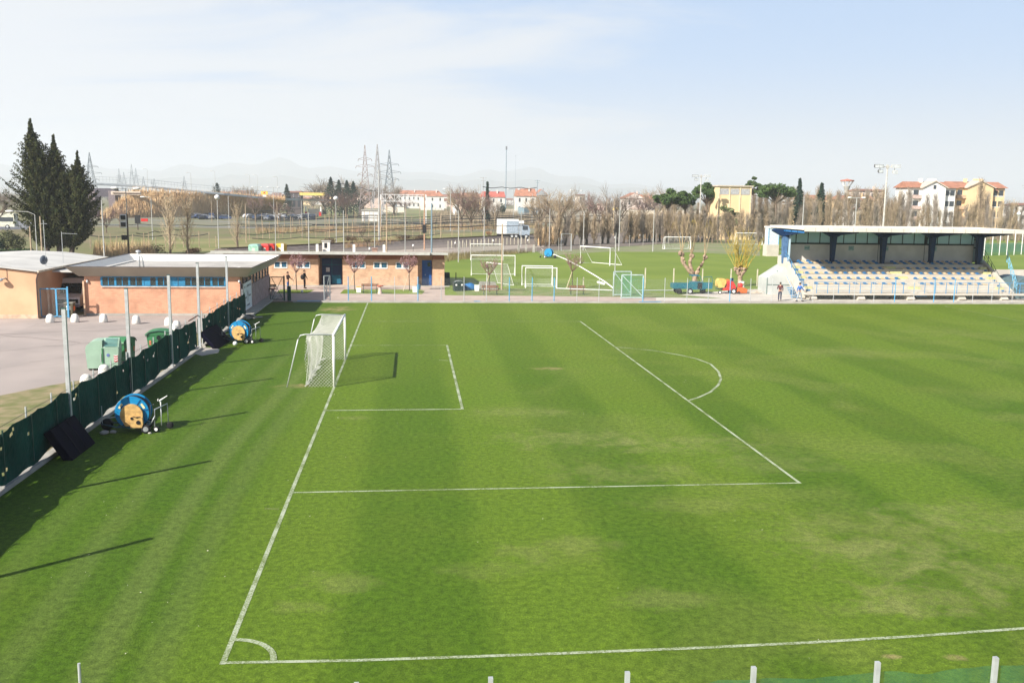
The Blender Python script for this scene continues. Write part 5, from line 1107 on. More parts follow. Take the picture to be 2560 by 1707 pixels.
iso = [bare_columnar(61+k, 12, 2.1, 75, 6, .026, .20, .06, BARK, M('twig_isolated', (.48, .38, .25)), 1.1, 'bare_poplar') for k in range(3)]
# three isolated poplars on the left
for k, (x, yb, yt) in enumerate(((426, 640, 475), (471, 638, 481), (594, 625, 500))):
    putc(k, x, yb, yt-4, ('bare poplar leftmost of the three standing behind the brick building', 'bare poplar with darkest trunk, middle of the three behind the brick building', 'bare poplar on its own just left of the coloured recycling containers')[k], None, iso, 12, None, 1.15)
for (Y, xa, xb, st, yt0, yt1) in ((178, 1570, 1900, 11, 516, 534), (150, 1900, 1935, 12, 520, 530)):
    x = xa
    while x < xb: putc(rg.randrange(5), x, 560, rg.uniform(yt0, yt1), 'slender bare poplar in the dense belt below the yellow tower block', 'slender bare poplars below the yellow tower block', fep, 12, Y, rg.uniform(1.1, 1.7)); x += st*rg.uniform(.7, 1.3)
# rounded bare trees on the skyline
rnd = [bare_round(51+k, 12, 8, .045, BARK, (TWIGG, TWIG, TWIGR)[k], depth=4) for k in range(3)]
RT_ = [(1153, 436, 250, 1, 'large round bare tree rising above the dark roofed houses', .9), (1178, 447, 235, 2, 'dark reddish bare tree overlapping the large round tree above the houses', 1), (812, 434, 440, 0, 'broad hazy bare tree left behind the dark conifers and petrol station', 1.9), (860, 428, 450, 1, 'highest of the hazy bare trees behind the dark conifers', 1.9), (838, 466, 380, 2, 'brown bare tree in front of the dark conifers, left one', 1.1), (866, 468, 380, 2, 'brown bare tree in front of the dark conifers, right one', 1.1), (905, 434, 440, 0, 'hazy bare tree behind the leftmost pylon of the three', 1.7), (985, 438, 450, 0, 'hazy bare tree to the right of the three pylons', 1.1),
       (612, 446, 480, 1, 'rounded brown bare tree left of the yellow petrol sign', 1), (560, 455, 520, 0, 'low hazy bare tree above the overpass ramp', 1), (1390, 441, 205, 1, 'wide bare tree right of the orange roofed house', .95), (1352, 462, 225, 1, 'smaller bare tree touching the gable of the orange roofed house', .9), (1465, 452, 300, 0, 'hazy bare tree above the beige block', .8), (1500, 466, 240, 2, 'dark reddish bare tree left of the balconied house', 1),
       (1545, 446, 225, 0, 'spreading bare tree beside the balconied house', .95), (1415, 470, 230, 1, 'low bare tree between the orange roofed house and the beige block', 1), (1640, 448, 330, 1, 'pale bare tree behind the first stone pine', 1.1), (1680, 446, 340, 0, 'pale bare tree behind the second stone pine', 1.1), (1608, 466, 320, 2, 'small bare tree above the roof of the balconied house', 1), (700, 492, 300, 2, 'dark bare bush standing on the green bank below the petrol station', 1), (2010, 470, 330, 1, 'bare tree between the two dark firs left of the water tower', 1),
       (-10, 432, 200, 0, 'bare tree cut by the left edge behind the cypress', 1), (300, 500, 240, 2, 'rust brown bare tree right of the dark cypress', .9), (265, 510, 200, 2, 'rust brown bare tree touching the dark cypress on its right', .9), (640, 470, 300, 2, 'reddish bare tree at the end of the reed bank', .7), (1240, 480, 260, 0, 'pale bare tree between the red roofed and orange roofed houses', .6), (1205, 470, 300, 1, 'hazy bare tree behind the red roofed house', 1), (745, 468, 500, 2, 'dark bare tree beside the petrol canopy', .7), (905, 560, 180, 2, 'low bare pollard beside the railway line', .8)]
for x, yt, Y, k, l, sw in RT_: putc(k, x, 560, yt, l, None, rnd, 12, Y, sw)
# pollarded trees by the path
def knobbly(loc, s_, label, limbs, seed, yellow):
    rg = random.Random(seed); t = thing('pollarded_tree', label, 'tree', loc); m_ = MB(); c = MB(); kn = MB()
    m_.tube([(0, 0, 0), (.03, 0, .5), (0, 0, 1.0), (0, 0, 1.25)], [.34, .27, .25, .28], 10)
    for pts in limbs:
        P_ = [V(q_) for q_ in pts]; k_ = len(P_); m_.tube(P_, [.24-.10*i/(k_-1) for i in range(k_)], 9)
        for i in range(1, k_):
            for _ in range(3): q_ = P_[i-1].lerp(P_[i], rg.random()); kn.ell(q_+V((rg.uniform(-.14, .14), rg.uniform(-.14, .1), rg.uniform(-.1, .12))), (rg.uniform(.08, .16),)*3, 8, 6, .12, rg)
        e = P_[-1]
        for _ in range(8): kn.ell(e+V((rg.uniform(-.24, .24), rg.uniform(-.2, .2), rg.uniform(-.15, .22))), (rg.uniform(.11, .2),)*3, 8, 6, .15, rg)
        for _ in range(6 if not yellow else 12):
            an = rg.uniform(0, 6.28); sp_ = rg.uniform(.15, .7)*(2.6 if yellow else 1); L = rg.uniform(2.0, 4.2); p1 = e+V((math.cos(an)*sp_*.6, math.sin(an)*sp_*.4, L*.45)); p2 = e+V((math.cos(an)*sp_*1.3+e.x*.18, math.sin(an)*sp_, L))
            c.tube([e, p1, p2], [.038, .024, .012], 4, False)
            for _ in range(9 if yellow else 5):
                q0 = p1.lerp(p2, rg.random()); l2 = rg.uniform(.5, 1.3); a2 = rg.uniform(0, 6.28); c.tube([q0, q0+V((math.cos(a2)*l2*.4, math.sin(a2)*l2*.4, l2*.85))], [.014, .007], 3, False)
    m_.build('trunk', BARKP, t, False, True); kn.build('burls', BARKP, t, False, True); c.build('shoots', TWIGY if yellow else M('shoot_brown', (.38, .29, .17), .85), t); t.scale = (s_,)*3; return t
knobbly(tuple(at(1736, 718)), 1.0, 'larger pollarded plane tree with three knobbly limbs behind the teal truck', [((0, 0, 1.2), (-.5, 0, 1.55), (-.9, 0, 2.0), (-1.35, .1, 2.6), (-1.5, 0, 3.4)), ((0, 0, 1.2), (-.35, .3, 1.8), (-.5, .35, 2.5), (-.35, .3, 3.2)), ((0, 0, 1.2), (.35, 0, 1.7), (.6, -.1, 2.3), (.95, 0, 3.0))], 21, False)
knobbly(tuple(at(1849, 716)), .92, 'smaller pollarded tree with spreading yellow shoots between the sprayer and grandstand', [((0, 0, 1.15), (-.25, 0, 1.5), (-.5, 0, 1.95)), ((0, 0, 1.15), (.3, 0, 1.5), (.6, 0, 1.85)), ((0, 0, 1.2), (.0, .2, 1.7), (.1, .2, 2.1))], 24, True)
# yellow willow mass behind them
wp = bare_round(91, 9.5, 6.0, .05, BARK, TWIGY, 'yellow_willow', 'broad yellow twigged willow standing behind the larger pollarded tree', 4, 8, .9, (5, 6))
q = at(1722, 603); wp.location = q; wp.scale = (aty(1722, 527, q.y).z/11.6,)*3
for x, yt, l in ((1762, 533, 'yellow twigged willow just right of the broad one'), (1680, 536, 'yellow twigged willow just left of the broad one'), (1742, 530, 'yellow twigged willow second to the right of the broad one'), (1700, 531, 'yellow twigged willow squeezed between the broad one and its left neighbour'), (1856, 560, 'low yellow willow behind the yellow shooted pollard')):
    q = at(x, 604); s_ = aty(x, yt, q.y).z/11.6; dup(wp, tuple(q), x, l, None, s_)
# pink flowering trees with stakes
def pinktree(loc, label, seed, s_=1., pale=False, stakes=True):
    rg = random.Random(seed); t = thing('flowering_tree', label, 'tree', loc); m_ = MB(); c = MB(); bl = MB()
    m_.tube([(0, 0, 0), (-.03, 0, .9), (-.06, 0, 1.75)], [.05, .045, .045], 7)
    for k in range(11):
        an = k*2.4; o_ = rg.uniform(.45, 1.15); e = V((math.cos(an)*o_, math.sin(an)*o_, rg.uniform(2.6, 3.45))); mid = V((e.x*.45, e.y*.45, 2.2)); c.tube([(-.06, 0, 1.7), mid, e], [.03, .02, .010], 4, False)
        for _ in range(14):
            q0 = mid.lerp(e, rg.random()); a2 = rg.uniform(0, 6.28); l2 = rg.uniform(.25, .6); q1 = q0+V((math.cos(a2)*l2*.7, math.sin(a2)*l2*.7, l2*.75)); c.tube([q0, q1], [.011, .006], 3, False)
            for _ in range(4): bl.leaves(q0.lerp(q1, rg.random()), (.05, .05, .05), 2 if not pale else 1, .06, rg)
    m_.build('trunk', DTR, t); c.build('crown', M('rosy_twig', (.22, .12, .11), .9), t); bl.build('blossom', M('pink_blossom', (.46, .27, .28), .8, .2, 5) if not pale else M('mauve_buds', (.42, .28, .27), .8), t)
    if stakes:
        MB().tube([(-.62, -.1, 0), (-.06, 0, 1.72)], .035, 6).build('support_stake', M('stake_wood', (.62, .50, .36)), t)
    t.scale = (s_,)*3
pinktree(tuple(at(742, 727)), 'pink blossoming tree with slanted stake left of the dark doorway', 1, .98); pinktree(tuple(at(887, 727)), 'pink blossoming tree with slanted stake right of the dark doorway', 2, .98); pinktree(tuple(at(1024, 727)), 'pink blossoming tree with slanted stake near the blue side door', 3, .98)
pinktree(tuple(at(1224, 731)), 'budding staked tree in front of the practice goals right of the changing rooms', 4, .95, True); pinktree(tuple(at(1431, 722)), 'round pale pink budding tree on a short trunk above the path bench', 5, 1.0, True)
# evergreens
FOL = M('cypress_foliage', (.026, .040, .010), .95, .3, 1.2, col2=(.060, .060, .017)); FOLG = M('pine_foliage', (.075, .12, .030), .85, .3, .8, col2=(.045, .085, .025)); FOLD = M('fir_foliage', (.025, .055, .035), .9, .25, 1)
cy = thing('cypress', 'huge dark three topped cypress group behind the peach building', 'tree', tuple(at(148, 644)))
rg = random.Random(5); tops = ((-2.7, 0, 17.9, 6.3), (-.2, .9, 15.8, 5.6), (2.9, .5, 13.5, 5.8))
m_ = MB()
for x, y, H, W in tops: H *= .93; m_.tube([(x*.5, y*.5, 0), (x*.8, y, H*.4), (x, y, H*.95)], [.35, .25, .04], 7)
m_.build('trunk', DTR, cy)
for ti, (x, y, H, W) in enumerate(tops):
    H *= .93; c = MB(); nb_ = 430
    for k in range(nb_):
        f = (k+.5)/nb_; z = 1.2+(H-1.2)*f; w_ = min(W*(1-f)**.86, 4.1)*(.62+.38*min(f*5, 1))
        an = k*2.39996+rg.uniform(-.4, .4); L = max(w_*(rg.uniform(.5, .95) if rg.random() < .88 else rg.uniform(.95, 1.18)), .25); bx = x*(.55+.45*f)
        d = V((math.cos(an), math.sin(an), 0)); base_ = V((bx, y, z)); tip = base_+d*L+V((0, 0, L*.55+.35))
        ns_ = 4+int(L*2.1)
        for s_ in range(ns_):
            u = .2+.8*s_/(ns_-1); pc = base_.lerp(tip, u)+V((0, 0, -.25*math.sin(u*3.1)*L*.3)); rr = .46*(1-u*.5)*min(1, L/1.2+.35)
            c.leaves(pc, (rr, rr, rr*.8), 9, .30*(1-.35*u), rg, .6, .5)
    for k in range(26): c.leaves((x+rg.uniform(-.08, .08), y, H-.6+.085*k), (.42*(1-k/26)+.06,)*2+(.3,), 14, .24, rg, .6, 1.5)
    c.build('crown', FOL, cy)
def stone_pine(x, yb, yt, W, label, Y, mat=FOLG, flat=.33, seed=1, clumps=26):
    p = aty(x, yb, Y); h_ = aty(x, yt, Y).z; rg = random.Random(seed); t = thing('stone_pine', label, 'tree', (p.x, Y, 0)); m_ = MB(); c = MB()
    m_.tube([(0, 0, 0), (.2, 0, h_*.4), (0, 0, h_*.72)], [.35, .28, .2], 7)
    for k in range(clumps):
        an = rg.uniform(0, 6.28); rr = W*rg.random()**.5*.8; zc = h_*(1-flat)+h_*flat*.86*(1-(rr/W)**2*.7)*rg.uniform(.35, 1); q_ = V((math.cos(an)*rr, math.sin(an)*rr, zc)); m_.tube([(0, 0, h_*.6), q_], [.12, .05], 4, False); s_ = W*rg.uniform(.22, .34); c.leaves(q_, (s_, s_, s_*.6), 260, .42, rg, .55)
    m_.build('trunk', BARK, t); c.build('crown', mat, t); return t
stone_pine(1880, 530, 424, 2.6, 'tall irregular pine rising highest behind the yellow brick tower block', 232, seed=2, flat=.5, clumps=14)
stone_pine(1938, 530, 452, 4.8, 'broad dark green stone pine right of the yellow tower building', 205, seed=3); stone_pine(1764, 530, 452, 3.4, 'stone pine just left of the yellow tower building, behind the floodlight mast', 200, seed=4); stone_pine(1712, 530, 474, 2.8, 'low stone pine between two others left of the floodlight mast', 190, seed=5); stone_pine(1668, 530, 470, 3.2, 'stone pine nearest the balconied house', 190, seed=6); stone_pine(1822, 530, 489, 2.6, 'pale green cedar in front of the yellow tower building', 185, M('cedar_foliage', (.20, .23, .10), .9, .3, 1), .85, 7, 16)
def fir(x, yt, W, label, Y, seed, mat=FOLD):
    p = aty(x, 540, Y); h_ = aty(x, yt, Y).z; rg = random.Random(seed); t = thing('fir_tree', label, 'tree', (p.x, Y, 0)); MB().tube([(0, 0, 0), (0, 0, h_*.9)], [.25, .04], 6).build('trunk', DTR, t); c = MB()
    for k in range(110):
        f = k/110; an = k*2.4; w_ = W*(1-f)**.85*rg.uniform(.6, 1.1); z = h_*(.12+.88*f)
        for s_ in (.35, .7, 1.): c.leaves((math.cos(an)*w_*s_, math.sin(an)*w_*s_, z-.15*w_*s_), (.35, .35, .25), 12, .34, rg)
    c.build('crown', mat, t)
for a_ in ((1995, 447, 2.2, 'dark narrow fir right of the broad stone pine', 215, 1), (2050, 458, 2.6, 'dark conical fir left of the grandstand roof post lamp', 210, 2), (828, 443, 5.5, 'tallest dark conifer left end of the clump by the petrol station', 400, 3), (848, 450, 5, 'second dark conifer of the clump by the petrol station', 400, 4), (868, 451, 5, 'third dark conifer of the clump by the petrol station', 400, 5), (884, 454, 6, 'bushy dark conifer at the right end of the clump by the petrol station', 395, 6), (718, 461, 4, 'single dark conifer left of the petrol station canopy', 420, 7), (1218, 455, 1.1, 'thin dark conifer behind the red roofed house', 300, 8), (545, 458, 7, 'dark evergreen mass above the overpass ramp', 460, 11)): fir(*a_)
def bush(x, yb, yt, W, label, mat, seed, n_=700, name='shrub', size=.22):
    p = at(x, yb); h_ = aty(x, yt, p.y).z; rg = random.Random(seed); t = thing(name, label, 'shrub', tuple(p)); c = MB()
    MB().tube([(0, 0, 0), (0, 0, h_*.5)], [.1, .05], 5).build('stem', BARK, t)
    for k in range(7): c.leaves((rg.uniform(-.5, .5)*W, rg.uniform(-.4, .4)*W, h_*rg.uniform(.35, .7)), (W*.5, W*.45, h_*.38), n_//7, size, rg, .5)
    c.build('foliage', mat, t)
OLV = M('olive_foliage', (.13, .14, .065), .9, .3, 1)
bush(30, 628, 573, 2.4, 'grey green olive bush beside the road at the left edge', OLV, 1, 2500); bush(-2, 628, 592, 1.5, 'dark bush cut by the left picture edge', FOLD, 2, 1200)
hb = thing('hedge', 'long clipped dark green hedge along the road at the left edge', 'hedge', (-50, 113, 0))
c = MB(); a_, b_ = at(-40, 655), at(75, 649); rg = random.Random(6); hh = aty(20, 627, a_.y+1).z
for k in range(2600): u = rg.random(); q_ = a_.lerp(b_, u)+V((0, rg.uniform(0, 1.4), rg.random()**.7*hh)); c.leaves(q_, (.1, .1, .1), 1, .22, rg)
c.build('foliage', M('hedge_green', (.035, .07, .02), .9), hb, True); MB().hexa([a_, b_, b_+V((0, 1.2, 0)), a_+V((0, 1.2, 0)), a_+V((0, .1, hh*.93)), b_+V((0, .1, hh*.93)), b_+V((0, 1.1, hh*.93)), a_+V((0, 1.1, hh*.93))]).build('hedge_core', M('hedge_core', (.02, .035, .012)), hb, True)
for x, yb, W, l, s_ in ((372, 636, 3.2, 'low dark scrub behind the flue of the brick building', 3), (820, 611, 1.6, 'brown scrub by the railway line behind the chimney', 4), (880, 606, 2.0, 'brown scrub by the railway line, middle clump', 5), (1010, 602, 2.4, 'brown scrub left of the thick blue grey pole', 6), (1050, 603, 1.8, 'brown scrub right of the thick blue grey pole', 7), (480, 636, 1.5, 'brown scrub at the foot of the middle poplar', 8)):
    bush(x, yb, yb-(16 if s_ != 3 else 24), W, l, M('brown_scrub', (.16, .10, .06), .95, .3, 1), s_, 900, size=.16)
cb_ = None
for x, yb, yt, l, m_ in ((918, 618, 570, 'pollarded willow with orange twigs beside the railway line', TWIG), (1222, 598, 565, 'small orange brown tree left of the white lorry', M('orange_twig', (.36, .17, .07), .9))):
    p = at(x, yb); h_ = aty(x, yt, p.y).z; t = bare_round(int(x), 4.5, 3, .03, DTR, m_, 'pollard_willow', l, 3, 7, .6, (6, 8)); t.location = p; t.scale = (h_/5.2,)*3
# reed and cane beds
def reeds(px, n_, h0, h1, mat, label, seed, wd=.05, name='reed_bed'):
    rg = random.Random(seed); (xa, ya), (xb, yb), (xc, yc), (xd, yd) = px; A_, B_, C2, D_ = at(xa, ya), at(xb, yb), at(xc, yc), at(xd, yd); c = MB()
    for _ in range(n_):
        u, v = rg.random(), rg.random(); p = A_.lerp(B_, u).lerp(D_.lerp(C2, u), v); h_ = rg.uniform(h0, h1); a = rg.uniform(0, 3.14); dx = V((math.cos(a), math.sin(a), 0))*wd; ln = V((rg.uniform(-.15, .15), rg.uniform(-.15, .15), 1))*h_
        c.add([p-dx, p+dx, p+ln], [(0, 1, 2)])
    return tag(c.build(name, mat), label, 'reeds', kind='stuff')
TAN = M('dry_cane', (.74, .55, .32), .9, .22, .15, col2=(.62, .42, .22)); BRN = M('brown_weeds', (.34, .20, .12), .95, .3, .25, col2=(.20, .19, .09))
reeds(((250, 548), (680, 532), (640, 521), (300, 530)), 9000, 1.5, 4.5, TAN, 'tall dry tan reed bank under the overpass ramp', 1, .14)
reeds(((640, 586), (1340, 572), (1340, 562), (640, 574)), 9000, .2, 1.5, BRN, 'rusty brown weeds growing between the tracks', 2, .05, 'weed_bed')
reeds(((860, 622), (1000, 610), (980, 604), (860, 612)), 1800, .3, 1.2, BRN, 'dry grass by the railway behind the changing rooms', 3, .03, 'weed_bed')
reeds(((1345, 614), (1400, 610), (1400, 600), (1345, 602)), 5000, .8, 3.4, TAN, 'dry canes at the left end of the poplar row', 4, .04)
reeds(((1560, 600), (1900, 585), (1900, 575), (1560, 588)), 7000, .5, 1.8, BRN, 'brown undergrowth behind the poplar row', 5, .05, 'weed_bed')
reeds(((230, 642), (390, 640), (380, 628), (240, 630)), 1500, .6, 2.4, TAN, 'thin dry stalks beside the cypress', 6, .03, 'weed_bed')
reeds(((880, 648), (1112, 655), (1340, 630), (1100, 640)), 6000, .2, .8, M('scrub_grass', (.22, .18, .08), .95), 'scruffy dry grass along the gravel strip', 7, .03, 'weed_bed')

SCR = M('grey_brush', (.30, .235, .17), .95, .3, .2, col2=(.20, .175, .11))
reeds(((1080, 560), (1400, 560), (1400, 540), (1080, 540)), 9000, 1.5, 4.0, SCR, 'grey brown brush in front of the houses left of the poplars', 11, .10, 'brush_bed')
reeds(((1380, 585), (1900, 578), (1900, 560), (1380, 566)), 12000, 1.0, 3.6, SCR, 'dense brown brush behind the poplar row', 12, .08, 'brush_bed')
reeds(((560, 528), (830, 522), (830, 514), (600, 514)), 2500, 1.0, 3.0, SCR, 'brown brush below the petrol station', 13, .10, 'brush_bed')
for i, (x, yb, yt, W, l) in enumerate(((1165, 545, 498, 5, 'round olive tree in front of the dark roofed houses'), (1180, 546, 506, 4, 'low olive bush right of the round olive tree'), (1140, 540, 508, 3, 'dark bush behind the white tank'), (1252, 545, 505, 2.5, 'dark bush below the red roofed house'), (905, 535, 500, 3, 'small bush at the pylon feet'))):
    bush(x, yb, yt, W, l, OLV if i < 2 else FOLD, 40+i, 900, 'olive_tree' if i == 0 else 'shrub', .5)
# ---------------------------------------------------------------- poles, masts, lamps
POLE = M('pole_grey', (.42, .42, .40), .5, .12, 2); WPOLE = M('pole_wood', (.42, .32, .22), .85, .2, 2); BGP = M('pole_bluegrey', (.22, .30, .36), .4, .1, metal=.2); LAMPW = M('lamp_housing', (.74, .74, .72), .4)
def pole(x, yb, yt, label, mat=POLE, r=.09, Y=None, top=None, group=None, name='pole', xt=None):
    p = at(x, yb) if Y is None else V((aty(x, yb, Y).x, Y, 0)); h_ = aty(x, yt, p.y).z
    t = thing(name, label, 'street lamp' if top in ('double', 'single', 'arm', 'globe') else 'pole', (p.x, p.y, 0), 0, group)
    MB().tube([(0, 0, 0), (0, 0, h_)], [r, r*.65], 7).build('post', mat, t)
    if top == 'double':
        w_ = h_*.16 if h_ < 14 else 1.6
        MB().tube([(-w_, 0, h_), (w_, 0, h_)], r*.5, 5).build('crossarm', mat, t)
        for s_ in (-1, 1): MB().ell((s_*w_, 0, h_+.05), (.55, .28, .2), 10, 6).build('lamp_head', LAMPW, t, False, True)
    elif top == 'single' or top == 'arm':
        w_ = 1.2 if top == 'single' else 2.6
        MB().tube([(0, 0, h_), (-w_*.3, 0, h_+.35), (-w_, 0, h_+.4)], r*.5, 5).build('arm', mat, t); MB().ell((-w_-.3, 0, h_+.38), (.55, .25, .14), 10, 6).build('lamp_head', LAMPW, t, False, True)
    elif top == 'globe': MB().ell((0, 0, h_+.3), (.45, .45, .40), 10, 7).build('lamp_head', LAMPW, t, False, True)
    elif top == 'box': MB().box(-.35, .35, -.2, .2, h_*.30, h_*.30+1.4).build('signal_box', BLACK, t)
    elif top == 'tee': MB().bar((-1.2, 0, h_-.3), (1.2, 0, h_-.3), .12).bar((-.8, 0, h_-1.2), (.8, 0, h_-1.2), .1).build('crossarm', mat, t)
    elif top == 'can': MB().tube([(0, 0, h_-2.2), (0, 0, h_)], r*1.7, 8).build('antenna', LAMPW if mat is not BGP else M('antenna_grey', (.2, .22, .24)), t)
    return t
GPW = 'slim poles standing in the railway land behind the changing rooms'
PL = [(606, 490, 449, 'thin pole with dark box near the overpass ramp end', POLE, .16, None, 'box'), (616, 608, 510, 'wooden pole left of the double lamp, above the green container', WPOLE, .10, None, None), (645, 538, 468, 'double headed street lamp beside the yellow petrol sign', POLE, .13, None, 'double'),
      (685, 548, 469, 'double headed street lamp between the petrol sign and canopy', POLE, .13, None, 'double'), (690, 640, 531, 'thin grey pole rising behind the red container', POLE, .06, None, None), (694, 577, 504, 'wooden pole right of the double headed lamp', WPOLE, .11, None, None), (756, 594, 502, 'thin grey pole in front of the petrol station', POLE, .08, None, None),
      (773, 642, 530, 'thin grey net pole behind the roof of the changing rooms, first from left', POLE, .07, 100, None), (790, 499, 446, 'tall pole rising through the petrol canopy', POLE, .22, None, None), (812, 502, 470, 'short pole at the right end of the petrol canopy', POLE, .2, None, None), (824, 608, 525, 'brownish pole in the meadow left of the globe lamp', WPOLE, .09, None, None),
      (841, 608, 500, 'globe topped street lamp behind the white chimney', POLE, .08, None, 'globe'), (860, 642, 526, 'thin grey net pole behind the roof right of the white chimney', POLE, .07, 100, None), (879, 516, 463, 'single headed street lamp above the red fence', POLE, .16, None, 'single'), (937, 642, 538, 'thin grey net pole behind the roof below the white tank building', POLE, .06, 100, None),
      (948, 608, 424, 'very tall tapering pole just left of the middle pylon', POLE, .16, None, None), (952, 604, 500, 'pale wooden pole leaning on the very tall pole', WPOLE, .12, None, None), (967, 640, 509, 'brown wooden pole right of the tall pole', WPOLE, .11, None, None), (1013, 640, 522, 'thin grey net pole behind the roof, third from left', POLE, .06, 100, None),
      (1061, 625, 483, 'orange brown railway pole with a small box', M('orange_pole', (.50, .30, .20), .8), .12, None, 'box'), (1079, 640, 508, 'thick blue grey pole at the right end of the changing rooms roof', BGP, .13, 110, None), (1102, 595, 534, 'short pale pole beside the thick blue grey pole', WPOLE, .09, None, None), (1126, 578, 476, 'street lamp in front of the dark roofed houses', POLE, .12, None, 'single'),
      (1146, 645, 526, 'thin grey net pole above the left goals', POLE, .07, 112, None), (1195, 520, 462, 'pale railway mast left of the red roofed house, first of the cluster', WPOLE, .2, None, None), (1200, 520, 461, 'pale railway mast left of the red roofed house, second of the cluster', WPOLE, .2, None, None), (1207, 560, 443, 'tall grey mast in front of the red roofed house', POLE, .16, None, 'tee'),
      (1210, 625, 517, 'thin pole between the far goal and railway', POLE, .08, None, None), (1237, 588, 515, 'slim pole left of the white lorry', WPOLE, .09, None, None), (1264, 530, 366, 'tallest blue grey mast with dark aerial in the middle of the skyline', BGP, .32, None, 'can'), (1288, 505, 388, 'second tall mast with white aerial right of the tallest', BGP, .35, None, 'can'),
      (1283, 560, 474, 'double headed street lamp behind the white lorry', POLE, .12, None, 'double'), (1342, 548, 450, 'grey mast in front of the orange roofed house', BGP, .16, None, 'tee'), (1254, 724, 560, 'pale wooden pole standing among the small practice goals', WPOLE, .09, None, None), (1302, 618, 528, 'slim pole in front of the white lorry cab', POLE, .07, None, None),
      (1439, 560, 477, 'double headed street lamp above the bare poplars', POLE, .12, None, 'double'), (1515, 589, 497, 'pale pole rising from the poplar row, left one', WPOLE, .09, None, None), (1533, 589, 499, 'tan pole rising from the poplar row, right one', M('tan_pole', (.52, .40, .24)), .09, None, None),
      (1373, 620, 522, 'net pole above the distant blue hose reel', POLE, .08, None, None), (1458, 626, 528, 'net pole at the foot of the poplar row, left of the angled goal', POLE, .08, None, None), (1547, 627, 499, 'tall net pole right of the angled goal', POLE, .09, None, None), (1632, 629, 524, 'tall net pole left of the netted goal by the poplars', POLE, .08, None, None), (1537, 690, 582, 'leaning double post behind the pale green gate leaves', POLE, .06, None, None),
      (2004, 600, 490, 'double headed lamp seen over the left part of the grandstand roof', POLE, .12, 180, None), (2135, 600, 495, 'double headed street lamp between the water tower and tall floodlight mast', POLE, .13, 180, 'double'), (2541, 600, 538, 'street lamp over the right end of the grandstand roof', POLE, .10, 180, 'globe'), (2553, 560, 462, 'small telegraph pole at the right edge', POLE, .12, 330, 'tee'),
      (322, 640, 472, 'slim post of the double armed lamp beside the railway signal', POLE, .09, None, 'double'), (262, 660, 500, 'pale blue steel pole just right of the cypress', POLE, .10, 105, None), (80, 655, 566, 'thick pale wooden pole behind the peach roof, left one', WPOLE, .12, 101, None), (107, 655, 541, 'thick pale wooden pole behind the peach roof, right one', WPOLE, .12, 101, None),
      (94, 650, 537, 'grey street lamp with long arm in front of the cypress', POLE, .07, 104, 'arm'), (382, 600, 498, 'curved arm lamp in front of the reed bank', POLE, .10, None, 'single'), (547, 622, 498, 'globe topped lamp in the meadow left of the isolated poplar', POLE, .08, None, 'globe'), (530, 555, 500, 'wooden pole in front of the reed bank', WPOLE, .11, None, None), (573, 570, 490, 'thin pole right of the globe topped lamp', POLE, .1, None, None),
      (1330, 560, 484, 'slim mast over the right gable of the orange roofed house', POLE, .1, None, None), (1720, 545, 500, 'slim pole in the poplars left of the yellow tower', WPOLE, .1, None, None), (1798, 590, 520, 'pale pole in the poplars below the yellow tower', WPOLE, .1, None, None)]
for x, yb, yt, l, m_, r, Y, tp_ in PL: pole(x, yb, yt, l, m_, r, Y, tp_)
# floodlight masts
def flood(x, yb, yt, Y, s_, label):
    p = V((aty(x, yb, Y).x, Y, 0)); h_ = aty(x, yt, Y).z; t = thing('floodlight_mast', label, 'floodlight', tuple(p)); k = s_
    MB().tube([(0, 0, 0), (0, 0, h_)], [.17*k, .11*k], 8).build('mast', M('mast_steel', (.52, .50, .46), .4), t); MB().bar((-1.9*k, 0, h_), (1.9*k, 0, h_), .12*k).bar((-1.2*k, 0, h_), (-1.2*k, 0, h_-.6*k), .07*k).bar((1.2*k, 0, h_), (1.2*k, 0, h_-.6*k), .07*k).bar((0, 0, h_-.3), (0, 0, h_+.3*k), .3*k).build('crossarm', M('mast_steel', (.52, .50, .46), .4), t)
    for (dx, dz, dark) in ((-1.8, .05, 1), (-1.1, .02, 1), (-1.15, -.75, 1), (1.0, .05, 0), (1.7, .05, 0), (1.25, -.85, 0)):
        m_ = MB(); m_.hexa([V(q_)*k+V((dx*k, 0, h_+dz*k)) for q_ in ((-.38, -.28, -.26), (.38, -.28, -.26), (.28, .25, -.12), (-.28, .25, -.12), (-.38, -.22, .30), (.38, -.22, .30), (.28, .28, .22), (-.28, .28, .22))])
        hd = m_.build('floodlight', M('flood_dark', (.10, .10, .10), .4) if dark else M('flood_light', (.58, .57, .54), .35), t); MB().add([V(q_)*k+V((dx*k, 0, h_+dz*k)) for q_ in ((-.34, -.283, -.22), (.34, -.283, -.22), (.34, -.225, .26), (-.34, -.225, .26))], [(0, 1, 2, 3)]).build('lens', M('flood_glass', (.5, .52, .52), .1, spec=.8), hd)
flood(2204, 620, 417, 125, 1.0, 'tall floodlight mast with two rows of lamps rising above the grandstand roof'); flood(1746, 610, 441, 190, 1.0, 'smaller floodlight mast in front of the stone pines left of the yellow tower')
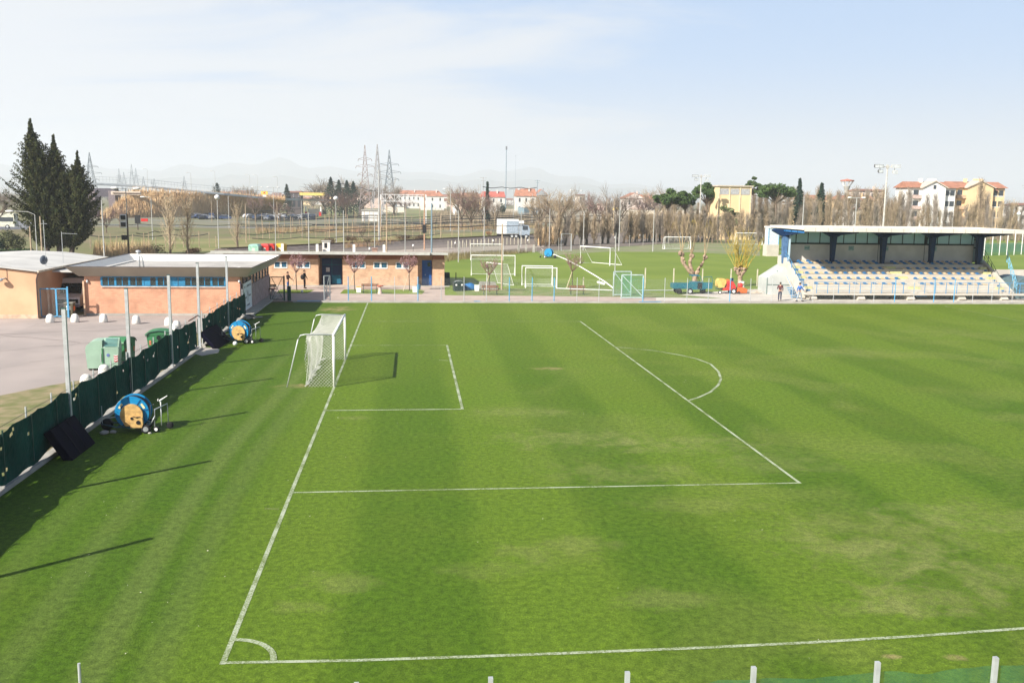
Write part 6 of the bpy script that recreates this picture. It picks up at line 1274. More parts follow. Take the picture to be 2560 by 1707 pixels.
# railway signal and low lamps
p = at(313, 640); t = thing('railway_signal', 'railway signal with two black lights in white frames beside the bare trees', 'signal', tuple(p)); h0 = aty(313, 570, p.y).z; h1 = aty(313, 535, p.y).z
MB().tube([(.5, 0, 0), (.5, 0, h1)], .12, 6).build('post', DTR, t)
for k in (0, 1):
    z0 = h0+(h1-h0)*.5*k; f_ = MB().box(-.45, .45, -.08, .08, z0, z0+(h1-h0)*.47).build('backboard', WHITE, t); MB().box(-.3, .3, -.3, -.085, z0+.2, z0+(h1-h0)*.40).build('signal_head', BLACK, f_)
MB().box(-.3, .3, -.3, .3, aty(313, 600, p.y).z, aty(313, 588, p.y).z).build('rear_signal', BLACK, t)
p = at(345, 575); t = thing('railway_signal', 'small dark signal with a red plate on the tracks right of the white framed one', 'signal', tuple(p)); h_ = aty(345, 538, p.y).z; MB().tube([(0, 0, 0), (0, 0, h_)], .12, 6).build('post', DTR, t); MB().box(-.6, .6, -.2, .2, h_-2.0, h_).build('signal_head', BLACK, t); MB().box(.8, 2.4, -.1, .1, h_-1.5, h_-.8).build('red_plate', RED, t)
GLW = 'small white marker lamps along the railway line'
for i, (x, yb, y_) in enumerate(((924, 632, 622), (1033, 628, 614), (1138, 620, 608), (1233, 614, 602), (1320, 612, 601), (1398, 610, 596), (1537, 600, 594), (1600, 598, 588), (1655, 596, 585))):
    p = at(x, yb); h_ = aty(x, y_, p.y).z; t = thing('marker_lamp', 'small white lamp on a short post along the railway line', 'lamp', tuple(p), 0, GLW); MB().tube([(0, 0, 0), (0, 0, h_)], .03, 5).build('post', BLACK, t); MB().ell((0, 0, h_), (.16, .16, .22), 8, 6).build('lamp_head', LAMPW, t, False, True)
# short pale fence posts beside the track
GSP = 'short concrete posts along the railway'
o0 = None
for k in range(26):
    x = 1120+k*9.2; yb = 613-k*.55
    if 1330 < x: continue
    p = at(x, yb+8)
    if o0 is None: o0 = MB().box(-.06, .06, -.06, .06, 0, 1.3).build('concrete_post', M('pale_stake', (.55, .50, .38)), loc=(0, 0, 0)); o0.location = p; tag(o0, 'short thin concrete post beside the railway ballast', 'post', GSP)
    else: o_ = o0.copy(); COL.objects.link(o_); o_.location = p
for i, (x, yb, yt, l) in enumerate(((1148, 640, 604, 'leaning thick concrete stump at the left end of the practice field'), (1296, 633, 611, 'short concrete stump beside the white stones'), (1315, 631, 611, 'short concrete stump farther right by the white stones'), (1334, 631, 612, 'short concrete stump nearest the distant blue reel'))):
    p = at(x, yb); h_ = aty(x, yt, p.y).z; o_ = MB().hexa([(p.x-.22, p.y-.2, 0), (p.x+.22, p.y-.2, 0), (p.x+.22, p.y+.2, 0), (p.x-.22, p.y+.2, 0), (p.x-.12, p.y-.1, h_), (p.x+.12, p.y-.1, h_), (p.x+.12, p.y+.1, h_), (p.x-.12, p.y+.1, h_)]).build('concrete_stump', CONC); tag(o_, l, 'post')
# overhead cables
CAB = M('cable_black', (.03, .03, .035), .6)
CL = [((600, 584), (845, 573), 165), ((225, 589), (520, 585), 150), ((700, 552), (1010, 532), 300), ((780, 562), (1330, 540), 230), ((610, 549), (1345, 536), 260), ((860, 580), (1230, 560), 170), ((640, 564), (1240, 552), 220), ((1010, 557), (1345, 548), 200), ((340, 583), (470, 568), 150), ((600, 560), (1020, 556), 240), ((1100, 545), (1640, 537), 260), ((1210, 560), (1600, 548), 200), ((620, 552), (900, 541), 280), ((1207, 467), (1342, 469), 260), ((820, 450), (940, 478), 330), ((650, 526), (760, 520), 330)]
for i, (a_, c_, Y) in enumerate(CL):
    p, q_ = aty(*a_, Y), aty(*c_, Y*1.02); n = 14; pts = [p.lerp(q_, k/n)-V((0, 0, .35*math.sin(math.pi*(k*3 % n)/n)*(1 if k % 5 else .4))) for k in range(n+1)]
    tag(MB().tube(pts, .07 if Y < 250 else .10, 4).build('overhead_cable', CAB), 'thin black cable slung between railway poles', 'cable', 'black overhead cables across the railway land')
# gantry
p0, p1 = aty(952, 486, 270), aty(1065, 486, 270); t = thing('gantry', 'pale lattice gantry spanning the tracks below the pylons', 'gantry', ((p0.x+p1.x)/2, 270, 0)); cxg = (p0.x+p1.x)/2; zg = p0.z; z2 = aty(952, 503, 270).z; hw = (p1.x-p0.x)/2; m_ = MB()
m_.bar((-hw, 0, zg), (hw, 0, zg), .16).bar((-hw, 0, z2), (hw, 0, z2), .16)
for k in range(10): x0_ = -hw+2*hw*k/10; x1_ = x0_+2*hw/10; m_.bar((x0_, 0, z2), (x0_, 0, zg), .1).bar((x0_, 0, z2 if k % 2 else zg), (x1_, 0, zg if k % 2 else z2), .1)
m_.build('lattice_beam', LAMPW, t); [MB().bar((x_, 0, 0), (x_, 0, zg), .3).build('gantry_leg', LAMPW, t) for x_ in (-hw, hw)]
p0, p1 = aty(1937, 500, 250), aty(2002, 500, 250); t = thing('gantry', 'pale lattice gantry among the bare poplars left of the grandstand roof', 'gantry', ((p0.x+p1.x)/2, 250, 0)); hw = (p1.x-p0.x)/2; zg, z2 = aty(1960, 501, 250).z, aty(1960, 510, 250).z; m_ = MB(); m_.bar((-hw, 0, zg), (hw, 0, zg), .14).bar((-hw, 0, z2), (hw, 0, z2), .14)
for k in range(6): x0_ = -hw+2*hw*k/6; x1_ = x0_+2*hw/6; m_.bar((x0_, 0, z2 if k % 2 else zg), (x1_, 0, zg if k % 2 else z2), .1)
m_.build('lattice_beam', LAMPW, t); MB().bar((hw, 0, 0), (hw, 0, zg), .5, .3).build('gantry_leg', LAMPW, t)
# pylons
def pylon(x, yt, Y, wb, label, mat, arms=((.80, 2.4), (.68, 3.2), (.55, 2.4)), br=.10, rz=0., n=9):
    p = V((aty(x, yt, Y).x, Y, 0)); H = aty(x, yt, Y).z; t = thing('pylon', label, 'pylon', tuple(p), rz); m_ = MB()
    def W_(f): return wb*(1-f)**1.1*.5+.25*(1-f)+.05 if f < .55 else (wb*(.45)**1.1*.5+.16)*(1-f)/.45*.9+.08
    lv = [k/n for k in range(n+1)]
    for sx_, sy_ in ((-1, -1), (1, -1), (1, 1), (-1, 1)):
        for a_, c_ in zip(lv, lv[1:]): m_.bar((sx_*W_(a_), sy_*W_(a_), a_*H), (sx_*W_(c_), sy_*W_(c_), c_*H), br*1.3)
    for a_, c_ in zip(lv, lv[1:]):
        wa, wc = W_(a_), W_(c_)
        for s1, s2 in (((-1, -1), (1, -1)), ((1, -1), (1, 1)), ((1, 1), (-1, 1)), ((-1, 1), (-1, -1))):
            m_.bar((s1[0]*wa, s1[1]*wa, a_*H), (s2[0]*wc, s2[1]*wc, c_*H), br*.8).bar((s2[0]*wa, s2[1]*wa, a_*H), (s1[0]*wc, s1[1]*wc, c_*H), br*.8).bar((s1[0]*wc, s1[1]*wc, c_*H), (s2[0]*wc, s2[1]*wc, c_*H), br*.7)
    m_.build('lattice_tower', mat, t); a_m = MB()
    for i, (f, L) in enumerate(arms):
        for s_ in ((-1, 1) if len(arms) < 3 or i != 3 else (1,)):
            z = f*H; a_m.bar((s_*W_(f), 0, z-.5), (s_*L, 0, z), br).bar((s_*W_(f), 0, z+.6), (s_*L, 0, z), br).bar((s_*L, 0, z), (s_*(L+.3), 0, z-.9), .22)
    a_m.build('crossarms', mat, t); return t
PY1 = M('pylon_rusty_grey', (.34, .28, .27), .6); PY2 = M('pylon_pale', (.44, .43, .43), .6); PY3 = M('pylon_bluegrey', (.20, .24, .27), .6)
pylon(912, 363, 385, 5.0, 'rusty grey lattice pylon leftmost of the three close together', PY1, ((.81, 2.6), (.71, 3.6), (.60, 2.8)), .14, n=12)
pylon(943, 361, 365, 4.6, 'tallest pale lattice pylon in the middle of the three', PY2, ((.72, 4.0), (.58, 4.2)), .12, .3, n=12)
pylon(973, 375, 470, 7.0, 'blue grey lattice pylon rightmost of the three', PY3, ((.78, 4.6), (.66, 5.6), (.55, 4.6)), .16, .15, n=12)
pylon(223, 381, 640, 9, 'lattice pylon standing behind the overpass right of the cypress', PY3, ((.74, 5), (.62, 7), (.5, 5)), .18)
for i, (x, yt) in enumerate(((297, 421), (309, 430), (328, 410), (339, 420), (358, 441), (385, 446), (460, 440))):
    pylon(x, yt, 1900, 14, 'faint distant lattice pylon on the plain behind the overpass', PY3, ((.74, 6), (.6, 7)), .28, n=5)['group'] = 'faint distant pylons on the plain'
# ---------------------------------------------------------------- overpass
OV = thing('overpass', 'long grey road overpass sloping down to the right behind the reed bank', 'bridge', (-60, 345, 0)); OVC = M('overpass_concrete', (.50, .50, .50), .85, .1, .2); OVG = M('overpass_barrier', (.55, .60, .63), .6, .15, .5)
pt = [(140, 464, 345), (215, 459, 345), (300, 462, 350), (380, 468, 355), (460, 476, 362), (560, 485, 370), (640, 493, 380), (720, 498.5, 395), (850, 500.5, 420)]
dk = MB(); bar_ = MB(); P_ = [aty(*q_) for q_ in pt]
for a_, c_ in zip(P_, P_[1:]):
    for (z0, z1, y0_, y1_, mb) in ((-1.3 if a_.x < -118 else -.5, -.3, 0, 9, dk), (-.3, .35, -.15, .1, bar_)):
        mb.hexa([a_+V((0, y0_, z0)), c_+V((0, y0_, z0)), c_+V((0, y1_, z0)), a_+V((0, y1_, z0)), a_+V((0, y0_, z1)), c_+V((0, y0_, z1)), c_+V((0, y1_, z1)), a_+V((0, y1_, z1))])
    n_ = 10
    for k in range(n_+1): q_ = a_.lerp(c_, k/n_); bar_.bar(q_+V((0, -.1, .9)), q_+V((0, -.1, 2.6)), .10)
    bar_.bar(a_+V((0, -.1, 2.6)), c_+V((0, -.1, 2.6)), .12).bar(a_+V((0, -.1, 1.7)), c_+V((0, -.1, 1.7)), .08)
dk.build('deck', OVC, OV, True); bar_.build('guard_rail', OVG, OV, True)
for x in (235, 285): q_ = aty(x, 478, 349); MB().box(q_.x-1.2, q_.x+1.2, 346, 353, 0, aty(x, 470, 345).z-1).build('pier', M('dark_pier_concrete', (.22, .18, .19)), OV, True)
a_, c_ = aty(278, 478, 343), aty(352, 488, 343); MB().box(a_.x, c_.x, 342.5, 344, c_.z, a_.z).build('abutment_beam', M('cream_beam', (.62, .52, .42)), OV, True); MB().box(a_.x+.8, c_.x, 342.3, 342.49, a_.z-.9, a_.z-.5).build('beam_slot', M('brown_slot', (.12, .08, .06)), OV, True); MB().box(aty(200, 480, 347).x, a_.x, 346.5, 352, aty(230, 492, 347).z, a_.z+1).build('underside', M('dark_underside', (.10, .09, .11)), OV, True)
b = MB(); q0, q1, q2, q3 = at(250, 546), at(690, 539), aty(715, 500, 390), aty(330, 490, 350)
q3 = aty(330, 478, 348); b.add([q0, q1, q2, q3, V((q3.x-5, 362, q3.z)), V((q2.x, 385, q2.z))], [(0, 1, 2, 3), (3, 2, 5, 4)]); struct('embankment', b, TAN)
rg = random.Random(31); c = MB()
for _ in range(14000):
    u, v = rg.random(), rg.random(); p = q0.lerp(q1, u).lerp(q3.lerp(q2, u), v); a = rg.uniform(0, 3.14); dx = V((math.cos(a), math.sin(a), 0))*.13; c.add([p-dx, p+dx, p+V((rg.uniform(-.5, .5), rg.uniform(-.5, .5), rg.uniform(.8, 2.6)))], [(0, 1, 2)])
tag(c.build('reed_bed', TAN), 'tall dry tan canes covering the slope below the overpass', 'reeds', kind='stuff')
for i, (x, y) in enumerate(((372, 425), (540, 430), (626, 439), (695, 444), (645, 440), (480, 434))): pole(x, 520, y, 'slim lamp post on the overpass road', POLE, .10, 420, 'single', 'lamp posts on the overpass road')
# ---------------------------------------------------------------- buildings of the background
TIL = M('terracotta_tiles', (.42, .19, .12), .85, .22, .5, bump=.2); TILR = M('red_tiles', (.45, .12, .09), .8, .15, .5); TILB = M('brown_tiles', (.26, .13, .09), .85, .2, .5); WW = M('white_wall', (.66, .64, .60), .85, .06, .3); CW = M('cream_yellow_wall', (.76, .56, .32), .85, .07, .3); PW = M('pinkish_wall', (.66, .50, .42), .85, .1, .3); WINM = M('house_window', (.05, .06, .07), .2, spec=.6); GRW = M('grey_blue_wall', (.34, .38, .42), .85)
def house(x0, x1, yr, ye, yb, Y, label, wall, roof, depth=9., nw=3, fl=2, hip=False, gable=False, ch=1, name='house', seed=0, side=None):
    a_, c_ = aty(x0, ye, Y), aty(x1, ye, Y); W = c_.x-a_.x; xc = (a_.x+c_.x)/2; ze = aty((x0+x1)/2, ye, Y).z; zr = aty((x0+x1)/2, yr, Y+depth/2).z; zb = aty((x0+x1)/2, yb, Y).z
    t = thing(name, label, 'house', (xc, Y, 0)); hw = W/2; ov = .5
    w_ = MB().box(-hw, hw, 0, depth, 0, ze).build('wall', wall, t)
    if gable: MB().prism([(-hw-ov, ze-.1), (hw+ov, ze-.1), (hw+ov, ze+.15), (0, zr+.2), (-hw-ov, ze+.15)], -ov, depth+ov).build('roof', roof, t); MB().prism([(-hw, ze), (hw, ze), (0, zr-.1)], -ov-.05, -ov+.0).build('gable_end', wall, t)
    else:
        i_ = depth*.5 if hip else 0
        r_ = MB().add([(-hw-ov, -ov, ze), (hw+ov, -ov, ze), (hw+ov, depth+ov, ze), (-hw-ov, depth+ov, ze), (-hw-ov*.0+i_*.6, depth/2, zr), (hw-i_*.6, depth/2, zr)], [(0, 1, 5, 4), (1, 2, 5), (2, 3, 4, 5), (3, 0, 4), (3, 2, 1, 0)]).build('roof', roof, t)
    for k in range(ch): MB().box(hw*.3-k*2, hw*.3-k*2+.7, depth*.3, depth*.3+.7, ze, zr+.9).build('chimney', wall, t)
    fh = ze/fl
    for f_ in range(fl):
        for k in range(nw):
            x = -hw+W*(k+.5)/nw; MB().box(x-.5, x+.5, -.06, -.004, f_*fh+fh*.35, f_*fh+fh*.8).build('window', WINM, t)
    return t
house(1206, 1262, 479, 493, 520, 560, 'white house with bright red roof left of the tallest mast', WW, TILR, 8, 3, 2)
t = house(1291, 1340, 472, 491, 520, 540, 'white house with large orange tiled roof in front of the bare skyline trees', WW, TIL, 10, 3, 2)
house(1338, 1369, 474, 489, 520, 541, 'grey gabled wing joined to the right of the orange roofed white house', GRW, TIL, 9, 2, 2, gable=True)
house(985, 1062, 476, 489, 515, 720, 'long low house row with orange red roof right of the pylons', WW, TIL, 14, 7, 2)
house(1052, 1110, 477, 491, 515, 640, 'hip roofed orange house at the right end of the red roofed row', WW, TIL, 12, 3, 2, True)
house(895, 985, 481, 489, 506, 700, 'low reddish roofed houses directly behind the pylon feet', PW, TIL, 12, 6, 1)
house(1128, 1164, 484, 495, 520, 420, 'dark roofed house left of the big bare tree', PW, TILB, 10, 2, 2); house(1158, 1197, 482, 494, 520, 410, 'dark grey house with brown roof under the big bare tree', M('dark_house_wall', (.16, .15, .15)), TILB, 10, 3, 2)
house(1443, 1462, 486, 488, 515, 440, 'plain beige block house in the poplars', M('beige_wall', (.62, .52, .42)), TILB, 6, 1, 2, ch=0); house(1497, 1518, 510, 512, 522, 430, 'low pinkish outbuilding left of the balconied house', PW, TIL, 5, 2, 1, ch=0)
t = house(1561, 1612, 483, 496, 521, 440, 'pale balconied house with an overhanging orange roof between the bare trees', M('pale_pink_wall', (.72, .62, .55)), TIL, 9, 2, 2, gable=True)
MB().box(-1, 6.0, -1.6, 0, 4.4, 5.6).build('balcony', PW, t)
house(1600, 1634, 487, 498, 521, 446, 'lower orange roofed wing right of the balconied house', PW, TIL, 8, 2, 2)
house(2150, 2215, 473, 478, 515, 320, 'large pale building with a reddish roof partly hidden left of the white apartment block', M('pale_pink_wall', (.72, .62, .55)), TILB, 10, 5, 3); house(2010, 2080, 488, 498, 530, 300, 'terracotta roofed pale house hidden in the poplars left of the water tower', CW, TIL, 9, 3, 2); house(2105, 2190, 489, 500, 530, 290, 'terracotta roofed house hidden in the poplars beneath the floodlight mast', CW, TIL, 9, 3, 2); house(2120, 2160, 517, 523, 535, 260, 'low white roofed house among the poplars by the floodlight mast', WW, TILB, 9, 3, 1)
house(2552, 2600, 508, 514, 540, 300, 'white building cut by the right edge behind the poplars', WW, TILB, 10, 3, 3)
# far town, in small houses
rg = random.Random(8); n = 0; hp = None
for k in range(64):
    x = rg.uniform(560, 1330); Y = rg.uniform(700, 1300); p = aty(x, 480, Y)
    if k < 8: t = house(0, 60, 470, 478, 500, 900, 'small distant house on the plain in the haze', (WW, PW, CW, WW)[k % 4], (TIL, TILB)[k % 2], 9, 2, 2, ch=0, seed=k); t.location = (p.x, Y, 0); t.scale = (.75, 1, .8); t['group'] = 'small distant houses on the hazy plain'; (hpl := globals().setdefault('hpl_', [])).append(t)
    else: dup(rg.choice(globals()['hpl_']), (p.x, Y, 0), rg.uniform(-.6, .6), None, None, (rg.uniform(.5, 1.1), 1, rg.uniform(.5, 1.1)))
# hazy distant woods
fw = []
rg = random.Random(18)
for k in range(70):
    x = rg.uniform(-40, 1750); Y = rg.uniform(560, 1200); p = aty(x, 480, Y); dup(rnd[k % 3], (p.x, Y, 0), x, 'hazy bare tree on the distant plain', 'hazy bare trees on the distant plain', (rg.uniform(1.0, 2.2), 1.4, rg.uniform(.5, .9)))
# petrol station
p = aty(780, 485, 400); t = thing('petrol_station', 'petrol station with a flat yellow canopy left of the dark conifers', 'petrol station', (p.x, 400, 0)); z0, z1 = aty(780, 489, 400).z, aty(780, 482, 400).z; hw = (aty(812, 485, 400).x-aty(749, 485, 400).x)/2
MB().box(-hw, hw, 0, 10, max(z0, 3.6), max(z1, 5.0)).build('canopy', M('canopy_yellow', (.80, .60, .18), .5), t); [MB().box(x-.3, x+.3, 4, 4.6, 0, 4).build('canopy_column', WHITE, t) for x in (-hw*.6, hw*.6)]; MB().box(-hw*.5, hw*.6, 7, 12, 0, 3).build('kiosk', WW, t); [MB().box(x-.5, x+.5, 3, 3.6, 0, 1.8).build('fuel_pump', RED, t) for x in (-3, 3)]
p = aty(661, 484, 400); t = thing('price_sign', 'yellow square petrol sign on a white base left of the station', 'sign', (p.x, 400, 0)); za, zb = aty(661, 487, 400).z, aty(661, 478, 400).z; MB().box(-.8, .8, 0, .3, 0, za).build('base', WHITE, t); MB().box(-1.4, 1.4, -.1, .4, za, zb).build('panel', M('sign_yellow', (.80, .60, .05), .5), t); MB().box(-.4, .4, -.12, -.11, za+.5, zb-.5).build('mark', RED, t)
house(718, 752, 478, 482, 492, 430, 'long dark flat building beside the petrol canopy', M('dark_shed', (.12, .10, .10)), TILB, 9, 3, 1, ch=0, name='shed')
# red fences, walls, white tank and box
def wallx(xa, ya, xb, yb, h_, mat, label, name='wall', th=.25):
    a_, c_ = at(xa, ya), at(xb, yb); n_ = V((c_.y-a_.y, a_.x-c_.x, 0)).normalized()*th; o_ = MB().hexa([a_, c_, c_-n_, a_-n_, a_+V((0, 0, h_)), c_+V((0, 0, h_)), c_-n_+V((0, 0, h_)), a_-n_+V((0, 0, h_))]).build(name, mat); tag(o_, label, 'fence' if name == 'fence' else 'wall')
RF_ = M('dull_red_fence', (.36, .11, .09), .8, .2, .3)
wallx(818, 508, 900, 512, 2.6, RF_, 'long dull red fence below the dark conifers', 'fence'); wallx(985, 516, 1062, 516, 2.6, M('bright_red_fence', (.55, .10, .06), .7), 'brighter red fence below the orange roofed row', 'fence')
wallx(1380, 549, 1560, 549, 4.2, M('cream_long_wall', (.66, .58, .46), .85), 'long cream wall behind the left half of the poplar row'); wallx(1560, 549, 1800, 552, 4.4, M('cream_long_wall', (.66, .58, .46), .85), 'long cream wall behind the right half of the poplar row'); wallx(1213, 530, 1300, 531, 2.0, M('cream_long_wall', (.66, .58, .46)), 'low pale garden wall below the red roofed house')
wallx(950, 530, 1010, 532, 3.0, M('pale_yard_wall', (.60, .52, .42)), 'pale yard wall right of the white box building')
o = MB(); p = at(1139, 546); h_ = aty(1139, 514, p.y).z; o.lathe([(1.2, 0), (1.2, h_), (.9, h_+.3), (.01, h_+.4)], 18, p); tag(o.build('storage_tank', WHITE, smooth=False), 'upright white cylindrical tank on the green beyond the tracks', 'tank')
p = at(925, 553); h_ = aty(925, 527, p.y).z; t = thing('substation', 'white flat box building at the foot of the pylons', 'building', tuple(p)); w_ = 20/2345*((p-CP).length); MB().box(-w_, w_, 0, 6, 0, h_).build('wall', WW, t); MB().box(-w_-.3, w_+.3, -.3, 6.3, h_, h_+.35).build('roof', CONC, t); MB().box(-w_*.8, -w_*.2, -.05, 0, 0, 2.2).build('roller_door', M('grey_door', (.3, .3, .3)), t)
wallx(1310, 548, 1338, 548, 5.0, M('blue_grey_shed', (.22, .30, .34), .6), 'blue grey metal shed end below the grey mast', 'wall', 5.)
t = thing('kiosk', 'small yellow booth in front of the long cream wall', 'kiosk', tuple(at(1538, 548))); MB().box(-1.1, 1.1, -1, 1, 0, aty(1538, 518, at(1538, 548).y).z).build('body', M('booth_yellow', (.75, .55, .2)), t); MB().box(-1.3, 1.3, -1.2, 1.2, aty(1538, 518, at(1538, 548).y).z, aty(1538, 516, at(1538, 548).y).z).build('roof', CONC, t)
# yellow tower block
YT = 195; a_, c_ = aty(1796, 470, YT), aty(1880, 470, YT); zt = aty(1838, 467, YT).z; t = thing('tower_block', 'pale yellow block with three wide top windows rising among the poplars', 'building', ((a_.x+c_.x)/2, YT, 0)); hw = (c_.x-a_.x)/2
MB().box(-hw, hw, 0, 7, 0, zt).build('wall', CW, t); MB().box(-hw-.25, hw+.25, -.35, 7.3, zt, zt+.28).build('roof_slab', M('roof_slab', (.55, .48, .38)), t); dz = (zt-aty(1838, 487, YT).z)
for k in range(3): x0_ = -hw+.35+k*(2*hw-.5)/3; MB().box(x0_, x0_+(2*hw-.5)/3-.3, -.05, -.004, zt-dz, zt-.45).build('window', M('pale_blind', (.42, .42, .42), .4), t)
for k in range(4): x0_ = -hw+.1+k*(2*hw-.45)/3; MB().box(x0_-.02, x0_+.24, -.14, -.005, 0, zt).build('pilaster', M('pale_yellow_trim', (.80, .64, .42)), t)
# water tower
p = aty(2117, 470, 420); t = thing('water_tower', 'red and white funnel shaped water tower on the skyline left of the floodlight mast', 'tower', (p.x, 420, 0)); z0, z1 = aty(2117, 466, 420).z, aty(2117, 449, 420).z
MB().lathe([(1.2, 0), (1.0, z0-2), (1.6, z0)], 14).build('shaft', CONC, t); m_ = MB(); [m_.bar((1.4*math.cos(a_), 1.4*math.sin(a_), z0), (2.9*math.cos(a_), 2.9*math.sin(a_), z1-.8), .35) for a_ in [k*.785 for k in range(8)]]; m_.build('struts', WHITE, t); MB().lathe([(3.1, z1-.9), (3.3, z1-.3), (1.5, z1), (.1, z1+.3)], 18).build('tank', M('tower_red', (.55, .22, .16)), t)
# apartment blocks
def apartment(x0, x1, Y, wall, label, balc, white=True):
    a_, c_ = aty(x0, 480, Y), aty(x1, 480, Y); W = c_.x-a_.x; ze = aty((x0+x1)/2, 470, Y).z; zr = aty((x0+x1)/2, 455, Y+5).z; t = thing('apartment_block', label, 'apartment block', (a_.x, Y, 0)); D = 10
    gx0, gx1 = W*.22, W*.72
    MB().box(0, W, 0, D, 0, ze).build('wall', wall, t); MB().box(gx0, gx1, -1.6, 0, 0, ze).build('projecting_wall', wall, t)
    zg = ze+(zr-ze)*.95; MB().prism([(gx0, ze), (gx1, ze), ((gx0+gx1)/2, zg)], -1.6, 3).build('gable_wall', wall, t)
    MB().add([(-.8, -.8, ze), (W+.8, -.8, ze), (W+.8, D+.8, ze), (-.8, D+.8, ze), (-.5, D/2, zr), (W+.5, D/2, zr)], [(0, 1, 5, 4), (1, 2, 5), (2, 3, 4, 5), (3, 0, 4), (3, 2, 1, 0)]).build('roof', TIL, t)
    m_ = MB(); xm = (gx0+gx1)/2
    for s_, e_ in ((gx0-.7, -1), (gx1+.7, 1)): m_.hexa([(s_, -2.1, ze-.2), (xm, -2.1, zg+.1), (xm, 4, zg+.1), (s_, 3, ze-.2), (s_, -2.1, ze+.1), (xm, -2.1, zg+.42), (xm, 4, zg+.42), (s_, 3, ze+.1)])
    m_.build('gable_roof_edge', M('pale_eave', (.62, .52, .42)), t)
    fh = ze/4
    MB().box(xm-.5, xm+.5, -1.66, -1.605, ze-.4, ze+.9).build('attic_vent', WINM, t)
    for f_ in range(4):
        for (xx, ww, yy) in ((gx0*.55, .9, 0), (W*.80, 1.0, 0), (W*.93, .8, 0)): 
            w_ = MB().box(xx-ww, xx+ww, yy-.05, yy-.004, f_*fh+fh*.28, f_*fh+fh*.78).build('window', WINM, t); MB().box(xx-ww-.12, xx+ww+.12, yy-.10, yy-.051, f_*fh+fh*.2, f_*fh+fh*.28).build('sill', WHITE, w_)
        if f_ < 3: MB().box(gx0*.2, gx0*.98, -1.2, 0, f_*fh+fh*1.0, f_*fh+fh*1.32).build('balcony', balc, t)
    for k in (.33, .52, .58, .64): q_ = MB().box(W*k, W*k+.9, 4, 5, ze, zr+1.0).build('chimney', wall, t)
    return t
PB = M('pink_balcony', (.62, .46, .40), .85)
apartment(2277, 2389, 285, M('bright_white_wall', (.82, .81, .76), .8, .04), 'white apartment block with gabled front and orange roof above the grandstand', PB)
t = apartment(2384, 2512, 289, CW, 'cream yellow apartment block with orange roof to the right of the white block', M('cream_balcony', (.66, .44, .28)))
for k in range(3): MB().add([(15.6+.3*k, -1.0+2.6*k, 13.0), (15.6+.3*k, 1.0+2.6*k, 13.0), (15.8+.3*k, 0+2.6*k, 14.6), (13.6, 0+2.6*k, 14.9)], [(0, 1, 2), (0, 2, 3), (1, 3, 2)]).build('roof_return', TILB, t)
# white lorry
p = at(1284, 596); s_ = (p-CP).length/2345; t = thing('lorry', 'white lorry with a grey blue cab driving along behind the practice field', 'lorry', tuple(p), R(-6)); f_ = lambda v: (v-1284)*s_
GB = M('lorry_shadow_blue', (.30, .36, .42), .4)  # shade put into the colour of the cargo side panel; cab shares it
MB().box(f_(1242), f_(1296), -1.2, 1.2, 1.0, 1.0+36*s_).build('cargo_body', M('lorry_white', (.74, .74, .70), .4), t); MB().box(f_(1266), f_(1296), -1.26, -1.205, 1.1, .8+34*s_).build('side_panel', GB, t)
MB().prism([(f_(1297), .8), (f_(1323), .8), (f_(1325), 1.9), (f_(1320), 3.0), (f_(1297), 3.1)], -1.15, 1.15).build('cab', GB, t); MB().box(f_(1296), f_(1309), -1.2, 1.2, 3.3, 3.9).build('air_deflector', M('lorry_white', (.74, .74, .70), .4), t); MB().box(f_(1306), f_(1319), -1.17, -1.155, 1.9, 2.8).build('cab_window', WINM, t); MB().box(f_(1242), f_(1322), -1.0, 1.0, .5, .98).build('chassis', BLACK, t)
for x in (1280, 1290, 1315): wheel(t, (f_(x), -1.0, .5), .5, .3, GALV); wheel(t, (f_(x), 1.0, .5), .5, .3, GALV)
p = at(20, 570); t = thing('bus', 'pale bus cut by the left edge on the road behind the bushes', 'bus', tuple(aty(8, 575, at(0, 572).y)[:2])+(0,)); MB().box(-6, 2.6, 0, 2.4, .5, 3.6).build('body', M('bus_cream', (.62, .62, .50), .4), t); MB().box(-5.5, 2.4, -.03, -.004, 1.7, 2.7).build('windows', WINM, t); wheel(t, (1.0, .1, .5), .5, .3, GALV); wheel(t, (-3.5, .1, .5), .5, .3, GALV)
# coloured recycling containers
def igloo(x, yb, mat, lidm, label, w_=1.25, bell=False):
    p = at(x, yb); t = thing('recycling_container', label, 'container', tuple(p), R(-12))
    if bell: MB().lathe([(.72, 0), (.80, .2), (.82, .9), (.70, 1.25), (.35, 1.5), (.02, 1.55)], 18).build('bin_body', mat, t, False, True); MB().box(-.35, .35, -.84, -.76, .75, .95).build('opening', BLACK, t); MB().box(-.25, .25, -.84, -.80, .3, .6).build('sticker', WHITE, t)
    else: MB().prism([(-w_/2, 0), (w_/2, 0), (w_/2+.04, 1.15), (-w_/2-.04, 1.15)], -.7, .7).build('bin_body', mat, t); MB().prism([(-w_/2-.08, 1.15), (w_/2+.08, 1.15), (w_/2-.2, 1.42), (-w_/2+.2, 1.42)], -.75, .75).build('lid', lidm, t); MB().box(-.25, .2, -.715, -.702, .45, .85).build('sticker', M('bin_sticker', (.6, .6, .5)), t)
igloo(638, 634, M('pale_green_bin2', (.30, .52, .40), .5), M('mint_lid', (.35, .62, .52), .5), 'pale green recycling container with mint lid, left of the red one', 1.5); igloo(665, 633, RED, M('pink_red', (.65, .08, .08)), 'red recycling container at the left of the red pair', 1.3); igloo(681, 632.5, RED, RED, 'red recycling container between its red twin and the yellow one', 1.0); igloo(703, 632, M('bin_yellow', (.75, .45, .02), .5), YEL, 'yellow recycling container at the right of the coloured row', 1.3)
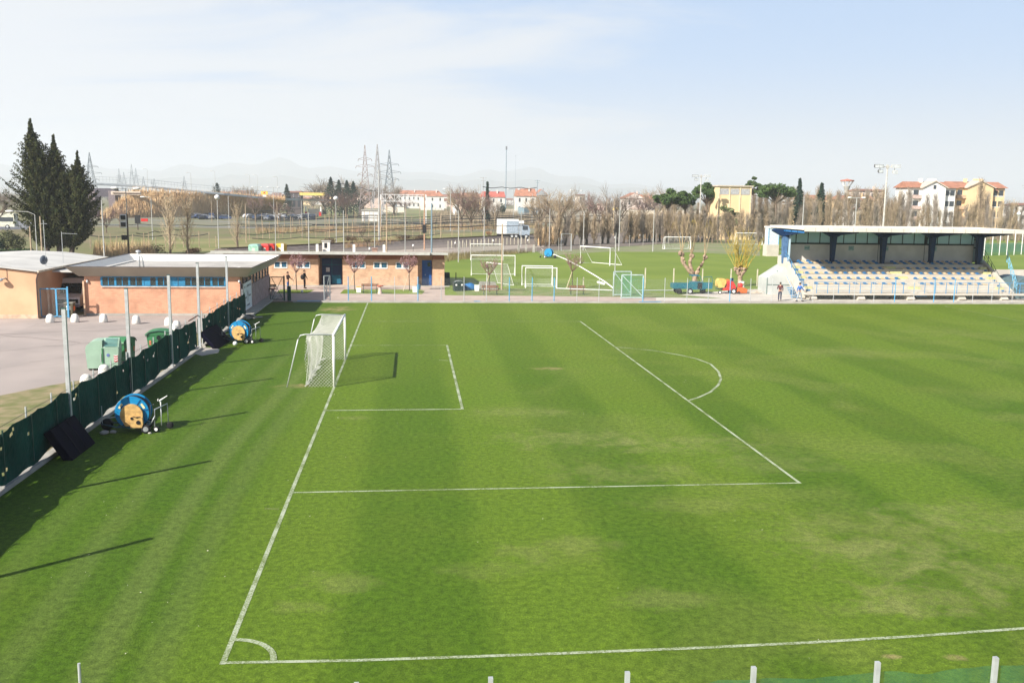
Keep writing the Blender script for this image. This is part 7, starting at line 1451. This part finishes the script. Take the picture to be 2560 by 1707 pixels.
# left road furniture
t = thing('barrier', 'low pale roadside wall with dark railing at the left edge behind the peach roof', 'wall', (-44, 101, 0)); a_, c_ = at(-30, 672), at(88, 656); m_ = MB().hexa([a_, c_, c_+V((0, .4, 0)), a_+V((0, .4, 0)), a_+V((0, 0, .8)), c_+V((0, 0, .8)), c_+V((0, .4, .8)), a_+V((0, .4, .8))]); m_.build('low_wall', M('pale_roadside', (.55, .50, .42)), t, True); m_ = MB().bar(a_+V((0, .2, 1.3)), c_+V((0, .2, 1.3)), .08)
for k in range(6): q_ = a_.lerp(c_, k/5); m_.bar(q_+V((0, .2, .8)), q_+V((0, .2, 1.3)), .07)
m_.build('railing', BLACK, t, True)
p = at(32, 668); t = thing('gate_pillar', 'short pale square pillar on the roadside wall', 'pillar', tuple(p)); MB().box(-.5, .5, -.3, .3, 0, 1.35).build('pillar', WW, t); MB().box(-.6, .6, -.4, .4, 1.35, 1.45).build('cap', CONC, t)
# court fences at the right behind the grandstand
cf = thing('fence', 'tall pale posts with green netting round the court right of the grandstand', 'fence', (95, 170, 0)); CGN = netmat('court_net', (.05, .22, .12), .3, .30)
a_, c_ = at(2440, 640), at(2640, 634); 
for k in range(12): q_ = a_.lerp(c_, k/11); MB().tube([q_, q_+V((0, 0, 4.4))], .07, 6).build('fence_post', WHITE, cf, True)
MB().add([a_, c_, c_+V((0, 0, 2.0)), a_+V((0, 0, 2.0))], [(0, 1, 2, 3)]).build('green_net', CGN, cf, True)
patch('court', [(2420, 632), (2650, 628), (2650, 606), (2420, 608)], M('court_green', (.12, .20, .10), .9), .01)
# long chain fence in front of the railway
lf_ = thing('fence', 'long thin chain link fence dividing the practice field from the railway and poplars', 'fence', (30, 150, 0)); pts = [at(*q_) for q_ in ((1120, 648), (1200, 640), (1340, 630), (1500, 622), (1700, 608), (1900, 594))]
for a_, c_ in zip(pts, pts[1:]):
    n_ = max(2, int((c_-a_).length/5))
    for k in range(n_): q_ = a_.lerp(c_, k/n_); MB().bar(q_, q_+V((0, 0, 2.2)), .07).build('fence_post', CONC, lf_, True)
    MB().add([a_, c_, c_+V((0, 0, 2.1)), a_+V((0, 0, 2.1))], [(0, 1, 2, 3)]).build('wire_mesh', M('far_mesh', (.25, .27, .26), alpha=.12), lf_, True)
# parked cars in the yard, rows of slim posts with wires, low sheds
cp = thing('parked_car', 'x', 'car', (0, 0, 0), 0, 'cars parked in the yard beyond the tracks')
CARC = [M('car_dark', (.03, .035, .045), .3), M('car_grey', (.22, .23, .25), .3), M('car_white', (.6, .6, .6), .3), M('car_blue', (.04, .07, .16), .3)]
protos = []
for k, cm_ in enumerate(CARC):
    t = cp if k == 0 else thing('parked_car', 'x', 'car', (0, 0, 0), 0, 'cars parked in the yard beyond the tracks')
    MB().prism([(-2.1, .3), (2.1, .3), (2.15, .75), (1.2, .95), (.6, 1.42), (-1.2, 1.45), (-1.9, .95), (-2.15, .9)], -.85, .85).build('body', cm_, t); MB().prism([(1.05, .97), (.55, 1.36), (-1.1, 1.38), (-1.6, .98)], -.87, .87).build('windows', WINM, t)
    for x in (-1.3, 1.3): MB().lathe([(.3, -.9), (.3, .9)], 12, (x, 0, .3), RM).build('wheels', BLACK, t)
    protos.append(t)
rg = random.Random(71); n = 0
for (xa, xb, ya, yb, m) in ((470, 565, 549, 541, 26), (618, 720, 551, 541, 26), (725, 790, 550, 542, 14)):
    for k in range(m):
        x = rg.uniform(xa, xb); y = rg.uniform(yb, ya); p = at(x, y); lab = 'small dark parked car in the crowded yard beyond the tracks'
        if n < 4: protos[n].location = p; protos[n].rotation_euler = (0, 0, rg.uniform(0, 6)); protos[n]['label'] = lab
        else: dup(protos[(0, 0, 1, 2, 0, 3)[rg.randrange(6)]], tuple(p), rg.uniform(0, 6), lab)
        n += 1
GSL = 'slim pale posts strung across the railway land'; pr_ = None
for (xa, ya, xb, yb, m, h_) in ((600, 600, 1240, 588, 34, 4.2), (640, 580, 1340, 566, 32, 4.6), (860, 566, 1360, 556, 22, 5.5), (230, 622, 560, 618, 16, 2.6), (1000, 552, 1360, 546, 16, 7.0)):
    for k in range(m):
        u = (k+rg.uniform(-.35, .35))/m; p = at(xa+(xb-xa)*u, ya+(yb-ya)*u)
        if pr_ is None: pr_ = MB().tube([(0, 0, 0), (0, 0, 1)], [.07, .055], 5).build('slim_post', WPOLE, loc=(0, 0, 0)); o_ = pr_; tag(o_, 'slim pale post standing in the scrub of the railway land', 'post', GSL)
        else: o_ = pr_.copy(); COL.objects.link(o_)
        o_.location = p; o_.scale = (1, 1, h_*rg.uniform(.6, 1.2))
for (x0, y0, x1, y1, Y) in ((600, 567, 1340, 552, 190), (630, 596, 1100, 585, 140), (1000, 549, 1345, 543, 220), (760, 573, 1340, 561, 175), (700, 543, 1000, 538, 280), (230, 560, 700, 562, 170)):
    p, q_ = aty(x0, y0, Y), aty(x1, y1, Y*1.03); tag(MB().tube([p.lerp(q_, k/20)-V((0, 0, .25*abs(math.sin(k*math.pi/5)))) for k in range(21)], .06, 4).build('overhead_cable', CAB), 'thin black cable slung between railway poles', 'cable', 'black overhead cables across the railway land')
# ---------------------------------------------------------------- haze
hz_ = MB().box(-13000, 13500, -60, 15000, -1.2, 440).build('haze', bpy.data.materials.new('haze_air')); tag(hz_, 'pale spring haze over the whole place', None, None, 'stuff')
m_ = hz_.data.materials[0]; m_.use_nodes = True; m_.node_tree.nodes.clear(); pv = nn(m_.node_tree, 'ShaderNodeVolumePrincipled'); pv.inputs['Density'].default_value = .00023; pv.inputs['Color'].default_value = (.90, .95, 1, 1); pv.inputs['Anisotropy'].default_value = .1
m_.node_tree.links.new(pv.outputs[0], nn(m_.node_tree, 'ShaderNodeOutputMaterial').inputs['Volume'])
for o in list(bpy.data.objects):
    if '_loc' in o: del o['_loc']
